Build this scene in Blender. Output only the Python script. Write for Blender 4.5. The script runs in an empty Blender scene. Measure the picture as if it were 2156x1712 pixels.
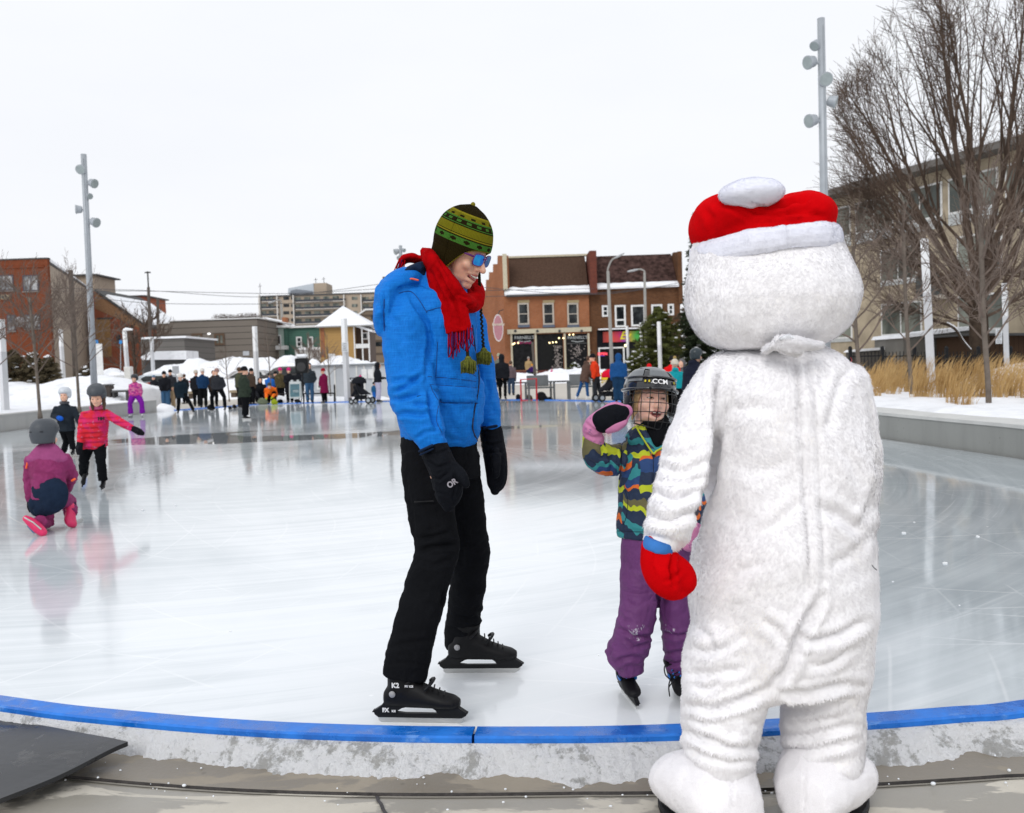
import bpy, bmesh, math, random
import numpy as np
from mathutils import Vector, Matrix, noise, Quaternion
random.seed(7)
R = math.radians
SC = bpy.context.scene
COL = SC.collection
# ------------------------------------------------------------ camera maths
FPX, CU, CV = 1900.0, 1078.0, 856.0
ROLL, TH, CH = 0.033, math.atan(86 / 1900.0), 1.30
CAM = Vector((0, 0, CH))
F_ = Vector((0, math.cos(TH), -math.sin(TH)))
R0 = Vector((1, 0, 0)); U0 = Vector((0, math.sin(TH), math.cos(TH)))
RR = (R0 * math.cos(ROLL) - U0 * math.sin(ROLL)).normalized()
UU = (R0 * math.sin(ROLL) + U0 * math.cos(ROLL)).normalized()
def ray(U, V): return F_ * FPX + RR * (U - CU) + UU * (CV - V)
def at(U, V, y):
    d = ray(U, V); return CAM + d * (y / d.y)
def gnd(U, V, z=0.0):
    d = ray(U, V); return CAM + d * ((z - CH) / d.z)
def proj(p):
    q = p - CAM; w = q.dot(F_)
    return CU + q.dot(RR) / w * FPX, CV - q.dot(UU) / w * FPX
cam = bpy.data.cameras.new("camera"); cam_o = bpy.data.objects.new("camera", cam); COL.objects.link(cam_o)
cam.sensor_width = 36; cam.lens = 36 * FPX / 2156.0; cam.clip_end = 2000; cam.clip_start = 0.05
cam_o.matrix_world = Matrix((( RR.x, UU.x, -F_.x, CAM.x), (RR.y, UU.y, -F_.y, CAM.y), (RR.z, UU.z, -F_.z, CAM.z), (0, 0, 0, 1)))
cam.dof.use_dof = True; cam.dof.focus_distance = 3.3; cam.dof.aperture_fstop = 5.6
SC.camera = cam_o
# ------------------------------------------------------------ materials
class NT:
    def __init__(s, name):
        s.m = bpy.data.materials.new(name); s.m.use_nodes = True
        s.t = s.m.node_tree; s.n = s.t.nodes; s.b = s.n["Principled BSDF"]
    def new(s, typ, **kw):
        o = s.n.new(typ)
        for k, v in kw.items():
            if k.startswith('i_'):
                o.inputs[k[2:].replace('_', ' ')].default_value = v
            else: setattr(o, k, v)
        return o
    def l(s, a, b): s.t.links.new(a, b)
    def coord(s, scale=(1, 1, 1), kind='Object', rot=(0, 0, 0), loc=(0, 0, 0)):
        c = s.new('ShaderNodeTexCoord'); mp = s.new('ShaderNodeMapping')
        mp.inputs['Scale'].default_value = scale; mp.inputs['Rotation'].default_value = rot; mp.inputs['Location'].default_value = loc
        s.l(c.outputs[kind], mp.inputs['Vector']); return mp.outputs['Vector']
    def noise(s, vec, scale=5, detail=4, rough=.55, dist=0):
        o = s.new('ShaderNodeTexNoise'); o.inputs['Scale'].default_value = scale; o.inputs['Detail'].default_value = detail
        o.inputs['Roughness'].default_value = rough; o.inputs['Distortion'].default_value = dist
        if vec is not None: s.l(vec, o.inputs['Vector'])
        return o.outputs['Fac']
    def ramp(s, fac, stops, interp='LINEAR'):
        o = s.new('ShaderNodeValToRGB'); cr = o.color_ramp; cr.interpolation = interp
        while len(cr.elements) < len(stops): cr.elements.new(0.5)
        for e, (p, c) in zip(cr.elements, stops):
            e.position = p; e.color = (c, c, c, 1) if isinstance(c, (int, float)) else (*c, 1)
        s.l(fac, o.inputs['Fac']); return o.outputs['Color']
    def mix(s, fac, a, b, mode='MIX'):
        o = s.new('ShaderNodeMix', data_type='RGBA', blend_type=mode)
        for sock, v in ((o.inputs[0], fac), (o.inputs[6], a), (o.inputs[7], b)):
            if isinstance(v, (int, float)): sock.default_value = v if sock is o.inputs[0] else (v, v, v, 1)
            elif isinstance(v, tuple): sock.default_value = (*v, 1)
            else: s.l(v, sock)
        return o.outputs[2]
    def math(s, op, a, b=0.0, c=None):
        o = s.new('ShaderNodeMath', operation=op)
        for k, v in enumerate((a, b) if c is None else (a, b, c)):
            if isinstance(v, (int, float)): o.inputs[k].default_value = v
            else: s.l(v, o.inputs[k])
        return o.outputs[0]
    def bump(s, h, strength=.3, dist=.01, prev=None):
        o = s.new('ShaderNodeBump'); o.inputs['Strength'].default_value = strength; o.inputs['Distance'].default_value = dist
        s.l(h, o.inputs['Height'])
        if prev is not None: s.l(prev, o.inputs['Normal'])
        s.l(o.outputs[0], s.b.inputs['Normal']); return o.outputs[0]
    def set(s, name, v):
        if isinstance(v, (int, float)): s.b.inputs[name].default_value = v
        elif isinstance(v, tuple): s.b.inputs[name].default_value = (*v, 1) if s.b.inputs[name].type == 'RGBA' else v
        else: s.l(v, s.b.inputs[name])
_MC = {}
def mat(name, col, rough=.6, metal=0.0, var=.12, vs=6.0, bs=0.0, bscale=40.0, bd=.004, spec=.4, sheen=0.0):
    """plain surface with a little mottling of its own colour and a bump"""
    key = (name,)
    if key in _MC: return _MC[key]
    n = NT(name); v = n.coord()
    f = n.noise(v, vs, 5, .6)
    hi = tuple(min(1, c * (1 + var)) for c in col); lo = tuple(c * (1 - var) for c in col)
    n.set('Base Color', n.ramp(f, [(.3, lo), (.7, hi)])); n.set('Roughness', rough); n.set('Metallic', metal)
    n.set('Specular IOR Level', spec)
    if sheen: n.set('Sheen Weight', sheen)
    if bs: n.bump(n.noise(v, bscale, 5, .6), bs, bd)
    _MC[key] = n.m; return n.m
def cloth(name, col, var=.14, rough=.9, sheen=.02, fold=.5, fs=9.0, weave=260, wv=.12):
    """woven cloth: fine weave, soft wrinkles, slight fading"""
    if (name,) in _MC: return _MC[(name,)]
    n = NT(name); v = n.coord(); v2 = n.coord((1, 1, .55))
    hi = tuple(min(1, c * (1 + var)) for c in col); lo = tuple(c * (1 - var) for c in col)
    f = n.noise(v, 14, 6, .65)
    n.set('Base Color', n.ramp(f, [(.3, lo), (.7, hi)]))
    n.set('Roughness', rough); n.set('Sheen Weight', sheen); n.set('Specular IOR Level', .06)
    b1 = n.bump(n.noise(v2, fs, 3, .5, 1.2), fold, .03)
    n.bump(n.noise(v, weave, 2, .5), wv, .003, b1)
    _MC[(name,)] = n.m; return n.m
# ------------------------------------------------------------ objects
def wloc(o):
    v = Vector((0, 0, 0))
    while o is not None: v = v + o.location; o = o.parent
    return v
def tag(o, label=None, cat=None, group=None, kind=None):
    if label: o['label'] = label
    if cat: o['category'] = cat
    if group: o['group'] = group
    if kind: o['kind'] = kind
    return o
def thing(name, label, cat, loc=(0, 0, 0), rz=0.0, group=None):
    o = bpy.data.objects.new(name, None); COL.objects.link(o); o.location = loc; o.rotation_euler = (0, 0, rz)
    o.empty_display_size = .1
    return tag(o, label, cat, group)
def link(name, me, parent=None, mats=None):
    o = bpy.data.objects.new(name, me); COL.objects.link(o)
    if parent is not None: o.parent = parent
    if mats:
        if len(me.materials): me.materials.clear()
        for m in (mats if isinstance(mats, (list, tuple)) else [mats]): me.materials.append(m)
    return o
def dup(root, loc, rz=None, label=None, group=None):
    def cp(o, par):
        c = o.copy(); COL.objects.link(c)
        if par is not None: c.parent = par
        for ch in list(o.children): cp(ch, c)
        return c
    r = cp(root, None); r.location = loc
    if rz is not None: r.rotation_euler = (0, 0, rz)
    if label: r['label'] = label
    if group: r['group'] = group
    return r
class MB:
    def __init__(s): s.v = []; s.f = []; s.mi = []
    def add(s, vs, fs, mi=0):
        k = len(s.v); s.v += [tuple(p) for p in vs]; s.f += [tuple(i + k for i in f) for f in fs]; s.mi += [mi] * len(fs); return s
    def box(s, c, sz, M=None, mi=0):
        x, y, z = sz[0] / 2, sz[1] / 2, sz[2] / 2
        vs = [Vector((a * x, b * y, d * z)) for a in (-1, 1) for b in (-1, 1) for d in (-1, 1)]
        if M is not None: vs = [M @ p for p in vs]
        vs = [p + Vector(c) for p in vs]
        return s.add(vs, [(0, 1, 3, 2), (4, 6, 7, 5), (0, 4, 5, 1), (2, 3, 7, 6), (0, 2, 6, 4), (1, 5, 7, 3)], mi)
    def bx(s, x0, x1, y0, y1, z0, z1, mi=0):
        return s.box(((x0 + x1) / 2, (y0 + y1) / 2, (z0 + z1) / 2), (abs(x1 - x0), abs(y1 - y0), abs(z1 - z0)), None, mi)
    def loft(s, secs, n=16, mi=0, caps=True, close=False):
        """secs: list of (centre, axisA, axisB)"""
        vs = []
        for c, a, b in secs:
            for i in range(n):
                t = 2 * math.pi * i / n; vs.append(Vector(c) + Vector(a) * math.cos(t) + Vector(b) * math.sin(t))
        fs = []; m = len(secs)
        for j in range(m if close else m - 1):
            j2 = (j + 1) % m
            for i in range(n):
                i2 = (i + 1) % n; fs.append((j * n + i, j * n + i2, j2 * n + i2, j2 * n + i))
        if caps and not close:
            vs.append(Vector(secs[0][0])); vs.append(Vector(secs[-1][0])); a = len(vs) - 2; b = a + 1
            for i in range(n):
                i2 = (i + 1) % n; fs.append((a, i2, i)); fs.append((b, (m - 1) * n + i, (m - 1) * n + i2))
        return s.add(vs, fs, mi)
    def tube(s, pts, rad, n=8, mi=0, ref=None, round_=False, caps=True):
        """pts 3D; rad float or (side, depth) or list of those"""
        pts = [Vector(p) for p in pts]; N = len(pts)
        if not isinstance(rad, list): rad = [rad] * N
        rad = [(r, r) if isinstance(r, (int, float)) else r for r in rad]
        secs = []; pv = None
        for i, p in enumerate(pts):
            t = (pts[min(i + 1, N - 1)] - pts[max(i - 1, 0)])
            if t.length < 1e-9: t = Vector((0, 0, 1))
            t.normalize()
            rf = Vector(ref) if ref is not None else (pv if pv is not None else (Vector((0, 1, 0)) if abs(t.y) < .9 else Vector((1, 0, 0))))
            sd = t.cross(rf)
            if sd.length < 1e-4: sd = t.cross(Vector((1, 0, .1)))
            sd.normalize(); dp = sd.cross(t).normalized()
            if ref is None: pv = dp
            secs.append((p, sd * rad[i][0], dp * rad[i][1], t))
        out = []
        if round_:
            c, a, b, t = secs[0]; e = min(a.length, b.length)
            for k in (80, 55, 30): out.append((c - t * e * math.sin(R(k)), a * math.cos(R(k)), b * math.cos(R(k))))
        out += [x[:3] for x in secs]
        if round_:
            c, a, b, t = secs[-1]; e = min(a.length, b.length)
            for k in (30, 55, 80): out.append((c + t * e * math.sin(R(k)), a * math.cos(R(k)), b * math.cos(R(k))))
        return s.loft(out, n, mi, caps)
    def ell(s, c, r, M=None, n=16, m=10, mi=0):
        c = Vector(c); vs = []; fs = []
        if isinstance(r, (int, float)): r = (r, r, r)
        for j in range(1, m):
            ph = math.pi * j / m
            for i in range(n):
                t = 2 * math.pi * i / n
                p = Vector((r[0] * math.sin(ph) * math.cos(t), r[1] * math.sin(ph) * math.sin(t), r[2] * math.cos(ph)))
                vs.append(c + (M @ p if M is not None else p))
        tp = Vector((0, 0, r[2])); tp = M @ tp if M is not None else tp
        vs += [c + tp, c - tp]; a = len(vs) - 2
        for j in range(m - 2):
            for i in range(n):
                i2 = (i + 1) % n; fs.append((j * n + i, (j + 1) * n + i, (j + 1) * n + i2, j * n + i2))
        for i in range(n):
            i2 = (i + 1) % n; fs.append((a, i, i2)); fs.append((a + 1, (m - 2) * n + i2, (m - 2) * n + i))
        return s.add(vs, fs, mi)
    def prism(s, poly, axis, h, mi=0):
        """poly: closed ring of 3D points, extruded by vector axis*h"""
        P = [Vector(p) for p in poly]; d = Vector(axis) * h; n = len(P)
        vs = P + [p + d for p in P]
        return s.add(vs, [tuple(range(n - 1, -1, -1)), tuple(range(n, 2 * n))] + [(i, (i + 1) % n, n + (i + 1) % n, n + i) for i in range(n)], mi)
    def mesh(s, name='m'):
        me = bpy.data.meshes.new(name); me.from_pydata(s.v, [], s.f)
        if any(s.mi): me.polygons.foreach_set('material_index', s.mi)
        me.update(); return me
    def build(s, name, mats, parent=None, smooth=False, world=True, bev=0.0):
        if world and parent is not None:
            w = wloc(parent); s.v = [(a - w.x, b - w.y, c - w.z) for a, b, c in s.v]
        me = s.mesh(name); fixn(me)
        if bev:
            b = bmesh.new(); b.from_mesh(me); bmesh.ops.bevel(b, geom=list(b.edges), offset=bev, segments=2, affect='EDGES', clamp_overlap=True); b.to_mesh(me); b.free()
        if smooth: me.polygons.foreach_set('use_smooth', [True] * len(me.polygons))
        return link(name, me, parent, mats)
def fixn(me):
    b = bmesh.new(); b.from_mesh(me); bmesh.ops.recalc_face_normals(b, faces=b.faces); b.to_mesh(me); b.free()
TSC = bpy.data.scenes.new('workbench'); TVL = TSC.view_layers[0]
def fuse(mb, voxel=.01, sm=6, name='fused', fac=.5):
    """unite the overlapping closed shapes of mb into one smooth skin"""
    me = mb.mesh('t'); o = bpy.data.objects.new('t', me); TSC.collection.objects.link(o)
    md = o.modifiers.new('r', 'REMESH'); md.mode = 'VOXEL'; md.voxel_size = voxel; md.use_smooth_shade = True
    if sm:
        m2 = o.modifiers.new('s', 'SMOOTH'); m2.factor = fac; m2.iterations = sm
    TVL.update(); dg = TVL.depsgraph
    out = bpy.data.meshes.new_from_object(o.evaluated_get(dg)); out.name = name
    bpy.data.objects.remove(o); bpy.data.meshes.remove(me)
    out.polygons.foreach_set('use_smooth', [True] * len(out.polygons))
    return out
def getv(me):
    a = np.empty(len(me.vertices) * 3); me.vertices.foreach_get('co', a); return a.reshape(-1, 3)
def getn(me):
    a = np.empty(len(me.vertices) * 3); me.vertices.foreach_get('normal', a); return a.reshape(-1, 3)
def setv(me, a): me.vertices.foreach_set('co', a.reshape(-1)); me.update()
def uvp(a):
    """project world points (n,3) to photo pixels"""
    q = a - np.array(CAM); w = q @ np.array(F_)
    return CU + (q @ np.array(RR)) / w * FPX, CV - (q @ np.array(UU)) / w * FPX
def crease(me, lines, out=0.0):
    """lines: (polyline, depth_m, width_px[, side]); sinks a groove (depth>0) or raises a ridge (depth<0) along each line"""
    a = getv(me); nn = getn(me); U, V = uvp(a); disp = np.zeros(len(a))
    fy = nn[:, 1]
    for ln in lines:
        pl, dep, w = ln[:3]; dmin = np.full(len(a), 1e9); tt = np.zeros(len(a)); m = len(pl) - 1
        for k in range(m):
            (x0, y0), (x1, y1) = pl[k], pl[k + 1]; dx, dy = x1 - x0, y1 - y0; L = dx * dx + dy * dy + 1e-9
            t = np.clip(((U - x0) * dx + (V - y0) * dy) / L, 0, 1)
            d = np.hypot(U - x0 - t * dx, V - y0 - t * dy); better = d < dmin
            tt = np.where(better, (k + t) / m, tt); dmin = np.minimum(dmin, d)
        taper = np.clip(np.minimum(tt, 1 - tt) * 4 + .25, 0, 1)
        g = dep * np.exp(-(dmin / w) ** 2) - .45 * dep * np.exp(-((dmin - 2 * w) / w) ** 2)
        g = g * taper
        if len(ln) < 4: g = g * (fy < .25)
        disp -= g
    setv(me, a + nn * disp[:, None])
def rumple(me, amp, scale, oct_=3, squash=(1, 1, 1), seed=0, ridged=False):
    a = getv(me); nn = getn(me); d = np.empty(len(a)); s = seed * 13.7
    f = scale
    for i, p in enumerate(a):
        q = Vector((p[0] * f * squash[0] + s, p[1] * f * squash[1], p[2] * f * squash[2]))
        x = noise.fractal(q, .6, 2.1, oct_)
        d[i] = (1 - 2 * abs(x)) if ridged else x
    setv(me, a + nn * (d * amp)[:, None])
def localise(me, parent):
    a = getv(me); w = wloc(parent); setv(me, a - np.array(w))
def finish(me, name, parent, mats):
    if parent is not None: localise(me, parent)
    return link(name, me, parent, mats)
def text_mesh(txt, size, depth=.004, name='lettering', bold=0.0, sx=1.0, shear=0.0, font=None, space=1.0):
    cu = bpy.data.curves.new('t', 'FONT'); cu.body = txt; cu.size = size; cu.extrude = depth; cu.align_x = 'CENTER'; cu.align_y = 'CENTER'
    cu.offset = bold; cu.shear = shear; cu.space_character = space; cu.resolution_u = 3
    o = bpy.data.objects.new('t', cu); TSC.collection.objects.link(o); TVL.update(); dg = TVL.depsgraph; me = bpy.data.meshes.new_from_object(o.evaluated_get(dg)); me.name = name
    bpy.data.objects.remove(o)
    a = getv(me); a[:, 0] *= sx; setv(me, a); return me
def place_mesh(me, M):
    me.transform(M); me.update(); return me
def horiz(U): return 770 - ROLL * (U - CU)
# limb described by photo pixels: (U, V, half-width px, y, half-depth m)
def plimb(mb, pts, n=18, round_=True):
    c = []; r = []
    for U, V, w, y, d in pts:
        c.append(at(U, V, y)); r.append((w * y / FPX, d))
    mb.tube(c, r, n, ref=(0, 1, 0), round_=round_); return mb
def smooth_pts(pts, k=4):
    """Catmull-Rom through tuples"""
    out = []; n = len(pts)
    for i in range(n - 1):
        p0, p1, p2, p3 = pts[max(i - 1, 0)], pts[i], pts[i + 1], pts[min(i + 2, n - 1)]
        for j in range(k):
            t = j / k
            out.append(tuple(.5 * ((2 * b) + (-a + c) * t + (2 * a - 5 * b + 4 * c - d) * t * t + (-a + 3 * b - 3 * c + d) * t ** 3) for a, b, c, d in zip(p0, p1, p2, p3)))
    out.append(tuple(pts[-1])); return out
# ------------------------------------------------------------ world and light
W = bpy.data.worlds.new("World"); SC.world = W; W.use_nodes = True
nt = W.node_tree; bg = nt.nodes['Background']; bg.inputs['Strength'].default_value = 0.1
sky = nt.nodes.new('ShaderNodeTexSky'); sky.sky_type = 'NISHITA'; sky.sun_disc = False
SUN_EL, SUN_AZ = R(36), R(204)
sky.sun_elevation = SUN_EL; sky.sun_rotation = SUN_AZ
tc = nt.nodes.new('ShaderNodeTexCoord'); sp = nt.nodes.new('ShaderNodeSeparateXYZ'); nt.links.new(tc.outputs['Generated'], sp.inputs[0])
rp = nt.nodes.new('ShaderNodeValToRGB'); cr = rp.color_ramp
cr.elements[0].position = .0; cr.elements[0].color = (9.8, 9.92, 10.25, 1)
cr.elements[1].position = .9; cr.elements[1].color = (10.6, 10.85, 11.3, 1)
e = cr.elements.new(.16); e.color = (9.85, 9.97, 10.3, 1)
e = cr.elements.new(.40); e.color = (9.9, 10.1, 10.5, 1)
nt.links.new(sp.outputs['Z'], rp.inputs['Fac'])
mp = nt.nodes.new('ShaderNodeMapping'); mp.inputs['Scale'].default_value = (1, 1, 3.2); nt.links.new(tc.outputs['Generated'], mp.inputs[0])
nz = nt.nodes.new('ShaderNodeTexNoise'); nz.inputs['Scale'].default_value = 2.3; nz.inputs['Detail'].default_value = 5; nt.links.new(mp.outputs[0], nz.inputs['Vector'])
cl = nt.nodes.new('ShaderNodeValToRGB'); cl.color_ramp.elements[0].position = .3; cl.color_ramp.elements[0].color = (.955, .962, .975, 1)
cl.color_ramp.elements[1].position = .62; cl.color_ramp.elements[1].color = (1.0, 1.0, 1.0, 1); nt.links.new(nz.outputs['Fac'], cl.inputs['Fac'])
m1 = nt.nodes.new('ShaderNodeMix'); m1.data_type = 'RGBA'; m1.blend_type = 'MULTIPLY'; m1.inputs[0].default_value = 1
nt.links.new(rp.outputs['Color'], m1.inputs[6]); nt.links.new(cl.outputs['Color'], m1.inputs[7])
m2 = nt.nodes.new('ShaderNodeMix'); m2.data_type = 'RGBA'; m2.inputs[0].default_value = .96
nt.links.new(sky.outputs[0], m2.inputs[6]); nt.links.new(m1.outputs[2], m2.inputs[7])
nt.links.new(m2.outputs[2], bg.inputs['Color'])
sl = bpy.data.lights.new('sun', 'SUN'); sl.energy = 1.15; sl.angle = R(24); sl.color = (1, .98, .95)
so = bpy.data.objects.new('sun', sl); COL.objects.link(so)
# light comes from behind-left of the camera, high
so.rotation_euler = (R(54), 0, R(-24))
SC.view_settings.view_transform = 'Standard'; SC.view_settings.look = 'None'; SC.view_settings.gamma = 1; SC.view_settings.exposure = 0
SC.cycles.max_bounces = 8; SC.cycles.diffuse_bounces = 3; SC.cycles.glossy_bounces = 3
try: SC.cycles.use_denoising = True
except Exception: pass

# ------------------------------------------------------------ setting materials
def snow_mat(name='snow_surface', dirt=.12):
    n = NT(name); v = n.coord(kind='Object')
    f = n.noise(v, 1.7, 8, .6)
    n.set('Base Color', n.ramp(f, [(.28, (.80 - dirt, .81 - dirt, .83 - dirt)), (.48, (.85, .86, .885))])); n.set('Roughness', .7); n.set('Specular IOR Level', .3)
    b = n.bump(n.noise(v, 3.5, 6, .6), .5, .09)
    n.bump(n.noise(v, 60, 4, .6), .35, .006, b); return n.m
M_SNOW = snow_mat()
def ice_mat():
    n = NT('rink_ice'); v = n.coord()
    # polar coordinates about the middle of the rink: resurfacer and skate arcs
    sep = n.new('ShaderNodeSeparateXYZ'); n.l(v, sep.inputs[0])
    x = n.math('ADD', sep.outputs['X'], 3.2); y = n.math('SUBTRACT', sep.outputs['Y'], 12.0)
    r = n.math('SQRT', n.math('ADD', n.math('MULTIPLY', x, x), n.math('MULTIPLY', y, y)))
    an = n.math('ARCTAN2', y, x)
    def polar(fr, fa):
        c = n.new('ShaderNodeCombineXYZ'); n.l(n.math('MULTIPLY', r, fr), c.inputs[0]); n.l(n.math('MULTIPLY', an, fa), c.inputs[1]); return c.outputs[0]
    arcs = n.noise(polar(7.0, 1.3), 1.0, 6, .65, .4)
    fine = n.noise(polar(30.0, 4.0), 1.0, 5, .7, .6)
    patch = n.noise(n.coord((.22, .16, 1)), 1.0, 5, .6, .8)
    # frosted (snowy) share of the surface
    fr = n.math('ADD', n.math('MULTIPLY', patch, .75), n.math('MULTIPLY', arcs, .38))
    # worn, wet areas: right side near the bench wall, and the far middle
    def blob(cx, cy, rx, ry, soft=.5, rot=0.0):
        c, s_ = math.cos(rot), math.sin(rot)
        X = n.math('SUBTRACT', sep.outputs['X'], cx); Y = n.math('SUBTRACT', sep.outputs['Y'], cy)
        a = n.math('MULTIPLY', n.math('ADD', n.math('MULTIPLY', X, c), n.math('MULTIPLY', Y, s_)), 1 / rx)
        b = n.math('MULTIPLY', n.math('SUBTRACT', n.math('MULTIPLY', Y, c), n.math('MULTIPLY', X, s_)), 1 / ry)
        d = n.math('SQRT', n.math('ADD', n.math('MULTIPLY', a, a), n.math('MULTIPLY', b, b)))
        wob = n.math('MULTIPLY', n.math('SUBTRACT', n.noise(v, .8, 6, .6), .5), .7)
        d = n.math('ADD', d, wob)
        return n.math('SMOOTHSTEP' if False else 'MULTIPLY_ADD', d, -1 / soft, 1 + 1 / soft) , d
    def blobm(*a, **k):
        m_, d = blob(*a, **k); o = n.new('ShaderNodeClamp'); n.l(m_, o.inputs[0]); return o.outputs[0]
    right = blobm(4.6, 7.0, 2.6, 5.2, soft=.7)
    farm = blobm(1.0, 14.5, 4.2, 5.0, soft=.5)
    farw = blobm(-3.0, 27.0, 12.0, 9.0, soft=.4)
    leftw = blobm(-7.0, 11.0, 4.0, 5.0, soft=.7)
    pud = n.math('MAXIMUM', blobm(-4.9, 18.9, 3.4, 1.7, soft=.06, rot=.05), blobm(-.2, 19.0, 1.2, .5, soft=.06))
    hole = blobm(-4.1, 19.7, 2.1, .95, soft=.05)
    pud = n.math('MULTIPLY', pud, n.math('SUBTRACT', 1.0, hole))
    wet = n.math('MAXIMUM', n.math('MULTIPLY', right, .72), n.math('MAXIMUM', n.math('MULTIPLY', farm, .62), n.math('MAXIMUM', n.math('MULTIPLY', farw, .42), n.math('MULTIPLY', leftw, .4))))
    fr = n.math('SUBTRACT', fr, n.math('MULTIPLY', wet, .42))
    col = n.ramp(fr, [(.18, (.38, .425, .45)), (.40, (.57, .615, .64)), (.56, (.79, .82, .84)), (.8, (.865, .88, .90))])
    col = n.mix(pud, col, (.27, .29, .30))
    scr = n.ramp(fine, [(.60, 0.0), (.72, 1.0)])
    col = n.mix(n.math('MULTIPLY', scr, .20), col, (.93, .95, .97))
    # single long skate cuts
    def cuts(rot, sc, w, loc):
        wv = n.new('ShaderNodeTexWave', wave_type='RINGS', rings_direction='SPHERICAL'); wv.inputs['Scale'].default_value = sc; wv.inputs['Distortion'].default_value = 2.2; wv.inputs['Detail'].default_value = 2; wv.inputs['Detail Scale'].default_value = .35
        n.l(n.coord((1, 1, 1), rot=(0, 0, rot), loc=loc), wv.inputs['Vector'])
        gate = n.ramp(n.noise(n.coord((.9, .9, 1), loc=loc), 1.0, 3), [(.46, 0.0), (.6, 1.0)])
        return n.math('MULTIPLY', n.ramp(wv.outputs['Color'], [(1 - w, 0.0), (1.0, 1.0)]), gate)
    ct = n.math('MAXIMUM', cuts(.3, .55, .0035, (2, -14, 0)), n.math('MAXIMUM', cuts(1.1, .8, .005, (9, 3, 0)), cuts(-.7, .65, .004, (-12, -6, 0))))
    col = n.mix(n.math('MULTIPLY', ct, .28), col, (.96, .97, .98))
    chips = n.new('ShaderNodeTexVoronoi'); chips.inputs['Scale'].default_value = 2.6; n.l(v, chips.inputs['Vector'])
    ch = n.ramp(chips.outputs['Distance'], [(.012, 1.0), (.03, 0.0)])
    col = n.mix(ch, col, (.93, .95, .97))
    n.set('Base Color', col)
    ro = n.ramp(fr, [(.2, .045), (.5, .11), (.75, .24)])
    ro = n.mix(pud, ro, 0.015); ro = n.mix(n.math('MULTIPLY', scr, .35), ro, .4)
    n.set('Roughness', ro); n.set('IOR', 1.32); n.set('Specular IOR Level', .5)
    n.set('Coat Weight', .25); n.set('Coat Roughness', .05); n.set('Coat IOR', 1.31)
    h = n.math('ADD', n.math('MULTIPLY', fine, .5), n.math('MULTIPLY', arcs, .8))
    bst = n.math('MULTIPLY', n.math('SUBTRACT', 1.0, pud), .08)
    b = n.new('ShaderNodeBump'); b.inputs['Distance'].default_value = .004; n.l(bst, b.inputs['Strength']); n.l(h, b.inputs['Height']); n.l(b.outputs[0], n.b.inputs['Normal'])
    return n.m
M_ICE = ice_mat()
def concrete(name, col, dark=.72, scale=1.6, rough=.8, joint=None, wet=0.0):
    n = NT(name); v = n.coord()
    f = n.noise(v, scale, 8, .62); g = n.noise(v, scale * 14, 6, .7)
    st = n.noise(n.coord((1.5, 1.5, .25)), 2.0, 6, .6)
    c = n.mix(f, tuple(x * dark for x in col), col)
    c = n.mix(n.math('MULTIPLY', n.ramp(g, [(.58, 0.0), (.75, 1.0)]), .35), c, tuple(x * .6 for x in col))
    c = n.mix(n.math('MULTIPLY', n.ramp(st, [(.45, 0.0), (.7, 1.0)]), .4), c, tuple(x * .62 for x in col))
    vo = n.new('ShaderNodeTexVoronoi'); vo.inputs['Scale'].default_value = 5.5; n.l(v, vo.inputs['Vector'])
    c = n.mix(n.ramp(vo.outputs['Distance'], [(.035, .6), (.06, 0.0)]), c, tuple(x * .3 for x in col))
    ro = rough
    if wet:
        wm = n.ramp(n.noise(n.coord((1.4, 3.2, 1)), 1.1, 8, .62, .7), [(.50, 1.0), (.525, 0.0)])
        c = n.mix(n.math('MULTIPLY', wm, wet), c, tuple(x * .42 for x in col)); ro = n.mix(wm, rough, .32)
    n.set('Base Color', c); n.set('Roughness', ro); n.bump(g, .25, .006); return n.m
M_PAVE = concrete('pavement_concrete', (.60, .56, .48), .82, 1.1, wet=.78)
M_BAND = concrete('kerb_footing_concrete', (.36, .315, .25), .62, 3.0, wet=.6)
M_PLAZA = concrete('plaza_concrete', (.56, .52, .46), .85, .35)
M_WALLC = concrete('wall_concrete', (.30, .305, .29), .82, .9)
M_WALLL = concrete('pale_wall_concrete', (.46, .455, .44), .85, .9)
M_WALLT = concrete('wall_top_concrete', (.62, .62, .60), .8, 2.0)

# ------------------------------------------------------------ rink outline
near = [gnd(U, V, .03) for U, V in ((0, 1462), (80, 1473), (165, 1484), (300, 1497), (430, 1508), (590, 1518), (750, 1524), (880, 1527), (1005, 1528), (1130, 1528), (1260, 1527), (1430, 1522), (1605, 1513), (1815, 1500), (2000, 1486), (2156, 1471))]
near = [(p.x, p.y) for p in near]
right = [(2.9, 3.55), (4.15, 4.75), (5.3, 6.6), (5.85, 8.5), (5.98, 10.5), (5.82, 12.0), (5.6, 14.0), (5.55, 17.0), (5.9, 20.5), (6.1, 24.0), (5.4, 27.5), (3.35, 29.8)]
far = [(1.5, 32.5), (-.35, 34.3), (-3.4, 36.2), (-7.4, 37.9), (-10.4, 38.4), (-12.0, 36.5), (-13.2, 33.9)]
left = [(-13.35, 29), (-13.42, 23.7), (-13.2, 18.0), (-11.5, 12.3), (-8.6, 8.4), (-5.6, 5.9), (-3.6, 4.6)]
def crv(pts, k): return [tuple(p) for p in smooth_pts([tuple(p) for p in pts], k)]
ring = near + right + far + left
RING = crv(ring + [ring[0]], 4)[:-1]
mb = MB(); c0 = (-3, 15)
n_ = len(RING); vs = [(c0[0], c0[1], 0)] + [(p[0], p[1], 0) for p in RING]
mb.add(vs, [(0, i + 1, (i + 1) % n_ + 1) for i in range(n_)])
ice = mb.build('ice', M_ICE); tag(ice, kind='structure')
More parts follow.
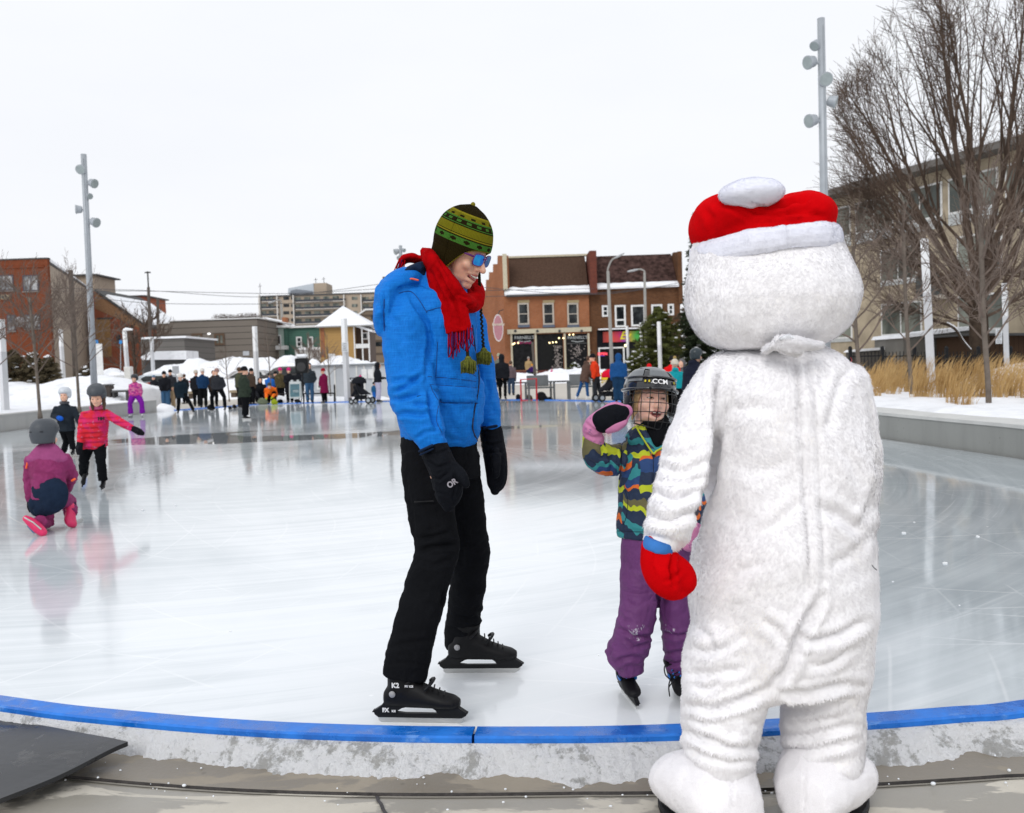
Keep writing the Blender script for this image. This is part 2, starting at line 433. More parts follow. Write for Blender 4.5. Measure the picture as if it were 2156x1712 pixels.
# ground: one sheet to the horizon
mb = MB(); g = 900
mb.add([(-g, -g, -.16), (g, -g, -.16), (g, g, -.16), (-g, g, -.16)], [(0, 1, 2, 3)])
tag(mb.build('ground', M_SNOW), kind='structure')
# pavement where the camera stands
mb = MB()
def sheet(mb, pts, z, mi=0):
    mb.add([(p[0], p[1], z) for p in pts], [tuple(range(len(pts)))], mi)
sheet(mb, [(-6, -6), (8, -6), (8, 5), (3.0, 3.6), (2.0, 3.2), (0, 3.05), (-2.3, 3.4), (-6, 6)], -.090)
tag(mb.build('pavement', M_PAVE), kind='structure')
# kerb rings: normals of the outline
def offs(pts, d, closed=False):
    out = []; n = len(pts)
    for i in range(n):
        a = pts[(i - 1) % n] if closed or i else pts[0]; b = pts[(i + 1) % n] if closed or i < n - 1 else pts[-1]
        t = Vector((b[0] - a[0], b[1] - a[1])).normalized(); nn = Vector((t.y, -t.x)); out.append((pts[i][0] + nn.x * d, pts[i][1] + nn.y * d))
    return out
def strip(mb, prof, pts, mi=0, closed=False):
    """prof: list of (offset, z, mi) swept along pts"""
    rings = [offs(pts, o, closed) for o, z, *_ in prof]; n = len(pts)
    for k in range(len(prof) - 1):
        A, B = rings[k], rings[k + 1]; za, zb = prof[k][1], prof[k + 1][1]
        vs = [(p[0], p[1], za) for p in A] + [(p[0], p[1], zb) for p in B]
        fs = [(i, (i + 1) % n, n + (i + 1) % n, n + i) for i in range(n if closed else n - 1)]
        mb.add(vs, fs, prof[k][2] if len(prof[k]) > 2 else mi)
n = NT('blue_kerb_plastic'); v = n.coord()
f = n.noise(v, 7, 7, .65); g_ = n.noise(n.coord((30, 30, 30)), 1, 5, .7)
c = n.ramp(f, [(.32, (.003, .095, .42)), (.62, (.010, .19, .70))])
c = n.mix(n.math('MULTIPLY', n.ramp(n.noise(n.coord((1, 3, 1)), 9, 6, .7), [(.6, 0.0), (.68, 1.0)]), .5), c, (.17, .36, .72))
n.set('Base Color', c); n.set('Roughness', n.ramp(f, [(.4, .13), (.55, .5)])); n.bump(g_, .3, .004); M_BLUE = n.m
seam = min(range(len(RING)), key=lambda i: (RING[i][0] - near[8][0]) ** 2 + (RING[i][1] - near[8][1]) ** 2)
def kerb(pts, name='kerb'):
    mb = MB(); pr = [(0, -.02), (0, .024), (.006, .03), (.088, .03), (.096, .024), (.098, -.022)]
    strip(mb, pr, pts)
    o = offs(pts, 0); q = offs(pts, .098)
    for e_, sgn in ((0, 1), (-1, -1)):
        mb.add([(o[e_][0], o[e_][1], -.02), (o[e_][0], o[e_][1], .026), (q[e_][0], q[e_][1], .026), (q[e_][0], q[e_][1], -.02)], [(0, 1, 2, 3)])
    return tag(mb.build(name, M_BLUE), kind='structure')
NR = len(RING)
def sub(i0, i1):  # ring indices inclusive
    return [RING[i % NR] for i in range(i0, i1 + 1)]
def lerp2(a, b, t): return (a[0] + (b[0] - a[0]) * t, a[1] + (b[1] - a[1]) * t)
# left kerb from far left to the seam, right one from the seam on, a slanting 8 mm gap between
kl = sub(-15, seam); kl[-1] = lerp2(kl[-2], kl[-1], .86)
kr = sub(seam, seam + 41); kr[0] = lerp2(kr[0], kr[1], .02)
kerb(kl); kerb(kr)
i_f0 = 4 * (len(near) + 10); kerb([RING[i % NR] for i in range(i_f0, i_f0 + 4 * 8)])
# icy crust packed against the kerb, then a concrete footing, a dark joint and the pavement
NS = [p for p in sub(-14, seam + 42)]
mb = MB(); cols = 22; O = offs(NS, .098)
rows = []; dense = []
for i in range(len(O) - 1):
    for k in range(14): dense.append(lerp2(O[i], O[i + 1], k / 14))
nd = len(dense); W_ = []
for i, p in enumerate(dense):
    a = dense[max(i - 20, 0)]; b = dense[min(i + 20, nd - 1)]; t = Vector((b[0] - a[0], b[1] - a[1])).normalized(); nn = (t.y, -t.x)
    wv = .105 + .045 * noise.fractal(Vector((p[0] * 2.2, p[1] * 2.2, 3)), .6, 2.2, 4) + .03 * noise.noise(Vector((p[0] * 9, p[1] * 9, 3)))
    wv *= 1.0 - .25 * min(1, max(0, -p[0] - .4)) + .15 * min(1, max(0, p[0] - .8)); wv = max(wv, .04); jg = .020 * noise.noise(Vector((p[0] * 20, p[1] * 20, 7))) + .010 * noise.noise(Vector((p[0] * 55, p[1] * 55, 7)))
    for j in range(cols + 1):
        u = j / cols; d = u * wv + jg * u ** 4; q = (p[0] + nn[0] * d, p[1] + nn[1] * d)
        h = .020 * (1 - u ** 2.2) ** .8 + (.010 * noise.fractal(Vector((q[0] * 14, q[1] * 14, 1)), .7, 2.1, 3) + .009 * abs(noise.noise(Vector((q[0] * 48, q[1] * 48, 1))))) * min(1, u * 6)
        base = -.012 - .075 * u - .0
        z = base + h - (.05 if j == cols else 0)
        W_.append((q[0], q[1], min(z, .012)))
mb.add(W_, [(i * (cols + 1) + j, (i + 1) * (cols + 1) + j, (i + 1) * (cols + 1) + j + 1, i * (cols + 1) + j + 1) for i in range(nd - 1) for j in range(cols)])
n = NT('icy_crust'); v = n.coord(); a1 = n.noise(v, 7, 8, .7, .3); a2 = n.noise(v, 42, 6, .75)
n.set('Base Color', n.ramp(n.math('ADD', n.math('MULTIPLY', a1, .68), n.math('MULTIPLY', a2, .34)), [(.435, (.50, .495, .48)), (.475, (.72, .725, .73)), (.50, (.95, .955, .97))]))
n.set('Roughness', n.ramp(a1, [(.4, .18), (.6, .6)])); b_ = n.bump(a2, 1.0, .03); n.bump(n.noise(v, 90, 3), .5, .004, b_)
tag(mb.build('snow', n.m, smooth=True), kind='stuff')
mb = MB(); JO = lambda p: .262 + .035 * abs(p[0] - .2)
NS2 = [(o[0] - 0, o[1]) for o in NS]
A1_, A2_ = offs(NS, .09), offs(NS, .10); nrm_ = [(b[0] - a[0], b[1] - a[1]) for a, b in zip(offs(NS, 0), offs(NS, 1.0))]
def jring(e): return [(p[0] + n_x * (JO(p) + e), p[1] + n_y * (JO(p) + e)) for p, (n_x, n_y) in zip(NS, nrm_)]
def band(mb, ra, za, rb, zb_):
    n_ = len(ra); mb.add([(p[0], p[1], za) for p in ra] + [(p[0], p[1], zb_) for p in rb], [(i, i + 1, n_ + i + 1, n_ + i) for i in range(n_ - 1)])
band(mb, A1_, -.02, A2_, -.06); band(mb, A2_, -.06, jring(0), -.080)
tag(mb.build('footing', M_BAND), kind='structure')
M_JOINT = mat('wet_joint', (.035, .03, .028), .35, var=.5, vs=30, bs=.6)
mb = MB(); band(mb, jring(0), -.080, jring(.004), -.094); band(mb, jring(.004), -.094, jring(.020), -.0865)
tag(mb.build('pavement_joint', M_JOINT), kind='structure')
# pavement slab joints
mb = MB()
for (a, b, w) in ((gnd(790, 1670, -.09), gnd(835, 1760, -.09), .012), (gnd(268, 1640, -.09), gnd(315, 1618, -.09), .006)):
    a = Vector((a.x, a.y)); b = Vector((b.x, b.y)); t = (b - a).normalized(); nn = Vector((t.y, -t.x)) * w / 2
    prev = None; K = 14; L = []
    for k in range(K + 1):
        q = a.lerp(b, k / K); j = noise.noise(Vector((q.x * 30, q.y * 30, 0))) * .008; L += [(q.x + nn.x + j, q.y + nn.y, -.086), (q.x - nn.x * (1 + j * 60) + j, q.y - nn.y, -.086)]
    mb.add(L, [(2 * k, 2 * k + 1, 2 * k + 3, 2 * k + 2) for k in range(K)])
tag(mb.build('pavement_joint', M_JOINT), kind='structure')
# loose crumbs of ice and grit on the footing and the ice
mb = MB(); rg = random.Random(3)
for k in range(110):
    i = rg.randrange(60, nd - 60); p = dense[i]; a = dense[i - 1]; b = dense[i + 1]; t = Vector((b[0] - a[0], b[1] - a[1])).normalized()
    d = rg.uniform(.08, .30); s = rg.uniform(.0015, .0045) * (1.8 if rg.random() < .1 else 1)
    mb.ell((p[0] + t.y * d, p[1] - t.x * d, -.062 - .05 * d + s * .5), (s * rg.uniform(.8, 1.6), s, s * .8), n=6, m=4)
tag(mb.build('ice_crumbs', mat('ice_crumb', (.8, .83, .86), .25, bs=.3), smooth=True), kind='stuff')
mb = MB()
for U, V, s in ((1903, 1123, .018), (1990, 1187, .017), (2058, 1130, .015), (1880, 1225, .008), (2020, 1275, .006), (1925, 1100, .007), (300, 1075, .02), (370, 1065, .015), (130, 1010, .02), (1260, 1380, .006), (485, 1330, .008), (1500, 980, .01)):
    p = gnd(U, V, 0); 
    pts = [(p.x + s * math.cos(a + .3) * rg.uniform(.6, 1.1), p.y + s * 1.3 * math.sin(a + .3) * rg.uniform(.6, 1.1), -.001) for a in (0, 1.2, 2.4, 3.6, 5.0)]
    mb.prism(pts, (0, 0, 1), s * .5)
tag(mb.build('ice_chips', mat('ice_chip', (.88, .9, .93), .4), smooth=False), kind='stuff')

# plaza beyond the rink, the street behind it
mb = MB()
far_i = [RING[i % NR] for i in range(4 * (len(near) + 9), 4 * (len(near) + len(right) + 6) + 4)]
fo = offs(far_i, .098)
pol = [(p[0], p[1]) for p in fo]
pol = pol + [(-13.6, 36.8), (-24, 40), (-34, 62), (-10, 60), (14, 62), (26, 58), (18, 34), (9, 27), (6.8, 24.5)]
# triangulate with bmesh
bm = bmesh.new(); vv = [bm.verts.new((p[0], p[1], -.012)) for p in pol]; es = [bm.edges.new((vv[i], vv[(i + 1) % len(vv)])) for i in range(len(vv))]
bmesh.ops.triangle_fill(bm, use_beauty=True, edges=es); me = bpy.data.meshes.new('plaza'); bm.to_mesh(me); bm.free()
o = link('plaza', me, None, M_PLAZA); tag(o, kind='structure')
mb = MB(); mb.add([(-60, 73, -.05), (60, 73, -.05), (60, 82, -.05), (-60, 82, -.05)], [(0, 1, 2, 3)])
tag(mb.build('road', concrete('snowy_road', (.52, .51, .50), .8, .3)), kind='structure')
# hard packed snow and slush beyond the plaza
def patch_h(name, rows_, mats=M_SNOW, kind='structure', smooth=True):
    """rows_: list of rows of 3D points"""
    mb = MB(); m = len(rows_[0]); vs = [p for r_ in rows_ for p in r_]
    mb.add(vs, [(i * m + j, i * m + j + 1, (i + 1) * m + j + 1, (i + 1) * m + j) for i in range(len(rows_) - 1) for j in range(m - 1)])
    return tag(mb.build(name, mats, smooth=smooth), kind=kind)
def bank(prof, y, depth, name='snow_bank', zb=-.14, seed=0, foot=None, jag=.2):
    """a ploughed ridge of snow: crest given by photo points at distance y"""
    P = smooth_pts([(float(u), float(v)) for u, v in prof], 14); rows_ = []
    crest = [at(u, v, y) for u, v in P]
    for j in range(13):
        s = j / 12; row = []
        for ci, c in enumerate(crest):
            h = (math.sin(math.pi * s) ** .65 if 0 < s < 1 else 0) * min(1, (min(ci, len(crest) - 1 - ci) + .02) / 9) ** .5
            yy = y + (s - .5) * depth
            nz_ = (h > 0) * min(1, h * 1.5) * noise.fractal(Vector((c.x * .7 + seed, yy * .7, seed)), .7, 2.1, 5) * jag * (1 if 0 < s < 1 else 0)
            z = zb + (c.z - zb) * h + nz_ * min(1.0, (c.z - zb))
            row.append((c.x + .3 * noise.noise(Vector((c.x, yy, seed + 5))), yy, max(z, zb)))
        rows_.append(row)
    return patch_h(name, rows_)
bank([(325, 785), (345, 772), (365, 767), (390, 768), (405, 757), (425, 754), (445, 760), (470, 757), (490, 752), (510, 752), (535, 754), (560, 753), (590, 762), (610, 768)], 70, 7, seed=1)
bank([(575, 772), (588, 757), (602, 750), (618, 751), (632, 762), (645, 775)], 62, 5, seed=2)
bank([(645, 778), (655, 757), (668, 757), (680, 772)], 58, 3, seed=8)
bank([(672, 790), (685, 764), (700, 752), (712, 748), (738, 749), (755, 758), (785, 763), (812, 768), (830, 770)], 54, 4, seed=3)
bank([(990, 790), (1030, 780), (1050, 782), (1075, 784), (1110, 786), (1150, 784), (1180, 777), (1210, 776), (1240, 779), (1275, 778), (1300, 782), (1330, 778), (1370, 782), (1430, 776), (1480, 770)], 76, 4, seed=4, jag=.25)
bank([(-60, 800), (0, 808), (25, 806), (45, 803), (75, 807), (110, 806), (150, 797), (190, 791), (215, 790), (235, 793), (258, 797), (285, 806), (310, 815), (322, 826)], 42, 9, seed=5, jag=.1)
bank([(215, 800), (228, 775), (250, 782), (275, 795), (300, 806)], 66, 6, seed=15)
bank([(225, 815), (300, 818), (380, 806), (450, 803), (520, 797), (570, 798), (600, 806), (700, 812), (790, 812), (900, 800), (985, 792)], 50, 3.5, seed=6, jag=.18)
bank([(570, 838), (585, 834), (610, 836), (650, 833), (700, 834), (745, 836), (790, 834), (830, 838)], 40.5, 2.6, seed=7, jag=.12)
bank([(332, 857), (340, 850), (352, 852), (372, 859)], 34.9, 1.6, seed=9, jag=.08)
bank([(1700, 800), (1800, 812), (1870, 814), (1960, 812), (2020, 816), (2060, 805), (2095, 790), (2130, 775), (2156, 765), (2220, 755)], 27, 6, seed=11, jag=.12)
# planted snow beds behind the two rink walls
def bed(path, zt, depth, fn, name='snow_bed', seed=0):
    P = crv(path, 8); Q = offs(P, 1.0); rows_ = []
    for j in range(26):
        s = (j / 25) ** 1.5 * depth
        rows_.append([(p[0] + (q[0] - p[0]) * s, p[1] + (q[1] - p[1]) * s, fn(s) + .05 * noise.fractal(Vector(((p[0] + (q[0] - p[0]) * s) * .8, (p[1] + (q[1] - p[1]) * s) * .8, seed)), .6, 2, 5) * min(1, s + .3)) for p, q in zip(P, Q)])
    return patch_h(name, rows_)
WR = [(4.35, 5.0), (5.35, 6.6), (5.9, 8.5), (6.02, 10.5), (5.86, 12.0), (5.64, 14.0), (5.59, 17.0), (5.94, 20.5), (6.14, 24.0)]
bed([(p[0] + .52, p[1]) for p in WR], .4, 24, lambda s: .385 + .055 * min(1, s * 4) - .012 * s * 0, seed=2)
WL = [(-13.35, 33.9), (-13.42, 29), (-13.46, 23.7), (-13.24, 18.0), (-11.6, 12.3)]
bed([(p[0] - .45, p[1] + .15) for p in WL], .45, 22, lambda s: .43 + .05 * min(1, s) + .035 * max(0, s - 1), seed=4)
# concrete bench walls
def wallring(path, h, t, name, label, mb_mat, cap):
    P = crv(path, 6); mb = MB()
    strip(mb, [(0, -.14), (0, h - .05, 0), (-.012, h - .045, 1), (-.012, h, 1), (t + .012, h, 1), (t, h - .05, 0), (t, -.14)], P)
    o = [offs(P, a) for a in (0, t)]
    for e_ in (0, -1):
        mb.add([(o[0][e_][0], o[0][e_][1], -.14), (o[0][e_][0], o[0][e_][1], h - .002), (o[1][e_][0], o[1][e_][1], h - .002), (o[1][e_][0], o[1][e_][1], -.14)], [(0, 1, 2, 3)])
    ob = mb.build(name, [mb_mat, cap]); tag(ob, label, 'wall'); return ob
wallring(WR, .40, .62, 'concrete_wall', 'low grey board-marked concrete bench wall curving along the right side of the ice', M_WALLC, M_WALLT)
wallring(WL, .45, .45, 'concrete_wall', 'low pale concrete wall along the left side of the ice behind the children', M_WALLL, M_WALLL)

# black rubber mat lying over the kerb corner
mz = -.03
A = gnd(270, 1578, -.012); B = gnd(0, 1682, -.03); C_ = gnd(-420, 1640, -.03); D_ = gnd(-60, 1492, -.02)
mb = MB(); K = 12; top = []
for i in range(K + 1):
    for j in range(K + 1):
        u, w = i / K, j / K
        p = A.lerp(B, u).lerp(D_.lerp(C_, u), w); z = p.z + .028 * math.exp(-((u) ** 2 + w ** 2) * 6) + .004 * noise.noise(p * 4)
        top.append(Vector((p.x, p.y, z)))
n2 = (K + 1) ** 2; vs = top + [p - Vector((0, 0, .016)) for p in top]
fs = [(i * (K + 1) + j, (i + 1) * (K + 1) + j, (i + 1) * (K + 1) + j + 1, i * (K + 1) + j + 1) for i in range(K) for j in range(K)]
fs2 = [tuple(a + n2 for a in f[::-1]) for f in fs]
rim = [j for j in range(K + 1)] + [i * (K + 1) + K for i in range(1, K + 1)] + [K * (K + 1) + j for j in range(K - 1, -1, -1)] + [i * (K + 1) for i in range(K - 1, 0, -1)]
fs3 = [(rim[k], rim[(k + 1) % len(rim)], rim[(k + 1) % len(rim)] + n2, rim[k] + n2) for k in range(len(rim))]
mb.add(vs, fs + fs2 + fs3)
n = NT('wet_black_rubber'); v = n.coord(); f = n.noise(v, 3.5, 6, .6); wm = n.ramp(n.noise(v, 6, 6, .65, .4), [(.40, 1.0), (.43, 0.0)])
n.set('Base Color', n.mix(wm, n.mix(f, (.010, .011, .013), (.028, .03, .034)), (.012, .012, .014))); n.set('Roughness', n.mix(wm, .36, .08)); n.bump(n.noise(v, 180, 3), .25, .002)
tag(mb.build('rubber_mat', n.m), 'wet black rubber mat with a raised corner lying on the pavement by the blue kerb', 'mat')
# ------------------------------------------------------------ people: shared pieces
def skin(name='skin', col=(.72, .41, .29)):
    if (name,) in _MC: return _MC[(name,)]
    n = NT(name); v = n.coord(); f = n.noise(v, 22, 5, .6)
    n.set('Base Color', n.ramp(f, [(.3, tuple(c * .88 for c in col)), (.7, tuple(min(1, c * 1.1) for c in col))])); n.set('Roughness', .5)
    n.set('Subsurface Weight', .25); n.set('Subsurface Radius', (.02, .008, .004)); n.set('Subsurface Scale', .4)
    n.bump(n.noise(v, 400, 3), .08, .001); _MC[(name,)] = n.m; return n.m
M_SKIN = skin()
M_BLK = cloth('black_trouser_cloth', (.006, .0065, .008), rough=.9, sheen=.0, fold=.6, fs=7)
M_BLKN = cloth('black_nylon', (.006, .007, .010), rough=.7, sheen=.0, fold=.6, fs=16)
M_STEEL = mat('blade_steel', (.55, .55, .54), .28, .9, bs=.15, bscale=90)
M_SKATEB = mat('skate_shell', (.006, .006, .007), .5, spec=.2, bs=.2, bscale=120, bd=.002)
M_WHITEB = mat('white_skate_leather', (.72, .72, .71), .45, bs=.15)
M_DKPL = mat('dark_plastic', (.009, .0095, .011), .5, spec=.2)
M_HELM = mat('matt_grey_helmet', (.055, .062, .072), .5, bs=.1, bscale=150, bd=.001)
M_TEETH = mat('teeth', (.78, .74, .64), .3); M_LIP = mat('lips', (.42, .12, .11), .4); M_MOUTH = mat('mouth_inside', (.10, .02, .02), .5)
M_EYEW = mat('eye_white', (.75, .72, .70), .25); M_EYED = mat('eye_iris', (.045, .022, .012), .2)
M_HAIRB = mat('brown_hair', (.075, .036, .018), .55, var=.4, vs=60, bs=.6, bscale=90); M_HAIRF = mat('fair_hair', (.42, .28, .14), .55, var=.35, vs=70, bs=.6, bscale=90)
def frame(O, f, u):
    f = Vector(f).normalized(); u = Vector(u); u = (u - f * u.dot(f)).normalized(); x = f.cross(u)
    return Matrix(((x.x, f.x, u.x, O[0]), (x.y, f.y, u.y, O[1]), (x.z, f.z, u.z, O[2]), (0, 0, 0, 1)))
def madd(dst, src, M, k=1.0):
    """append src (local, scaled k) to dst through matrix M"""
    dst.add([M @ (Vector(p) * k) for p in src.v], src.f)
    for i, m in enumerate(src.mi): dst.mi[len(dst.mi) - len(src.mi) + i] = m
    return dst
def head_shape(child=False, neck=True, ears=True):
    m = MB(); j = .9 if child else 1
    m.ell((0, -.012, .035), (.074, .095, .088), n=24, m=16); m.ell((0, .030, -.03), (.062 if not child else .066, .060, .075), n=20, m=14)
    m.ell((0, .034, -.072), (.051 if not child else .056, .050, .042 * j)); m.ell((0, .067, -.105 if not child else -.094), (.024, .020, .020))
    for s in (-1, 1):
        m.ell((s * .038, .063, -.028), (.026, .023, .022) if not child else (.028, .022, .027)); m.ell((s * .0115, .098, -.035), .0085)
        if ears: m.ell((s * .077, -.008, -.012), (.010, .020, .030))
        m.ell((s * .030, .0745, .012), (.017, .013, .0065))
    m.tube([(0, .084, .014), (0, .101 if not child else .097, -.010), (0, .116 if not child else .100, -.032)], [.008, .0098, .0125], 10, round_=True)
    m.tube([(-.046, .066, .026), (-.022, .083, .028), (0, .087, .024), (.022, .083, .028), (.046, .066, .026)], .0085, 8, round_=True)
    m.tube([(-.03, .079, -.056), (0, .090, -.052), (.03, .079, -.056)], .0075, 8, round_=True)
    m.tube([(-.024, .077, -.083), (0, .087, -.086), (.024, .077, -.083)], .0085, 8, round_=True)
    if neck: m.tube([(0, -.02, -.06), (0, -.04, -.18)], [(.052, .055), (.056, .06)], 14)
    return m
def skate(root, name, heel, toe, up, k=1.0, shell=M_SKATEB, holder=M_DKPL, blade=M_STEEL, extra=None, mats=None):
    """ice skate: boot (part) with blade holder and steel blade as sub-parts. heel/toe: blade ends on the ice"""
    heel = Vector(heel); toe = Vector(toe); f = (toe - heel).normalized(); L = (toe - heel).length; k = L / .30
    M = frame((heel + toe) / 2, f, up)
    b = MB()   # y forward, z up, units of a 30 cm blade
    for y0, z0, w, h in ((-.105, .105, .030, .030), (-.075, .115, .036, .045), (-.03, .118, .038, .052), (.02, .108, .041, .044), (.07, .098, .044, .033), (.115, .092, .041, .026), (.145, .090, .032, .021)):
        pass
    b.loft([((0, y, z), (w, 0, 0), (0, 0, h)) for y, z, w, h in ((-.128, .105, .016, .022), (-.118, .108, .028, .034), (-.085, .122, .036, .050), (-.04, .130, .038, .060), (.005, .120, .040, .050), (.05, .106, .044, .036), (.095, .097, .045, .028), (.13, .093, .038, .023), (.152, .090, .018, .014))], 18)
    b.tube([(0, -.056, .13), (0, -.056, .19), (0, -.050, .222)], [(.042, .058), (.042, .056), (.046, .060)], 16, ref=(0, 1, 0))
    me = fuse(b, .006, 5, name); M3 = M @ Matrix.Scale(k, 4); a = getv(me); a[:, 2] -= .015; setv(me, a); place_mesh(me, M3); p = finish(me, name, root, shell)
    h = MB(); t = .010
    def plate(poly, th, mb): mb.prism([M3 @ Vector((-th / 2, y, z)) for y, z in poly], M3.to_3x3() @ Vector((1, 0, 0)), th)
    plate([(-.168, .046), (-.163, .030), (-.150, .020), (.155, .020), (.172, .030), (.176, .042), (.150, .040), (.08, .036), (-.05, .036), (-.10, .042)], .014, h)
    plate([(-.124, .080), (-.140, .060), (-.172, .040), (-.085, .034), (-.078, .046), (-.060, .056), (-.035, .062), (-.02, .080)], .024, h)
    plate([(.035, .078), (.046, .060), (.062, .050), (.072, .034), (.178, .038), (.150, .056), (.140, .072)], .024, h)
    h.build('blade_holder', holder, p)
    s_ = MB(); plate([(-.150, .0075), (-.14, 0), (.14, 0), (.162, .012), (.165, .028), (-.152, .028)], .004, s_); s_.build('blade', blade, p)
    if extra:
        q = MB()
        for c, r, mi in extra: q = MB(); q.ell(M3 @ Vector(c), Vector(r) * k, n=12, m=8, M=M.to_3x3()); q.build('stud', mats, p, smooth=True)
    return p, M3
from mathutils.bvhtree import BVHTree
def bvh(me): return BVHTree.FromPolygons([v.co.copy() for v in me.vertices], [tuple(p.vertices) for p in me.polygons])
def hit(bt, U, V, off=.0):
    d = ray(U, V).normalized(); l, n, i, q = bt.ray_cast(CAM, d)
    return None if l is None else l + (n if n.dot(d) < 0 else -n) * off
def seam(bt, name, uv, r, m, parent, off=0.0, k=5):
    """a stitched line or cord following the cloth"""
    P_ = [hit(bt, u, v, off) for u, v in smooth_pts([tuple(map(float, q)) for q in uv], k)]; P_ = [p for p in P_ if p is not None]
    if len(P_) > 2: b = MB(); b.tube(P_, r, 6, round_=True); return b.build(name, m, parent, smooth=True)
def patch_on(bt, name, quad, m, parent, th=.006, nu=14, nv=8):
    """a flat cloth piece (flap, patch) lying on the cloth: quad of photo corners"""
    a, b_, c, d = [Vector(q) for q in quad]; rows_ = []
    for j in range(nv + 1):
        row = []
        for i in range(nu + 1):
            q = a.lerp(b_, i / nu).lerp(d.lerp(c, i / nu), j / nv); e = min(i, nu - i, j * 99 if j else 0, nv - j) == 0
            p = hit(bt, q.x, q.y, .0005 if e else th); row.append(p)
        rows_.append(row)
    mb = MB(); ids = {}
    for j, r_ in enumerate(rows_):
        for i, p in enumerate(r_):
            if p is not None: ids[(i, j)] = len(mb.v); mb.v.append(tuple(p))
    for j in range(nv):
        for i in range(nu):
            f = [(i, j), (i + 1, j), (i + 1, j + 1), (i, j + 1)]
            if all(q in ids for q in f): mb.f.append(tuple(ids[q] for q in f)); mb.mi.append(0)
    return mb.build(name, m, parent, smooth=True)
def fur(me, count, length, lift=.45, width=.0026, seed=1, flow=(0, 0, -1), col=None, jitter=.5, keep=None):
    """short pile: thin tapering tufts rooted in the surface, lying along the pile direction"""
    rs = np.random.RandomState(seed); me.calc_loop_triangles(); nt_ = len(me.loop_triangles)
    tri = np.empty(nt_ * 3, int); me.loop_triangles.foreach_get('vertices', tri); tri = tri.reshape(-1, 3)
    a = getv(me); nn = getn(me); A, B, C = a[tri[:, 0]], a[tri[:, 1]], a[tri[:, 2]]
    ar = np.linalg.norm(np.cross(B - A, C - A), axis=1); pr = ar / ar.sum(); idx = rs.choice(nt_, count, p=pr)
    u, v = rs.rand(count), rs.rand(count); fl = u + v > 1; u[fl] = 1 - u[fl]; v[fl] = 1 - v[fl]
    P = A[idx] + (B - A)[idx] * u[:, None] + (C - A)[idx] * v[:, None]
    N = nn[tri[idx, 0]] * (1 - u - v)[:, None] + nn[tri[idx, 1]] * u[:, None] + nn[tri[idx, 2]] * v[:, None]; N /= np.linalg.norm(N, axis=1)[:, None] + 1e-9
    if keep is not None:
        k = keep(P, N); P, N = P[k], N[k]; count = len(P)
    # pile direction varies in patches, so that the fur looks brushed and clumped
    q = P * 9.0; sw = np.stack([np.sin(q[:, 0] * 1.3 + 2 * np.sin(q[:, 2] * .9) + seed), np.cos(q[:, 1] * 1.7 + q[:, 2]), .6 * np.sin(q[:, 0] * 2.1 + q[:, 2] * 1.5)], 1)
    D = np.array(flow)[None, :] + sw * jitter + rs.normal(size=(count, 3)) * .38
    D -= N * (D * N).sum(1)[:, None]; D /= np.linalg.norm(D, axis=1)[:, None] + 1e-9
    lf = lift * (0.5 + rs.rand(count)); L = length * (.55 + .9 * rs.rand(count))
    T = P + (D * np.cos(lf)[:, None] + N * np.sin(lf)[:, None]) * L[:, None]
    S = np.cross(N, D); w = width * (.6 + .8 * rs.rand(count)); R_ = P - N * .002
    V3 = np.stack([R_ + S * w[:, None], R_ - S * w[:, None], T], 1).reshape(-1, 3)
    nb = len(a); allv = np.vstack([a, V3]); polys = [tuple(p.vertices) for p in me.polygons]
    out = bpy.data.meshes.new(me.name); nf = len(polys); 
    tris = (nb + np.arange(count * 3)).reshape(-1, 3)
    out.from_pydata(allv.tolist(), [], polys + tris.tolist()); out.polygons.foreach_set('material_index', [0] * nf + [1] * count)
    out.polygons.foreach_set('use_smooth', [True] * len(out.polygons))
    Nj = N + rs.normal(size=N.shape) * .04 - D * .02; Nj /= np.linalg.norm(Nj, axis=1)[:, None]
    an = np.vstack([nn, np.repeat(Nj, 3, axis=0)]); out.normals_split_custom_set_from_vertices(an.tolist()); return out

def tuft_mat(name, col):
    n = NT(name); n.set('Base Color', col); n.set('Roughness', 1.0); n.set('Specular IOR Level', .0)
    tr = n.new('ShaderNodeBsdfTranslucent'); tr.inputs['Color'].default_value = (*col, 1); mx = n.new('ShaderNodeMixShader'); mx.inputs[0].default_value = .15
    out = n.n['Material Output']; n.l(n.b.outputs[0], mx.inputs[1]); n.l(tr.outputs[0], mx.inputs[2]); n.l(mx.outputs[0], out.inputs['Surface']); return n.m
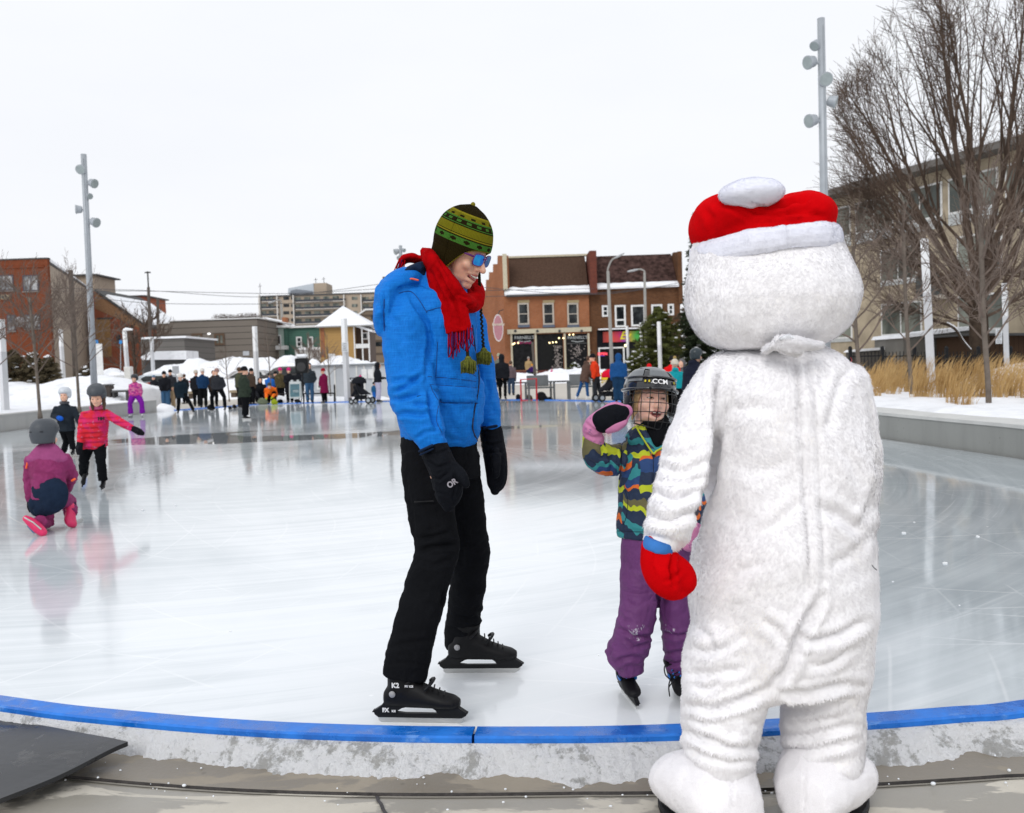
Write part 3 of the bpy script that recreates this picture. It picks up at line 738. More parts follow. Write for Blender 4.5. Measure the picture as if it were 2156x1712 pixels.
# ------------------------------------------------------------ generic smaller figures
def figure(root, J, s, spec, fwd, vox=.016):
    """J: world joints; s: scale to a 1.75 m adult; fwd: facing; builds body, jacket, trousers, footwear, hat, hands"""
    f = Vector(fwd).normalized(); up = Vector((0, 0, 1)); rt = f.cross(up).normalized(); V_ = Vector
    g = {k: V_(v) for k, v in J.items()}
    hs = spec.get('hs', s); tk = spec.get('bulk', 1.0) * s * 1.08
    hf = V_(spec.get('look', f)).normalized(); Mh = frame(g['head'], hf, spec.get('hup', up))
    # body
    b = MB(); madd(b, head_shape(True, neck=False, ears=False), Mh, hs)
    b.tube([g['head'] - Mh.to_3x3() @ V_((0, .02, .06)) * hs, g['neck'], g['chest'], g['pelvis']], [.05 * s, .055 * s, .09 * s, .09 * s], 12)
    for q in 'LR':
        b.tube([g['sh' + q].lerp(g['chest'], .3), g['el' + q], g['ha' + q]], [.035 * s, .03 * s, .026 * s], 8, round_=True)
        b.tube([g['pelvis'], g['kn' + q], g['an' + q].lerp(g['kn' + q], .3)], [.06 * s, .045 * s, .035 * s], 8, round_=True)
    finish(fuse(b, max(vox * .75, .006) if hs > .6 else vox, 3, 'body'), 'body', root, spec.get('skin', M_SKIN))
    # jacket
    a = MB(); tors = []; coat = spec.get('coat', .0) * s; wd = spec.get('waist', (.19, .14))
    pel, che, nec = g['pelvis'], g['chest'], g['neck']; ax = (che - pel).normalized(); rx = rt; dx = ax.cross(rx).normalized() * -1
    def sec(p, w, d, ax_=None): tors.append((p, rx * w * tk, dx * d * tk))
    if coat > 0:
        dn = V_((0, 0, -1)) if not spec.get('seated') else -ax
        sec(pel + dn * (coat), .215, .175); sec(pel + dn * coat * .5, .20, .165)
    sec(pel - ax * .06 * s, .195, .155); sec(pel.lerp(che, .35), wd[0], wd[1]); sec(pel.lerp(che, .75), wd[0] + .01, wd[1] + .015); sec(che, .19, .14); sec(che.lerp(nec, .6), .14, .105); sec(nec, .075, .075); sec(nec + (nec - che).normalized() * .045 * s, .065, .07)
    a.loft(tors, 20)
    ar = spec.get('arm', 1.0)
    for q in 'LR':
        a.tube([g['sh' + q].lerp(che, .25), g['sh' + q], g['sh' + q].lerp(g['el' + q], .5), g['el' + q], g['el' + q].lerp(g['ha' + q], .5), g['el' + q].lerp(g['ha' + q], .86)], [.075 * tk * ar, .078 * tk * ar, .07 * tk * ar, .064 * tk * ar, .057 * tk * ar, .048 * tk * ar], 12, round_=True)
    hood = spec.get('hood')
    if hood == 'down': a.ell(nec - f * .06 * s + up * .02 * s, (.11 * s, .11 * s, .07 * s), Mh.to_3x3())
    if hood == 'up':
        a.ell(g['head'] + Mh.to_3x3() @ V_((0, -.035, .02)) * hs, V_((.108, .115, .135)) * hs, Mh.to_3x3()); a.tube([g['head'] - hf * .05 * hs, nec], [.09 * hs, .11 * s], 12)
    mj = fuse(a, vox, 3, 'jacket'); rumple(mj, spec.get('rump', .012) * s, 9 / s, 3, (1, 1, 1.6), seed=hash(root['label']) % 97 if 0 else len(root['label']))
    finish(mj, 'jacket', root, spec['jacket'])
    if hood == 'up':
        e = MB(); e.ell(g['head'] + Mh.to_3x3() @ V_((0, .045, -.005)) * hs, V_((.070, .062, .088)) * hs, Mh.to_3x3()); e.build('face', spec.get('skin', M_SKIN), root, smooth=True)
    # trousers
    t = MB(); lw = spec.get('leg', 1.0) * tk
    t.loft([(pel + ax * .08 * s, rx * .165 * tk, dx * .125 * tk), (pel, rx * .18 * tk, dx * .14 * tk), (pel - V_((0, 0, .1 * s)), rx * .17 * tk, dx * .13 * tk)], 16)
    for q, sg in (('L', -1), ('R', 1)):
        hp = pel + rt * (sg * .085 * s)
        t.tube([hp, hp.lerp(g['kn' + q], .5), g['kn' + q], g['kn' + q].lerp(g['an' + q], .5), g['an' + q]], [.10 * lw, .092 * lw, .076 * lw, .070 * lw, .068 * lw * spec.get('hem', 1.0)], 12, round_=False)
    mt = fuse(t, vox, 3, 'trousers'); rumple(mt, .012 * s, 10 / s, 3, (1, 1, 2), seed=3); finish(mt, 'trousers', root, spec['pants'])
    # footwear
    kind, fm = spec.get('shoe', ('boot', M_DKPL))
    for q in 'LR':
        an = g['an' + q]; ff = V_(J.get('ft' + q, f)).normalized(); fu = V_(J.get('fu' + q, up)); base = an - fu * (.10 * s if kind == 'boot' else .155 * s)
        if kind == 'skate':
            skate(root, 'skate', base - ff * .10 * s - fu * .0, base + ff * .17 * s, fu, 1, shell=fm, holder=spec.get('holder', M_DKPL))
        else:
            bm_ = MB(); bm_.tube([an + fu * .02 * s, an - fu * .05 * s], [.055 * s, .055 * s], 10, round_=True)
            bm_.loft([(base + ff * y * s + fu * z * s, rt * w * s, fu * h * s) for y, z, w, h in ((-.085, .045, .025, .035), (-.05, .05, .042, .05), (.03, .045, .046, .045), (.11, .035, .046, .034), (.16, .028, .03, .024))], 12)
            finish(fuse(bm_, .012 * max(s, .6), 2, 'boot'), 'boot', root, fm)
    # hands
    gm = spec.get('glove')
    for q in 'LR':
        if spec.get('pocket'): break
        d = (g['ha' + q] - g['el' + q]).normalized(); h = MB(); o = g['ha' + q] - d * .02 * s; gs = spec.get('gs', 1.0) * s
        sd = d.cross(f if abs(d.dot(f)) < .9 else up).normalized()
        if gm is not None:
            h.tube([o - d * .02 * gs, o + d * .03 * gs, o + d * .09 * gs, o + d * .13 * gs], [(.034 * gs, .034 * gs), (.042 * gs, .036 * gs), (.044 * gs, .032 * gs), (.028 * gs, .024 * gs)], 10, round_=True)
            h.tube([o + d * .03 * gs + f * .02 * gs, o + d * .07 * gs + f * .055 * gs], [.018 * gs, .014 * gs], 8, round_=True)
            finish(fuse(h, .007 if s > .5 and vox < .012 else .011, 2, 'glove'), 'glove', root, gm)
        else:
            h.tube([o, o + d * .085 * s], [(.026 * s, .034 * s), (.020 * s, .038 * s)], 8, ref=f, round_=True)
            for k in range(4): h.tube([o + d * .07 * s + f * (k - 1.5) * .02 * s, o + d * .13 * s + f * (k - 1.5) * .021 * s + sd * .012 * s, o + d * (.165 - .012 * abs(k - 1.3)) * s + f * (k - 1.5) * .02 * s + sd * .03 * s], [.0095 * s, .009 * s, .007 * s], 6, round_=True)
            h.tube([o + d * .02 * s + f * .03 * s, o + d * .07 * s + f * .06 * s, o + d * .10 * s + f * .065 * s], [.012 * s, .011 * s, .008 * s], 6, round_=True)
            h.build('hand', spec.get('skin', M_SKIN), root, smooth=True)
    # head wear and hair
    hat = spec.get('hat'); R3 = Mh.to_3x3()
    if spec.get('hair'):
        h = MB(); h.ell(g['head'] + R3 @ V_((0, -.022, .035)) * hs, V_((.083, .10, .095)) * hs, R3)
        if spec.get('longhair'): 
            for sg in (-1, 1): h.tube([g['head'] + R3 @ V_((sg * .07, -.01, .0)) * hs, g['head'] + R3 @ V_((sg * .075, .0, -.09)) * hs, g['head'] + R3 @ V_((sg * .07, .02, -.17)) * hs], [.028 * hs, .026 * hs, .016 * hs], 8, round_=True)
        me = fuse(h, .012 * max(hs, .5), 2, 'hair'); rumple(me, .006, 30, 2); finish(me, 'hair', root, spec['hair'])
    if hat:
        k, hm = hat[:2]; h = MB(); O = g['head'] + R3 @ V_((0, -.012, .035)) * hs
        if k == 'beanie':
            segs = []
            for z, r in ((.005, 1.0), (.03, 1.04), (.06, 1.0), (.09, .86), (.115, .62), (.132, .3)): segs.append((O + R3 @ V_((0, -.006, z)) * hs, R3 @ V_((.087 * r, 0, 0)) * hs, R3 @ V_((0, .106 * r, 0)) * hs))
            h.loft(segs, 18); o = h.build('hat', hm, root, smooth=True)
            bnd = MB(); bnd.loft([(O + R3 @ V_((0, -.006, z)) * hs, R3 @ V_((r, 0, 0)) * hs, R3 @ V_((0, r * 1.2, 0)) * hs) for z, r in ((-.012, .088), (-.01, .093), (.028, .095), (.032, .09))], 18); bnd.build('hat_cuff', hm, o, smooth=True)
            if len(hat) > 2:
                pm = MB(); pm.ell(O + R3 @ V_((0, -.01, .155)) * hs, .042 * hs, n=10, m=8); me = pm.mesh('pompom'); rumple(me, .012 * hs, 60, 2); finish(me, 'pompom', o, hat[2])
        elif k == 'helmet':
            segs = []
            for z, r in ((-.085, .84), (-.05, .95), (-.01, 1.03), (.03, 1.07), (.065, 1.03), (.095, .91), (.12, .70), (.136, .42)): segs.append((O + R3 @ V_((0, -.004 if z > 0 else -.034, z)) * hs, R3 @ V_((.110 * r, 0, 0)) * hs, R3 @ V_((0, .128 * r * (1 if z > 0 else .78), 0)) * hs))
            h.loft(segs, 26); me = fuse(h, .008, 3, 'helmet'); 
            # open the face: push the front of the lower rim up
            o = finish(me, 'helmet', root, hm)
            for sx, yy, zz in ((-.05, -.128, .025), (0, -.128, .045), (.05, -.128, .025), (-.03, .115, .06), (.03, .115, .06)): v_ = MB(); v_.box(O + R3 @ V_((sx, yy, zz)) * hs, V_((.026, .010, .006)) * hs, R3); v_.build('vent', M_DKPL, o)
            st = MB(); st.tube([g['head'] + R3 @ V_((-.078, .01, 0)) * hs, g['head'] + R3 @ V_((-.06, .03, -.09)) * hs, g['head'] + R3 @ V_((0, .05, -.118)) * hs, g['head'] + R3 @ V_((.06, .03, -.09)) * hs, g['head'] + R3 @ V_((.078, .01, 0)) * hs], .005 * hs, 6); st.build('chin_strap', M_DKPL, o, smooth=True)
    if spec.get('eyes', True):
        for sx in (-.030, .030): e = MB(); e.ell(g['head'] + R3 @ V_((sx, .083, .003)) * hs, V_((.009, .006, .0055)) * hs, R3, 8, 6); e.build('eye', M_EYED, root, smooth=True)
    if spec.get('scarf'):
        e = MB(); P_ = [nec + (rt * math.cos(t_ * .7) * .088 + f * (math.sin(t_ * .7) * .088 + .01)) * s + up * (.02 + .012 * math.sin(t_ * .7)) * s for t_ in range(10)]
        e.tube(P_, [(.045 * s, .04 * s)] * 10, 10, round_=True); finish(fuse(e, .012 * s + .002, 3, 'neck_warmer'), 'neck_warmer', root, spec['scarf'])
    return Mh
def pose(base, H, face, arms='down', lean=0.0, stance=.20, stride=0.0, skates=False, legbend=0.0, headlift=0.0, sink=0.0):
    s = H / 1.80 if skates else H / 1.76; b = Vector(base); a = R(face); f = Vector((math.cos(a), math.sin(a), 0)); r = Vector((math.sin(a), -math.cos(a), 0)); up = Vector((0, 0, 1))
    ft = .155 if skates else .10
    L = lambda x, y, z: b + r * x * s + f * y * s + up * z * s
    sl = math.sin(R(lean)); cl_ = math.cos(R(lean)); pz = .93 + (.05 if skates else 0) - sink
    T = lambda x, h, y=0: L(x, h * sl + y, pz + h * cl_)
    J = dict(pelvis=L(0, -sl * .05, pz), chest=T(0, .38), neck=T(0, .53), head=T(0, .68 + headlift, .03 + .02))
    J['shL'] = T(-.185, .42); J['shR'] = T(.185, .42)
    for q, sg in (('L', -1), ('R', 1)):
        am = arms if isinstance(arms, str) else arms[0 if q == 'L' else 1]
        if am == 'down': J['el' + q] = T(sg * .23, .13, -.02 - sl * .08); J['ha' + q] = T(sg * .22, -.12, .05)
        elif am == 'pocket': J['el' + q] = T(sg * .28, .12, -.06); J['ha' + q] = T(sg * .17, -.03, .09)
        elif am == 'front': J['el' + q] = T(sg * .22, .14, .06); J['ha' + q] = T(sg * .10, .12, .30)
        elif am == 'out': J['el' + q] = T(sg * .38, .26, .02); J['ha' + q] = T(sg * .58, .12, .1)
        elif am == 'low': J['el' + q] = T(sg * .2, .16, .1); J['ha' + q] = L(sg * .14, sl * .45 + .2, pz - .05)
        elif am == 'phone': J['el' + q] = T(sg * .2, .16, .12); J['ha' + q] = T(sg * .06, .32, .28)
        st = stride * (1 if q == 'L' else -1)
        J['an' + q] = L(sg * stance / 2, st, ft); J['kn' + q] = L(sg * (stance / 2 + .005), st * .45 + .03 + legbend, (pz + ft) / 2 + .03)
        J['ft' + q] = f + r * sg * .2
    return J, s, f
# ============================================================ the man in the blue jacket
def man():
    t = thing('person', 'man in blue hooded jacket, red scarf and green knitted hat, laughing', 'person', (at(930, 1470, 3.58).x, 3.58, 0))
    n = NT('blue_jacket_cloth'); v = n.coord(); w1 = n.noise(n.coord((14, 14, 330)), 1, 3, .6); w2 = n.noise(n.coord((330, 330, 14)), 1, 3, .6); f = n.noise(v, 5, 4)
    slub = n.math('ADD', n.math('MULTIPLY', w1, .5), n.math('MULTIPLY', w2, .5))
    n.set('Base Color', n.ramp(n.math('ADD', n.math('MULTIPLY', slub, .9), n.math('MULTIPLY', f, .12)), [(.36, (.002, .12, .48)), (.52, (.003, .165, .60)), (.68, (.010, .21, .68))]))
    n.set('Roughness', .7); n.set('Specular IOR Level', .15)
    b1 = n.bump(n.noise(n.coord((1, 1, .6)), 8, 4, .55, 1.4), .35, .03); n.bump(slub, .1, .003, b1); JB = n.m
    NAVY = cloth('navy_lining', (.008, .018, .045), fold=.5)
    # --- head and body
    f = Vector((.80, -.42, -.43)).normalized(); u = Vector((.381, -.20, .903))
    chin = at(981, 606, 3.50); M0 = frame((0, 0, 0), f, u); O = chin - M0.to_3x3() @ Vector((0, .070, -.118)); Mh = frame(O, f, u)
    b = MB(); madd(b, head_shape(), Mh)
    P = lambda U, V, y: at(U, V, y)
    b.tube([P(930, 620, 3.56), P(925, 700, 3.58), P(925, 800, 3.58), P(922, 930, 3.58)], [.06, .12, .11, .11], 12)
    for pts in ([(870, 660, 3.42), (866, 820, 3.36), (925, 1000, 3.30)], [(985, 680, 3.72), (1010, 800, 3.76), (1040, 980, 3.70)], [(915, 940, 3.52), (920, 1150, 3.40), (875, 1350, 3.31)], [(950, 940, 3.64), (985, 1150, 3.73), (978, 1280, 3.775)]):
        b.tube([P(*q) for q in pts], [.045, .04, .035], 8, round_=True)
    finish(fuse(b, .0048, 4, 'body'), 'body', t, M_SKIN)
    R3 = Mh.to_3x3(); H = lambda x, y, z: Mh @ Vector((x, y, z))
    # laughing mouth
    m = MB(); m.ell(H(0, .075, -.069), (.030, .014, .0110), R3, mi=0); m.build('mouth', M_MOUTH, t, smooth=True)
    m = MB()
    for k in range(10):
        a = (k - 4.5) * .0054; m.box(H(a, .0940 - a * a * 21.5, -.0660 + a * a * 12), (.0052, .005, .0098 - abs(a) * .09), R3)
    m.build('teeth', M_TEETH, t, bev=.001)
    m = MB(); m.tube([H(-.033, .073, -.053), H(-.018, .089, -.0595), H(0, .0985, -.0600), H(.018, .089, -.0595), H(.033, .073, -.053)], [.0020, .0026, .0028, .0026, .0020], 8, round_=True)
    m.tube([H(-.033, .073, -.056), H(-.020, .086, -.071), H(0, .0950, -.0780), H(.020, .086, -.071), H(.033, .073, -.056)], [.0020, .0032, .0040, .0032, .0020], 8, round_=True); m.build('lips', M_LIP, t, smooth=True)
    # sunglasses
    PUR = mat('purple_frame', (.10, .008, .14), .3, var=.05); 
    n = NT('blue_mirror_lens'); lw = n.new('ShaderNodeLayerWeight'); n.set('Base Color', n.ramp(n.noise(n.coord(), 25, 2), [(.35, (.02, .10, .62)), (.6, (.03, .38, .80))])); n.set('Metallic', .85); n.set('Roughness', .08); LENS = n.m
    g = MB()
    for s_ in (-1, 1):
        c = (s_ * .0335, .101, .003); ring = []
        for k in range(20):
            a = 2 * math.pi * k / 20; cx, cz = math.cos(a), math.sin(a); rx = .0285 * (abs(cx) ** .6) * (1 if cx > 0 else -1); rz = .0225 * (abs(cz) ** .6) * (1 if cz > 0 else -1)
            ring.append(H(c[0] + rx, c[1] - abs(c[0] + rx) * .22 + .006, c[2] + rz))
        secs = []
        g.tube(ring + ring[:2], .0024, 8)
        g.tube([H(s_ * .060, .092, .012), H(s_ * .075, .06, .012), H(s_ * .081, .0, .010)], [.0040, .0032, .0025], 6)
    g.tube([H(-.010, .106, .010), H(0, .110, .013), H(.010, .106, .010)], .0038, 8)
    go = g.build('sunglasses', PUR, t, smooth=True)
    for s_ in (-1, 1):
        l_ = MB(); ring = []; cc = (s_ * .0335, .101, .003)
        for k in range(20):
            a = 2 * math.pi * k / 20; cx, cz = math.cos(a), math.sin(a); rx = .0275 * (abs(cx) ** .6) * (1 if cx > 0 else -1); rz = .0215 * (abs(cz) ** .6) * (1 if cz > 0 else -1)
            ring.append(H(cc[0] + rx, cc[1] - abs(cc[0] + rx) * .22 + .006, cc[2] + rz))
        l_.prism(ring, R3 @ Vector((0, 1, 0)), .0015); l_.build('lens', LENS, go)
    # --- knitted hat with ear flaps
    n = NT('knitted_wool'); v = n.coord(kind='UV'); sx = n.new('ShaderNodeSeparateXYZ'); n.l(v, sx.inputs[0])
    z = sx.outputs['Y']; an = sx.outputs['X']
    DK, OL, GR, YG = (.022, .016, .004), (.24, .22, .012), (.075, .24, .035), (.36, .31, .02)
    stops = [(0, YG), (.035, DK), (.20, GR), (.23, GR), (.335, DK), (.36, YG), (.385, DK), (.40, OL), (.52, OL), (.56, DK), (.585, GR), (.60, DK), (.69, GR), (.715, OL), (.80, YG), (.83, DK)]
    c = n.ramp(z, stops, 'CONSTANT')
    def checker(z0, z1, reps, col, th=.0):
        ins = n.math('MULTIPLY', n.math('GREATER_THAN', z, z0), n.math('LESS_THAN', z, z1))
        wv = n.math('SINE', n.math('MULTIPLY', an, reps * 2 * math.pi)); return n.math('MULTIPLY', ins, n.math('GREATER_THAN', wv, th))
    c = n.mix(checker(.25, .30, 13, None, .2), c, DK); c = n.mix(checker(.235, .315, 13, None, .85), c, DK)
    c = n.mix(checker(.625, .67, 15, None, .1), c, GR); c = n.mix(checker(.73, .77, 12, None, .3), c, DK)
    st = n.math('SINE', n.math('MULTIPLY', an, 120 * 2 * math.pi)); row = n.math('SINE', n.math('MULTIPLY', z, 250.0))
    h = n.math('MULTIPLY', n.math('ADD', st, 1.0), n.math('ADD', row, 1.4))
    c = n.mix(n.math('MULTIPLY', n.ramp(n.math('MULTIPLY', h, .2), [(0, 1.0), (.5, 0.0)]), .25), c, DK)
    n.set('Base Color', c); n.set('Roughness', 1.0); n.set('Specular IOR Level', .05); n.bump(n.math('ADD', h, n.math('MULTIPLY', n.noise(n.coord(), 300, 3), 2.0)), .7, .004); KN = n.m
    hb = MB(); nu, nv = 64, 30; vs = []; uv = []
    def prof(w):  # radius / height of the dome, w 0 at the rim, 1 at the tip
        rr_ = [1.0, 1.03, 1.05, 1.06, 1.05, 1.02, .98, .92, .82, .68, .48, .12]; x = w * 11; i = min(int(x), 10); return rr_[i] + (rr_[i + 1] - rr_[i]) * (x - i)
    for j in range(nv + 1):
        w = j / nv
        for i in range(nu + 1):
            a = 2 * math.pi * i / nu; side = abs(math.cos(a)); fr_ = math.sin(a)
            rim = .030 if fr_ > 0 else -.045 + 0 * side
            # rim height round the head: high over the brow, long flaps over the ears, low at the nape
            flap = math.exp(-((math.degrees(a) - 182 + (0)) / 30) ** 2) + math.exp(-((math.degrees(a) - 358) / 30) ** 2) + math.exp(-((math.degrees(a) + 2) / 30) ** 2)
            base = .040 * max(0, math.sin(a)) ** .5 - .045 * max(0, -math.sin(a)) ** .5
            rim = base - .085 * min(1, flap)
            zz = rim + (.176 - rim) * w; rr_ = prof(max(0, (zz + .0) / .176) if zz > 0 else 0)
            if zz < 0: rr_ = 1.0 - .10 * min(1, -zz / .09)
            vs.append(H(.089 * rr_ * math.cos(a), -.010 - (.012 * max(0, zz) / .176) + .109 * rr_ * math.sin(a), zz)); uv.append((i / nu, max(0, min(1, (zz - base * .6 + .0) / .176)) if zz - base > 0 else 0))
    hb.add(vs, [(j * (nu + 1) + i, j * (nu + 1) + i + 1, (j + 1) * (nu + 1) + i + 1, (j + 1) * (nu + 1) + i) for j in range(nv) for i in range(nu)])
    w_ = wloc(t); me = bpy.data.meshes.new('hat'); me.from_pydata([tuple(Vector(p) - w_) for p in hb.v], [], hb.f); ul = me.uv_layers.new(name='UVMap')
    for lp in me.loops: ul.data[lp.index].uv = uv[lp.vertex_index]
    # band position measured up from a level line for the stripes, dark on the flaps
    for lp in me.loops:
        zz = (Mh.inverted() @ (me.vertices[lp.vertex_index].co + w_)).z; x = uv[lp.vertex_index][0]
        w01 = (zz - .012) / .176 * 1.02 + .06; rimz = uv[lp.vertex_index][1]; ul.data[lp.index].uv = (x, max(.04, w01))
    me.polygons.foreach_set('use_smooth', [True] * len(me.polygons)); ho = link('hat', me, t, KN); md = ho.modifiers.new('s', 'SOLIDIFY'); md.thickness = .006; md.offset = 1
    YGM = cloth('olive_yarn', (.21, .18, .02), fold=.2, weave=150, wv=.4)
    rimpts = [vs[i] for i in range(nu + 1)]; e = MB()
    for i in range(nu): 
        for k in range(2): e.ell(rimpts[i].lerp(rimpts[i + 1], k / 2), .0052, n=6, m=5)
    e.build('hat_trim', YGM, ho, smooth=True)
    e = MB(); e.ell(H(0, -.025, .182), (.010, .010, .012), R3, 8, 6); e.build('hat_tip', YGM, ho, smooth=True)
    def braid(pts, r): 
        m_ = MB(); sp_ = smooth_pts([tuple(p) for p in pts], 18)
        for k, q in enumerate(sp_): m_.ell(Vector(q) + Vector((.0022 * (-1) ** k, 0, 0)), (r, r, r * 1.5), n=6, m=5)
        return m_
    DKW = cloth('dark_wool', (.02, .017, .006), weave=150, wv=.4)
    WOOL = mat('olive_wool_yarn', (.10, .11, .012), .95, var=.6, vs=90, bs=.5)
    for pts, end in (([P(1008, 565, 3.62), P(1010, 600, 3.60), P(1013, 660, 3.55), P(1018, 735, 3.50)], (1019, 750, 3.49)), ([P(970, 640, 3.46), P(978, 690, 3.42), P(983, 725, 3.375), P(985, 755, 3.37)], (986, 768, 3.37))):
        bo = braid(pts, .0045).build('tassel', DKW, t, smooth=True); c0_ = P(*end); q = MB(); rg = random.Random(5)
        q.ell(c0_ + Vector((0, 0, .022)), (.013, .013, .012), n=8, m=6)
        for k in range(70):
            a, s_ = rg.uniform(0, 6.28), rg.uniform(.006, .028); e_ = Vector((math.cos(a) * s_, math.sin(a) * s_, -.012 - rg.random() * .024)); mid = Vector((math.cos(a) * s_ * 1.0, math.sin(a) * s_ * 1.0, .010))
            q.tube([c0_ + Vector((0, 0, .026)), c0_ + mid, c0_ + e_], [.0028, .0034, .003], 5)
        q.build('pompom', WOOL, bo, smooth=True)
    # --- jacket
    a = MB(); S = lambda V, l, r, y, d: (at((l + r) / 2, V, y), Vector(((r - l) / 2 * y / FPX, 0, 0)), Vector((0, d, 0)))
    tor = [S(931, 846, 1001, 3.58, .150), S(922, 842, 1009, 3.58, .165), S(880, 838, 1020, 3.58, .18), S(840, 842, 1019, 3.58, .185), S(790, 846, 1010, 3.58, .19), S(740, 846, 1005, 3.58, .195), S(690, 842, 1003, 3.58, .20), S(650, 838, 1001, 3.58, .20), S(622, 840, 990, 3.575, .185), S(598, 862, 975, 3.57, .13), S(580, 880, 962, 3.565, .10), S(566, 895, 950, 3.56, .085)]
    # the hem dips at the front
    tor[0] = (tor[0][0] + Vector((0, 0, .0)), tor[0][1] + Vector((0, 0, -.018)), tor[0][2]); tor[1] = (tor[1][0], tor[1][1] + Vector((0, 0, -.018)), tor[1][2])
    a.loft(tor, 32)
    plimb(a, smooth_pts([(868, 640, 34, 3.45, .07), (855, 668, 44, 3.42, .085), (854, 730, 47, 3.39, .08), (862, 790, 50, 3.365, .078), (866, 830, 50, 3.345, .075), (880, 868, 46, 3.31, .068), (898, 905, 38, 3.28, .058), (914, 944, 27, 3.27, .047), (918, 952, 25, 3.27, .044)], 4))
    plimb(a, smooth_pts([(972, 650, 30, 3.70, .07), (990, 690, 36, 3.74, .075), (1005, 760, 34, 3.76, .07), (1012, 810, 33, 3.76, .066), (1022, 850, 30, 3.74, .06), (1032, 898, 21, 3.70, .048), (1034, 908, 19, 3.70, .045)], 4))
    # hood lying on the back
    plimb(a, smooth_pts([(876, 590, 20, 3.56, .11), (850, 602, 34, 3.54, .15), (826, 628, 36, 3.52, .17), (818, 660, 29, 3.50, .17), (810, 692, 17, 3.50, .13)], 4))
    plimb(a, [(900, 588, 28, 3.57, .12), (935, 592, 26, 3.55, .11), (958, 606, 20, 3.53, .10)])
    me = fuse(a, .0072, 5, 'jacket')
    X = lambda L: [(737 + x * .3443, 410.6 + y * .3443) for x, y in L]
    cr_ = [(X([(450, 1090), (400, 1130), (330, 1180), (260, 1215)]), .014, 5), (X([(460, 1200), (380, 1230), (290, 1250), (240, 1245)]), .013, 5), (X([(500, 1330), (430, 1350), (340, 1335), (270, 1350)]), .011, 5), (X([(500, 1270), (440, 1290), (380, 1270)]), .009, 4),
           (X([(430, 1140), (330, 1130), (240, 1150)]), .009, 5), (X([(540, 1440), (460, 1450), (390, 1500)]), .007, 4), (X([(360, 590), (420, 700), (480, 800), (490, 900), (470, 1050), (460, 1180)]), .012, 5), (X([(480, 1180), (490, 1260), (500, 1330), (530, 1430)]), .022, 5),
           (X([(220, 700), (300, 800), (330, 900)]), .006, 7), (X([(250, 900), (300, 1000), (310, 1100)]), .006, 8), (X([(500, 1108), (620, 1125), (770, 1142)]), .003, 1.6, 1),
           (X([(750, 790), (770, 950), (795, 1100), (790, 1200), (765, 1320), (755, 1430), (790, 1500)]), .007, 2.2), (X([(735, 800), (752, 950), (772, 1100), (766, 1200), (745, 1320), (738, 1430), (740, 1500)]), .003, 1.6),
           (X([(500, 1172), (640, 1180), (770, 1185)]), .003, 1.5), (X([(505, 1190), (540, 1250), (580, 1270), (700, 1270), (785, 1272)]), .006, 2.2), (X([(520, 1275), (515, 1350), (540, 1440)]), .004, 3), (X([(600, 1320), (620, 1400), (680, 1480)]), .006, 7), (X([(540, 1450), (620, 1490), (720, 1510)]), .006, 5), (X([(500, 900), (560, 1000), (600, 1060)]), .005, 8), (X([(620, 1050), (700, 1090), (760, 1100)]), .004, 6),
           (X([(830, 1130), (850, 1200), (835, 1260)]), .008, 4), (X([(800, 1420), (850, 1390), (890, 1400)]), .006, 4), (X([(830, 1300), (870, 1290), (880, 1330)]), .006, 4), (X([(170, 640), (200, 720), (170, 830)]), .008, 6), (X([(210, 600), (210, 720), (215, 830)]), .012, 4), (X([(270, 590), (340, 560), (430, 545), (520, 570)]), .007, 4), (X([(470, 715), (540, 690), (560, 690)]), .003, 2)]
    crease(me, cr_); rumple(me, .0075, 5.5, 4, (1, 1, 1.5), 5); bt = bvh(me); jo = finish(me, 'jacket', t, JB); DB = mat('dark_blue_stitch', (.002, .05, .22), .8); NV_ = mat('navy_piping', (.006, .014, .05), .7)
    seam(bt, 'zip_edge', X([(748, 800), (766, 950), (788, 1100), (783, 1200), (760, 1320), (750, 1430), (778, 1500)]), .0035, NV_, jo, .0); seam(bt, 'zip_edge', X([(732, 1085), (770, 1110)]), .0015, DB, jo)
    patch_on(bt, 'pocket_flap', X([(492, 1160), (772, 1178), (778, 1272), (560, 1268)]), JB, jo, .009)
    for L_ in ([(490, 1160), (620, 1168), (772, 1178)], [(492, 1165), (515, 1215), (560, 1268), (680, 1272), (782, 1274)], [(478, 1110), (620, 1122), (770, 1140)], [(540, 1290), (530, 1380), (560, 1450)], [(470, 710), (540, 690), (600, 690)], [(535, 900), (530, 1000), (525, 1105)]): seam(bt, 'stitching', X(L_), .0016, DB, jo)
    seam(bt, 'hood_seam', X([(300, 600), (370, 590), (420, 640), (470, 720)]), .0018, DB, jo); seam(bt, 'hood_seam', X([(208, 640), (207, 720), (210, 830)]), .003, DB, jo)
    # hood lining, collar, cord, cuffs, zip flap end, sleeve lettering
    m = MB(); plimb(m, smooth_pts([(888, 566, 12, 3.56, .10), (866, 578, 15, 3.55, .13), (842, 592, 13, 3.54, .15), (820, 610, 8, 3.53, .15)], 4)); plimb(m, smooth_pts([(893, 570, 12, 3.55, .12), (908, 592, 12, 3.54, .13), (918, 602, 8, 3.52, .12)], 3))
    finish(fuse(m, .007, 4, 'hood_lining'), 'hood_lining', jo, NAVY)
    m = MB(); m.tube([Vector(q) for q in smooth_pts([tuple(P(856, 590, 3.405)), tuple(P(866, 587, 3.40)), tuple(P(880, 590, 3.40))], 4)], .0035, 8, round_=True); m.build('hood_cord', mat('orange_cord', (.75, .12, .05), .6), jo, smooth=True)
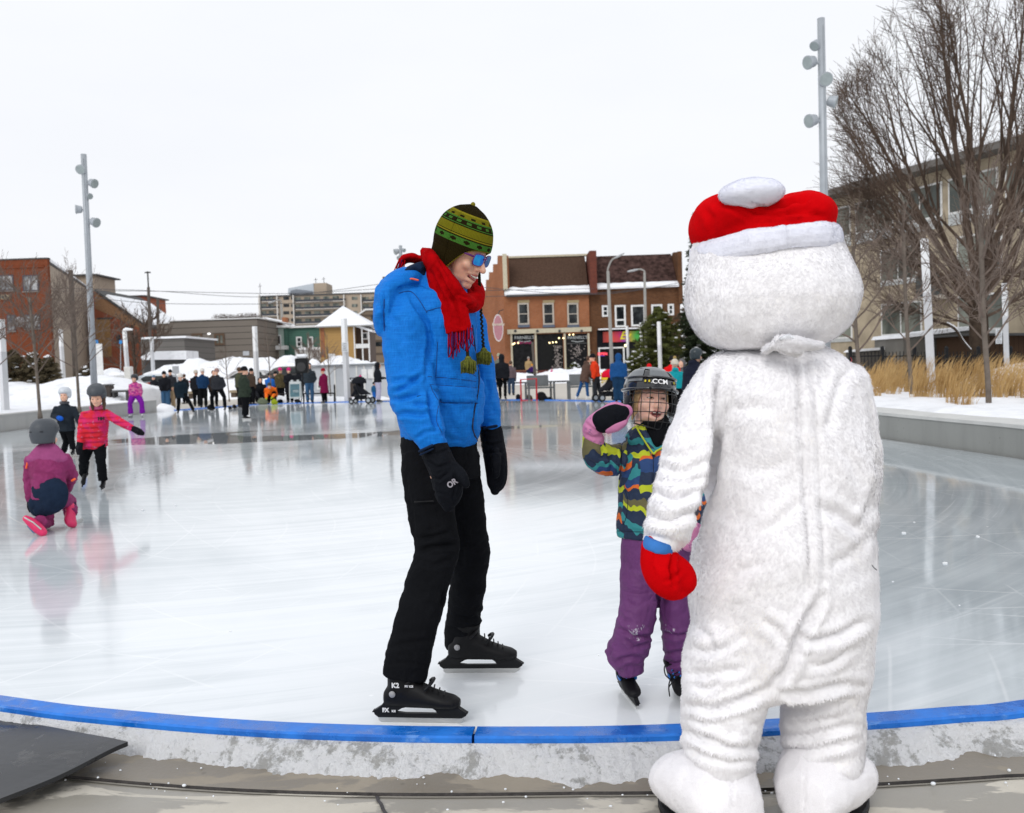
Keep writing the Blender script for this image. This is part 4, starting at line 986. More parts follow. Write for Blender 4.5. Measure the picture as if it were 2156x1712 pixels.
    m = MB(); plimb(m, [(884, 950, 3, 3.215, .012), (897, 944, 3, 3.21, .012), (910, 938, 3, 3.215, .012)]); plimb(m, [(886, 957, 2.2, 3.215, .012), (899, 951, 2.2, 3.21, .012), (911, 945, 2.2, 3.215, .012)]); m.build('cuff_strap', NAVY, jo, smooth=True)
    m = MB(); plimb(m, [(1020, 902, 3, 3.655, .012), (1034, 899, 3, 3.65, .012), (1045, 897, 3, 3.655, .012)]); m.build('cuff_strap', NAVY, jo, smooth=True)
    tm = text_mesh('n.on', .030, .0008, 'sleeve_lettering', .001); place_mesh(tm, Matrix.Translation(P(881, 848, 3.262)) @ Matrix.Rotation(R(90), 4, 'X') @ Matrix.Rotation(R(88), 4, 'Z')); localise(tm, t); link('sleeve_lettering', tm, jo, NAVY)
    # --- trousers
    a = MB()
    a.loft([S(900, 846, 1003, 3.58, .15), S(935, 840, 1004, 3.58, .155), S(975, 845, 1010, 3.57, .155), S(1005, 850, 1010, 3.57, .15)], 26)
    plimb(a, smooth_pts([(902, 955, 56, 3.50, .10), (906, 1050, 54, 3.46, .095), (914, 1110, 49, 3.43, .085), (920, 1160, 47, 3.41, .08), (906, 1210, 47, 3.375, .078), (889, 1270, 48, 3.345, .076), (872, 1330, 48, 3.315, .076), (860, 1380, 48, 3.29, .078), (852, 1427, 49, 3.28, .080)], 4), round_=False)
    plimb(a, smooth_pts([(962, 955, 48, 3.64, .10), (970, 1050, 48, 3.67, .09), (980, 1110, 46, 3.70, .082), (988, 1160, 42, 3.73, .078), (986, 1220, 38, 3.76, .075), (980, 1270, 37, 3.79, .072), (973, 1340, 39, 3.83, .07), (974, 1360, 37, 3.84, .07)], 4), round_=False)
    me = fuse(a, .0075, 4, 'trousers'); Y = lambda L: [(737 + x * .3995, 894.9 + y * .3995) for x, y in L]
    crease(me, [(Y([(350, 670), (450, 640), (560, 630)]), .012, 5), (Y([(345, 600), (430, 590), (530, 560)]), .010, 5), (Y([(360, 720), (450, 740), (540, 700)]), .007, 5), (Y([(400, 560), (480, 540)]), .006, 4), (Y([(340, 400), (450, 405)]), .003, 2), (Y([(180, 1260), (290, 1250), (400, 1270)]), .004, 3), (Y([(190, 1180), (300, 1150), (420, 1130)]), .006, 6), (Y([(560, 1010), (640, 1030), (695, 1000)]), .010, 5), (Y([(500, 1060), (600, 1080), (690, 1050)]), .009, 5), (Y([(640, 960), (680, 980), (700, 1010)]), .010, 5), (Y([(590, 500), (600, 620), (580, 760)]), .008, 6), (Y([(630, 120), (625, 190), (600, 240)]), .007, 3), (Y([(500, 880), (480, 960)]), .012, 4), (Y([(600, 620), (680, 640), (730, 610)]), .006, 5), (Y([(300, 250), (310, 400), (340, 560)]), .004, 3)])
    rumple(me, .007, 6.5, 4, (1, 1, 1.5), 9); finish(me, 'trousers', t, M_BLK)
    m = MB(); plimb(m, [(874, 1057, 2, 3.355, .004), (893, 1056, 1.3, 3.353, .004), (912, 1055, 2, 3.352, .004)]); m.build('pocket_zip', M_DKPL, t)
    # --- mittens
    a = MB(); plimb(a, smooth_pts([(914, 944, 31, 3.27, .050), (926, 972, 31, 3.26, .052), (938, 1000, 32, 3.25, .05), (944, 1030, 32, 3.25, .046), (944, 1055, 24, 3.25, .036), (944, 1066, 14, 3.25, .022)], 4)); plimb(a, smooth_pts([(952, 985, 16, 3.24, .026), (972, 1002, 13, 3.22, .024), (981, 1020, 9, 3.21, .018)], 3))
    me = fuse(a, .005, 4, 'mitten'); crease(me, [([(895, 967), (920, 985), (945, 978)], .006, 3), ([(905, 1005), (925, 1010), (945, 995)], .006, 3), ([(910, 1035), (930, 1040)], .005, 3), ([(890, 950), (920, 955), (948, 945)], .005, 2.5), ([(956, 988), (958, 1020), (953, 1060)], .005, 2.5)]); mo = finish(me, 'mitten', t, M_BLKN)
    tm = text_mesh('OR', .030, .001, 'mitten_lettering', .0008); place_mesh(tm, Matrix.Translation(P(952, 1018, 3.195)) @ Matrix.Rotation(R(90), 4, 'X') @ Matrix.Rotation(R(30), 4, 'Z') @ Matrix.Rotation(R(35), 4, 'Y')); 
    localise(tm, t); link('mitten_lettering', tm, mo, mat('grey_print', (.35, .33, .36), .5))
    a = MB(); plimb(a, smooth_pts([(1034, 908, 25, 3.70, .048), (1038, 935, 25, 3.70, .05), (1043, 965, 25, 3.69, .048), (1046, 1000, 23, 3.68, .042), (1044, 1022, 19, 3.68, .032), (1042, 1034, 10, 3.68, .018)], 4)); plimb(a, smooth_pts([(1044, 955, 11, 3.64, .022), (1045, 980, 10, 3.62, .02), (1044, 1000, 8, 3.62, .016)], 3))
    me = fuse(a, .005, 4, 'mitten'); crease(me, [([(1012, 932), (1038, 938), (1062, 930)], .005, 3), ([(1018, 955), (1040, 952), (1062, 950)], .005, 3)]); finish(me, 'mitten', t, M_BLKN)
    # --- scarf
    n = NT('red_wool_scarf'); v = n.coord(); f_ = n.noise(v, 30, 5, .6); n.set('Base Color', n.ramp(f_, [(.3, (.26, .001, .002)), (.7, (.42, .002, .004))])); n.set('Roughness', 1.0); n.set('Specular IOR Level', .03); n.bump(n.noise(v, 350, 3), .3, .003, n.bump(n.noise(n.coord((1, 1, .5)), 16, 3, .5, .8), .45, .02)); RED = n.m
    a = MB()
    loop = [(902, 538, 3.56), (906, 548, 3.46), (922, 572, 3.43), (944, 606, 3.42), (966, 632, 3.44), (988, 640, 3.50), (1000, 622, 3.58), (994, 600, 3.66), (970, 585, 3.72), (935, 560, 3.72), (908, 538, 3.66)]
    rad = [(.030, .028), (.042, .030), (.052, .032), (.058, .034), (.058, .036), (.048, .036), (.042, .035), (.04, .03), (.04, .03), (.035, .03), (.03, .03)]
    pts = smooth_pts([(*P(*q), *r_) for q, r_ in zip(loop, rad)], 3); a.tube([p[:3] for p in pts], [(p[3], p[4]) for p in pts], 14, ref=(0, 0, 1) if 0 else None, round_=True)
    plimb(a, smooth_pts([(903, 545, 14, 3.55, .06), (920, 575, 24, 3.45, .035), (938, 610, 32, 3.42, .030), (952, 640, 32, 3.405, .024), (960, 670, 29, 3.39, .019), (966, 700, 28, 3.375, .014)], 4), round_=False)
    plimb(a, smooth_pts([(884, 549, 9, 3.60, .03), (868, 543, 10, 3.58, .05), (853, 545, 9, 3.57, .05), (845, 552, 7, 3.57, .045)], 3)); plimb(a, [(884, 549, 10, 3.60, .03), (905, 565, 10, 3.60, .05)])
    me = fuse(a, .0058, 4, 'scarf'); crease(me, [([(915, 560), (935, 600), (960, 640), (975, 690)], .010, 3), ([(905, 570), (925, 610), (945, 650), (955, 700)], .006, 3), ([(950, 600), (965, 620), (985, 630)], .008, 3), ([(960, 620), (985, 645), (1000, 640)], .008, 3), ([(925, 545), (950, 590), (975, 625)], .007, 3), ([(970, 590), (990, 605), (998, 615)], .006, 3)]); rumple(me, .003, 18, 3); sco = finish(me, 'scarf', t, RED)
    FR_ = [RED, cloth('fringe_plum', (.10, .008, .06), weave=200)]; m = MB(); rg = random.Random(11)
    for k in range(26):
        U = 944 + k * 2.02; V = 708 - k * .5 + rg.uniform(-2, 2); Ln = rg.uniform(36, 52) - k * .5; y = 3.365 + rg.uniform(-.006, .012) - (.02 if 0 else 0); m.tube([Vector(q) for q in smooth_pts([tuple(P(U, V - 6, y + .006)), tuple(P(U + rg.uniform(-2, 2), V + Ln * .35, y - .004)), tuple(P(U + rg.uniform(-3, 3), V + Ln * .7, y)), tuple(P(U + rg.uniform(-4, 4), V + Ln, y + .003))], 3)], .0024, 5, mi=1 if k % 3 else 0)
    m.build('scarf_fringe', FR_, sco, smooth=True); m = MB()
    for k in range(16):
        U = 843 + rg.uniform(-6, 10); V = 548 + rg.uniform(-4, 4); y = 3.54 + rg.uniform(-.03, .05); m.tube([P(U, V, y), P(U - rg.uniform(2, 8), V + 16, y), P(U - rg.uniform(4, 14), V + rg.uniform(22, 40), y)], .0024, 5, mi=k % 2)
    m.build('scarf_fringe', FR_, sco, smooth=True)
    # --- skates
    ex = [((-.044, -.085, .118), (.006, .012, .012), 0), ((.044, -.085, .118), (.006, .012, .012), 0)]; GB = mat('skate_button', (.32, .32, .33), .4)
    def man_skate(h, tt, an):
        hp = gnd(*h); tp = gnd(*tt); p, M3 = skate(t, 'skate', hp, tp, (0, 0, 1), extra=ex, mats=[GB]); R3_ = M3.to_3x3()
        st_ = MB()
        for y0, z0, w in ((-.028, .160, .050), (.035, .138, .048)): st_.tube([M3 @ Vector((math.cos(a_) * w, y0 + math.sin(a_) * .022, z0 + math.sin(a_) * (.018))) for a_ in [math.pi * k / 8 for k in range(9)]], .006 * 1.05, 6, round_=True)
        for k in range(5): st_.tube([M3 @ Vector((-.022, (.02 + k * .018), .153 - k * .011)), M3 @ Vector((.022, .026 + k * .018, .153 - k * .011))], .003, 5, round_=True)
        st_.build('lace', M_DKPL, p, smooth=True); return p, M3
    p1, M1 = man_skate((798, 1520), (970, 1523), 0); p2, M2 = man_skate((934, 1417), (1089, 1416), 0)
    WP = mat('white_print', (.8, .8, .8), .5)
    for p_, M3, tx, loc, sz in ((p1, M1, 'K2', (.0445, -.072, .150), .024), (p1, M1, 'FIT ICE', (.040, -.024, .146), .010), (p1, M1, 'FX', (.0145, -.120, .049), .020), (p1, M1, 'ICE', (.0145, -.090, .046), .010)):
        tm = text_mesh(tx, sz, .0012, 'skate_lettering', .0005 if sz < .02 else .001); L = Matrix.Translation(Vector(loc)) @ Matrix(((0, 0, 1, 0), (1, 0, 0, 0), (0, 1, 0, 0), (0, 0, 0, 1)))
        place_mesh(tm, M3 @ L); localise(tm, t); link('skate_lettering', tm, p_, WP)
    return t
man()

# ============================================================ the person in the white fur suit
def furry():
    t = thing('person', 'person in a white furry costume with huge round head and red hat, back turned', 'person', (at(1640, 1500, 2.7).x, 2.7, -.09))
    n = NT('white_fur'); v = n.coord(); f = n.noise(v, 7, 6, .65); ff = n.noise(n.coord((1, 1, .35)), 70, 3, .6, .4)
    n.set('Base Color', n.ramp(f, [(.30, (.90, .87, .85)), (.45, (.95, .935, .95)), (.7, (.96, .95, .97))])); n.set('Roughness', .9); n.set('Sheen Weight', .25); n.set('Specular IOR Level', .1); n.bump(ff, .15, .006); FUR = [n.m, tuft_mat('white_fur_pile', (.98, .965, .985))]
    BOOT = mat('white_plush', (.90, .88, .90), .95, var=.05, vs=5, bs=.5, bscale=160, bd=.003, spec=.1, sheen=.3)
    RED = mat('red_fleece', (.56, .002, .004), 1.0, var=.12, vs=14, bs=.5, bscale=220, bd=.002, spec=.02, sheen=.0); BAND = mat('white_fleece_band', (.82, .83, .92), .95, var=.04, vs=8, bs=.55, bscale=240, bd=.002, spec=.1, sheen=.3)
    PB = [BAND, tuft_mat('fleece_pile', (.86, .87, .95))]; PBO = [BOOT, FUR[1]]
    S = lambda V, l, r, y, d: (at((l + r) / 2, V, y), Vector(((r - l) / 2 * y / FPX, 0, 0)), Vector((0, d, 0)))
    Y = 2.70; a = MB()
    a.loft([S(732, 1545, 1720, Y, .12), S(745, 1505, 1755, Y, .16), S(765, 1478, 1785, Y, .19), S(800, 1470, 1812, Y, .21), S(860, 1478, 1824, Y, .23), S(950, 1484, 1836, Y, .24), S(1050, 1480, 1836, Y, .25), S(1130, 1466, 1832, Y, .26), S(1200, 1452, 1834, Y, .27), S(1270, 1452, 1836, Y, .265), S(1340, 1458, 1832, Y, .25), S(1400, 1470, 1828, Y, .235), S(1440, 1500, 1810, Y, .20)], 36)
    plimb(a, smooth_pts([(1545, 1330, 90, 2.68, .20), (1538, 1400, 95, 2.67, .19), (1526, 1460, 88, 2.66, .18), (1515, 1530, 79, 2.66, .17), (1512, 1570, 78, 2.66, .165), (1513, 1590, 70, 2.66, .155)], 5), n=26)
    plimb(a, smooth_pts([(1735, 1330, 92, 2.72, .20), (1732, 1400, 94, 2.72, .19), (1735, 1460, 88, 2.72, .18), (1732, 1530, 82, 2.72, .17), (1729, 1585, 78, 2.72, .165), (1724, 1604, 72, 2.72, .155)], 5), n=26)
    plimb(a, smooth_pts([(1510, 792, 40, 2.66, .09), (1482, 835, 44, 2.63, .10), (1468, 890, 48, 2.60, .105), (1450, 950, 52, 2.57, .11), (1438, 1010, 54, 2.54, .11), (1420, 1060, 52, 2.51, .105), (1406, 1105, 46, 2.48, .095), (1398, 1135, 40, 2.47, .08), (1396, 1146, 32, 2.46, .06)], 5), n=24)
    plimb(a, smooth_pts([(1785, 800, 40, 2.70, .09), (1798, 860, 40, 2.70, .10), (1803, 950, 40, 2.70, .105), (1802, 1030, 38, 2.73, .10), (1800, 1090, 36, 2.80, .09), (1790, 1120, 34, 2.92, .08), (1770, 1120, 28, 3.02, .07)], 5), n=24)
    me = fuse(a, .0105, 7, 'body')
    A = lambda L: [(1316 + x * .3542, 1105.4 + y * .3542) for x, y in L]; B = lambda L: [(1316 + x * .4766, 342.2 + y * .4766) for x, y in L]
    cr_ = [(A([(400, 735), (500, 752), (600, 722), (700, 650)]), .030, 7), (A([(370, 880), (480, 892), (600, 870), (700, 860)]), .018, 7), (A([(370, 1070), (520, 1098), (700, 1045), (835, 985)]), .026, 7),
           (A([(1170, 430), (1050, 630), (960, 850), (850, 985)]), .05, 8), (A([(1030, 680), (1150, 685), (1300, 645), (1430, 560)]), .022, 7), (A([(1080, 830), (1180, 835), (1260, 800), (1350, 740)]), .022, 7),
           (A([(880, 985), (1050, 1005), (1200, 975), (1400, 950)]), .026, 7), (A([(930, 1095), (1100, 1105), (1350, 1020)]), .016, 6), (A([(920, 1245), (1100, 1252), (1380, 1195)]), .024, 7), (A([(930, 1330), (1100, 1335), (1390, 1290)]), .017, 6), (A([(930, 1425), (1150, 1440), (1380, 1400)]), .020, 7), (A([(980, 1200), (1150, 1165), (1300, 1160)]), .012, 6),
           (A([(340, 1225), (500, 1285), (620, 1330), (790, 1325)]), .022, 7), (A([(335, 1320), (480, 1375), (640, 1400), (770, 1395)]), .018, 6), (A([(400, 945), (480, 970), (560, 925)]), .016, 6), (A([(700, 1150), (760, 1190), (800, 1180)]), .012, 6), (A([(430, 600), (500, 660), (520, 740)]), .016, 7), (A([(800, 540), (900, 620), (960, 700)]), .010, 8), (A([(380, 1140), (450, 1180), (560, 1170)]), .014, 6),
           (B([(420, 905), (412, 1000), (410, 1120), (402, 1250), (385, 1400), (340, 1530), (310, 1640)]), .045, 8, 1), (B([(150, 1335), (250, 1375), (390, 1290)]), .020, 7), (B([(110, 1450), (230, 1490), (330, 1440)]), .024, 7), (B([(90, 1555), (200, 1585), (320, 1530)]), .020, 7), (B([(170, 1290), (270, 1300), (330, 1250)]), .014, 7), (B([(200, 1400), (270, 1420), (350, 1380)]), .012, 6), (B([(80, 1640), (180, 1655), (270, 1610)]), .012, 6), (B([(250, 1180), (310, 1200), (380, 1160)]), .010, 8),
           (B([(745, 850), (765, 1000), (775, 1200), (792, 1400), (805, 1700), (812, 1925)]), .014, 5), (B([(803, 860), (830, 1000), (850, 1200), (862, 1450), (872, 1700), (878, 1925)]), .014, 5), (B([(1000, 890), (930, 1050), (890, 1200)]), .010, 9), (B([(900, 900), (860, 1000), (850, 1100)]), .010, 8),
           (B([(600, 1640), (700, 1570), (790, 1480)]), .012, 9), (B([(860, 1520), (960, 1570), (1060, 1640)]), .014, 10), (B([(900, 1780), (1000, 1740), (1100, 1640)]), .012, 9), (B([(1100, 1420), (1090, 1520), (1050, 1600)]), .016, 8), (B([(1105, 1300), (1110, 1440)]), .014, 7), (B([(440, 1900), (520, 1800), (620, 1760)]), .010, 10), (B([(480, 1100), (560, 1080), (660, 1090)]), .008, 11), (B([(460, 1330), (560, 1360), (700, 1330)]), .008, 11), (B([(950, 1250), (1000, 1330), (1040, 1450)]), .010, 10)]
    crease(me, [(l_[0], l_[1] * (.38 + .44 * ((i_ * 7) % 5) / 4), l_[2] * 1.25) + tuple(l_[3:]) for i_, l_ in enumerate(cr_)]); rumple(me, .014, 3.6, 2, (1, 1, 1.3), 2); rumple(me, .003, 14, 3, (1, 1, 1), 3)
    bt = bvh(me); me = fur(me, 190000, .012, .20, .0026, 4); bo_ = finish(me, 'body', t, FUR); TH = mat('red_thread', (.45, .05, .06), .7)
    seam(bt, 'loose_thread', B([(900, 795), (950, 830), (985, 880), (980, 890)]), .0008, TH, bo_, .012); seam(bt, 'twig_fragment', A([(1440, 235), (1450, 250), (1466, 266)]), .0012, M_DKPL, bo_, .014)
    # costume head
    a = MB(); hd = [(488, 1612, 120, .16), (505, 1612, 148, .20), (540, 1615, 158, .22), (570, 1622, 168, .235), (600, 1624, 176, .245), (630, 1625, 178, .25), (660, 1624, 172, .245), (685, 1622, 159, .235), (704, 1621, 145, .22), (719, 1619, 124, .20), (731, 1617, 98, .16), (739, 1612, 55, .10)]
    a.loft([S(V, c - w, c + w, 2.68, d) for V, c, w, d in hd], 36); me = fuse(a, .010, 6, 'costume_head'); rumple(me, .008, 5, 3, (1, 1, 1), 8); me = fur(me, 75000, .010, .20, .0025, 9, jitter=1.1); finish(me, 'costume_head', t, FUR)
    # collar tie at the back of the neck
    a = MB(); plimb(a, smooth_pts([(1612, 736, 5, 2.50, .02), (1632, 728, 6, 2.46, .02), (1655, 735, 9, 2.44, .02), (1680, 742, 7, 2.44, .02)], 3)); plimb(a, smooth_pts([(1640, 716, 8, 2.45, .02), (1672, 722, 13, 2.43, .022), (1700, 727, 10, 2.45, .02), (1722, 727, 6, 2.48, .02)], 3))
    me = fuse(a, .006, 3, 'collar_tie'); me = fur(me, 9000, .009, .5, .0018, 3, (1, 0, -.3)); finish(me, 'collar_tie', t, FUR)
    m = MB(); plimb(m, [(1644, 713, 4, 2.425, .006), (1660, 709, 7, 2.42, .008), (1672, 713, 4, 2.42, .006)]); m.build('care_tag', mat('care_label_cloth', (.62, .63, .66), .5, var=.35, vs=160), t, smooth=True)
    # hat
    a = MB(); E = lambda U, V, w, h, y, d: a.ell(at(U, V, y), (w * y / FPX, d, h * y / FPX), n=24, m=16)
    E(1528, 464, 72, 52, 2.66, .18); E(1678, 458, 74, 52, 2.66, .18); E(1605, 480, 148, 46, 2.68, .215); E(1500, 480, 46, 46, 2.66, .14); E(1704, 476, 44, 46, 2.66, .14); E(1612, 500, 150, 28, 2.68, .22)
    me = fuse(a, .008, 6, 'hat'); crease(me, [([(1545, 425), (1590, 448), (1640, 452), (1700, 440)], .012, 5), ([(1600, 440), (1650, 436), (1690, 425), (1705, 412)], .014, 5), ([(1510, 425), (1545, 437), (1580, 460)], .010, 6), ([(1650, 445), (1700, 448), (1735, 455)], .008, 5), ([(1480, 440), (1500, 460), (1500, 490)], .006, 7), ([(1640, 440), (1672, 425), (1690, 412)], .008, 4)]); rumple(me, .005, 7, 3); hat = finish(me, 'hat', t, RED)
    a = MB(); secs = []; c = (at(1455, 540, 2.68) + at(1765, 505, 2.68)) / 2; rx = (at(1756, 506, 2.68) - at(1462, 540, 2.68)) / 2; ry = Vector((0, .232, 0)); up = rx.cross(ry).normalized(); up = up if up.z > 0 else -up
    hh = 24.5 * 2.6 / FPX
    rings = [(-hh, .95), (-hh * 1.0, 1.0), (-hh * .6, 1.035), (0, 1.045), (hh * .6, 1.03), (hh, .99), (hh, .93)]
    vs = []; nn_ = 60
    for dz, k in rings:
        for i in range(nn_): q = 2 * math.pi * i / nn_; vs.append(c + rx * math.cos(q) * k + ry * math.sin(q) * k + up * dz)
    a.add(vs, [(j * nn_ + i, j * nn_ + (i + 1) % nn_, (j + 1) * nn_ + (i + 1) % nn_, (j + 1) * nn_ + i) for j in range(len(rings) - 1) for i in range(nn_)])
    me = a.mesh('hat_band'); fixn(me); b_ = bmesh.new(); b_.from_mesh(me); bmesh.ops.subdivide_edges(b_, edges=b_.edges, cuts=3, use_grid_fill=True); b_.to_mesh(me); b_.free(); me.polygons.foreach_set('use_smooth', [True] * len(me.polygons)); rumple(me, .006, 8, 3)
    crease(me, [([(1655, 470), (1657, 495), (1659, 522)], .004, 2.5)]); me = fur(me, 24000, .0045, .35, .0012, 6, jitter=.9); finish(me, 'hat_band', hat, PB)
    a = MB(); a.ell(at(1583, 408, 2.50), (68 * 2.5 / FPX, .088, 29.5 * 2.5 / FPX), n=36, m=20); me = a.mesh('pompom'); rumple(me, .006, 10, 3); crease(me, [([(1545, 418), (1580, 430), (1610, 434)], .006, 3), ([(1550, 412), (1590, 426)], .004, 3)]); me = fur(me, 12000, .0045, .35, .0012, 7, jitter=.9); finish(me, 'pompom', hat, PB)
    # red mitten with a blue lining
    a = MB(); plimb(a, smooth_pts([(1384, 1156, 36, 2.46, .055), (1390, 1190, 42, 2.45, .058), (1402, 1222, 38, 2.44, .052), (1418, 1245, 24, 2.44, .036), (1430, 1252, 12, 2.44, .02)], 4)); plimb(a, smooth_pts([(1410, 1190, 30, 2.45, .045), (1435, 1205, 27, 2.45, .04), (1444, 1230, 24, 2.45, .035), (1440, 1248, 10, 2.45, .02)], 3))
    me = fuse(a, .0065, 5, 'mitten'); crease(me, [([(1418, 1165), (1412, 1195), (1420, 1235)], .014, 4), ([(1376, 1160), (1374, 1190), (1385, 1225)], .004, 2), ([(1400, 1225), (1420, 1215), (1435, 1200)], .007, 4)]); mo = finish(me, 'mitten', t, RED)
    a = MB(); plimb(a, [(1390, 1136, 33, 2.45, .055), (1386, 1150, 34, 2.45, .056), (1384, 1160, 33, 2.45, .054)], round_=False); finish(fuse(a, .007, 2, 'mitten_lining'), 'mitten_lining', mo, cloth('blue_lining', (.05, .19, .52)))
    a = MB(); plimb(a, smooth_pts([(1765, 1122, 34, 3.02, .05), (1745, 1110, 40, 3.08, .05), (1720, 1090, 32, 3.12, .04), (1705, 1080, 15, 3.13, .03)], 3)); plimb(a, [(1740, 1110, 16, 3.08, .03), (1725, 1135, 13, 3.1, .025)]); finish(fuse(a, .008, 4, 'mitten'), 'mitten', t, RED)
    # boots
    for (hx, hy, tx, ty, W, top) in ((1525, 2.56, 1425, 2.80, 76, 1585), (1712, 2.62, 1782, 2.80, 72, 1598)):
        a = MB(); h0 = Vector((at(hx, 1700, hy).x, hy, -.09)); t0 = Vector((at(tx, 1700, ty).x, ty, -.09)); d = (t0 - h0); dn = d.normalized(); sd = Vector((-dn.y, dn.x, 0))
        a.loft([(h0.lerp(t0, k) + Vector((0, 0, z + .012)), sd * w, Vector((0, 0, z))) for k, w, z in ((-.38, .04, .04), (-.30, .085, .08), (-.05, .115, .11), (.35, .13, .105), (.75, .125, .09), (1.02, .10, .07), (1.18, .055, .045))], 22)
        w0 = W * 2.62 / FPX; pt = at(hx - 8 if hx < 1600 else hx + 8, top, hy + .06); a.tube([h0 + Vector((0, .04, .08)), h0.lerp(pt, .5) + Vector((0, .03, .05)), pt], [(w0 * 1.02, .13), (w0 * .98, .12), (w0 * .9, .11)], 24, ref=(0, 1, 0))
        me = fuse(a, .009, 7, 'boot'); rumple(me, .004, 8, 3); crease(me, [([(1540 if hx < 1600 else 1696, 1612), (1541 if hx < 1600 else 1692, 1712)], .005, 3)]); me = fur(me, 30000, .006, .3, .0014, 3, jitter=.6); bo = finish(me, 'boot', t, PBO)
        s_ = MB(); s_.loft([(h0.lerp(t0, .4) + Vector((0, 0, z)), d * .78 * k, sd * .108 * k) for z, k in ((0, .97), (.004, 1.0), (.022, 1.0), (.026, .96))], 30); s_.build('sole', M_DKPL, bo, smooth=False)
    return t
furry()

# ============================================================ the small child with the caged helmet
def child():
    t = thing('person', 'small child in a wavy striped jacket, purple trousers and black caged helmet, waving', 'person', (at(1385, 1480, 3.42).x, 3.42, 0))
    P = lambda U, V, y: at(U, V, y)
    n = NT('wavy_striped_cloth'); v = n.coord((1, 1, 1)); s1 = n.new('ShaderNodeSeparateXYZ'); n.l(v, s1.inputs[0])
    NAV, TEA, LIM, ORG, OLV, BLU, GRY = (.008, .022, .06), (.025, .24, .26), (.48, .55, .015), (.66, .13, .012), (.13, .115, .045), (.012, .05, .17), (.035, .032, .045)
    d1 = n.noise(n.coord((4.2, 4.2, 1.5)), 1.9, 2, .5); d2 = n.noise(n.coord((6, 6, 3), loc=(7, 3, 2)), 2.2, 2, .5)
    zz = n.math('ADD', n.math('MULTIPLY', s1.outputs['Z'], 2.3), n.math('ADD', n.math('MULTIPLY', d1, .42), n.math('MULTIPLY', s1.outputs['X'], -.35))); fr = n.math('FRACT', zz)
    c = n.ramp(fr, [(0, NAV), (.10, LIM), (.16, NAV), (.24, BLU), (.33, ORG), (.385, TEA), (.47, NAV), (.56, OLV), (.65, LIM), (.71, TEA), (.77, NAV), (.84, ORG), (.89, GRY), (.95, TEA)], 'CONSTANT')
    z2 = n.math('FRACT', n.math('ADD', n.math('MULTIPLY', s1.outputs['Z'], 2.9), n.math('ADD', n.math('MULTIPLY', d2, .55), n.math('MULTIPLY', s1.outputs['X'], .9))))
    c2 = n.ramp(z2, [(0, NAV), (.13, TEA), (.22, NAV), (.34, LIM), (.39, OLV), (.47, NAV), (.60, ORG), (.65, BLU), (.76, TEA), (.83, NAV), (.92, LIM)], 'CONSTANT')
    gate = n.ramp(n.noise(n.coord((5, 5, 3), loc=(1, 9, 4)), 1.6, 1), [(.5, 0.0), (.505, 1.0)]); c = n.mix(gate, c, c2)
    n.set('Base Color', c); n.set('Roughness', .75); n.bump(n.noise(v, 380, 3), .12, .002, n.bump(n.noise(n.coord(), 14, 3, .5, 1), .45, .02)); CAMO = n.m
    n = NT('purple_snow_cloth'); v = n.coord(); f = n.noise(v, 9, 5); c = n.ramp(f, [(.3, (.105, .022, .115)), (.7, (.15, .036, .165))])
    sp_ = n.new('ShaderNodeSeparateXYZ'); n.l(v, sp_.inputs[0]); z = sp_.outputs['Z']
    knee = n.math('MULTIPLY', n.math('GREATER_THAN', z, .265), n.math('LESS_THAN', z, .40)); sn = n.ramp(n.noise(n.coord((1, 1, .7)), 17, 7, .72, .3), [(.60, 0.0), (.645, 1.0)])
    c = n.mix(n.math('MULTIPLY', n.math('MULTIPLY', knee, sn), .75), c, (.62, .60, .66)); n.set('Base Color', c); n.set('Roughness', .7); n.bump(n.noise(v, 420, 3), .12, .002, n.bump(n.noise(n.coord((1, 1, .7)), 12, 3, .5, 1.2), .55, .03)); PUR = n.m
    # head
    f = Vector((.22, -.96, .10)).normalized(); u = Vector((.10, .10, 1)); k = .86; M0 = frame((0, 0, 0), f, u); O = P(1379, 894, 3.36) - M0.to_3x3() @ Vector((0, .075, -.112)) * k; Mh = frame(O, f, u); R3 = Mh.to_3x3(); H = lambda x, y, z: Mh @ (Vector((x, y, z)) * k)
    b = MB(); madd(b, head_shape(True), Mh, k)
    b.tube([P(1378, 915, 3.42), P(1376, 960, 3.43), P(1376, 1060, 3.43), P(1380, 1150, 3.43)], [.04, .09, .08, .08], 12)
    for pts in ([(1318, 950, 3.42), (1262, 968, 3.36), (1250, 915, 3.30)], [(1440, 960, 3.43), (1462, 1040, 3.40), (1455, 1110, 3.3)], [(1345, 1150, 3.42), (1338, 1290, 3.39), (1326, 1390, 3.41)], [(1415, 1150, 3.44), (1427, 1290, 3.43), (1430, 1390, 3.46)]): b.tube([P(*q) for q in pts], [.035, .032, .028], 8, round_=True)
    n = NT('child_skin'); v = n.coord(); n.set('Base Color', n.ramp(n.noise(v, 14, 3), [(.35, (.74, .42, .32)), (.65, (.82, .52, .41))])); n.set('Roughness', .45); n.set('Subsurface Weight', .25); n.set('Subsurface Radius', (.02, .008, .004)); n.set('Subsurface Scale', .4); CS = n.m
    finish(fuse(b, .0042, 4, 'body'), 'body', t, CS)
    for s_ in (-1, 1): m = MB(); m.ell(H(s_ * .030, .0850, .0015), Vector((.0125, .006, .0030)) * k, R3, 12, 8, 0); m.ell(H(s_ * .029, .0895, .0012), Vector((.0060, .0040, .0036)) * k, R3, 10, 6, 1); m.build('eye', [M_EYEW, M_EYED], t, smooth=True)
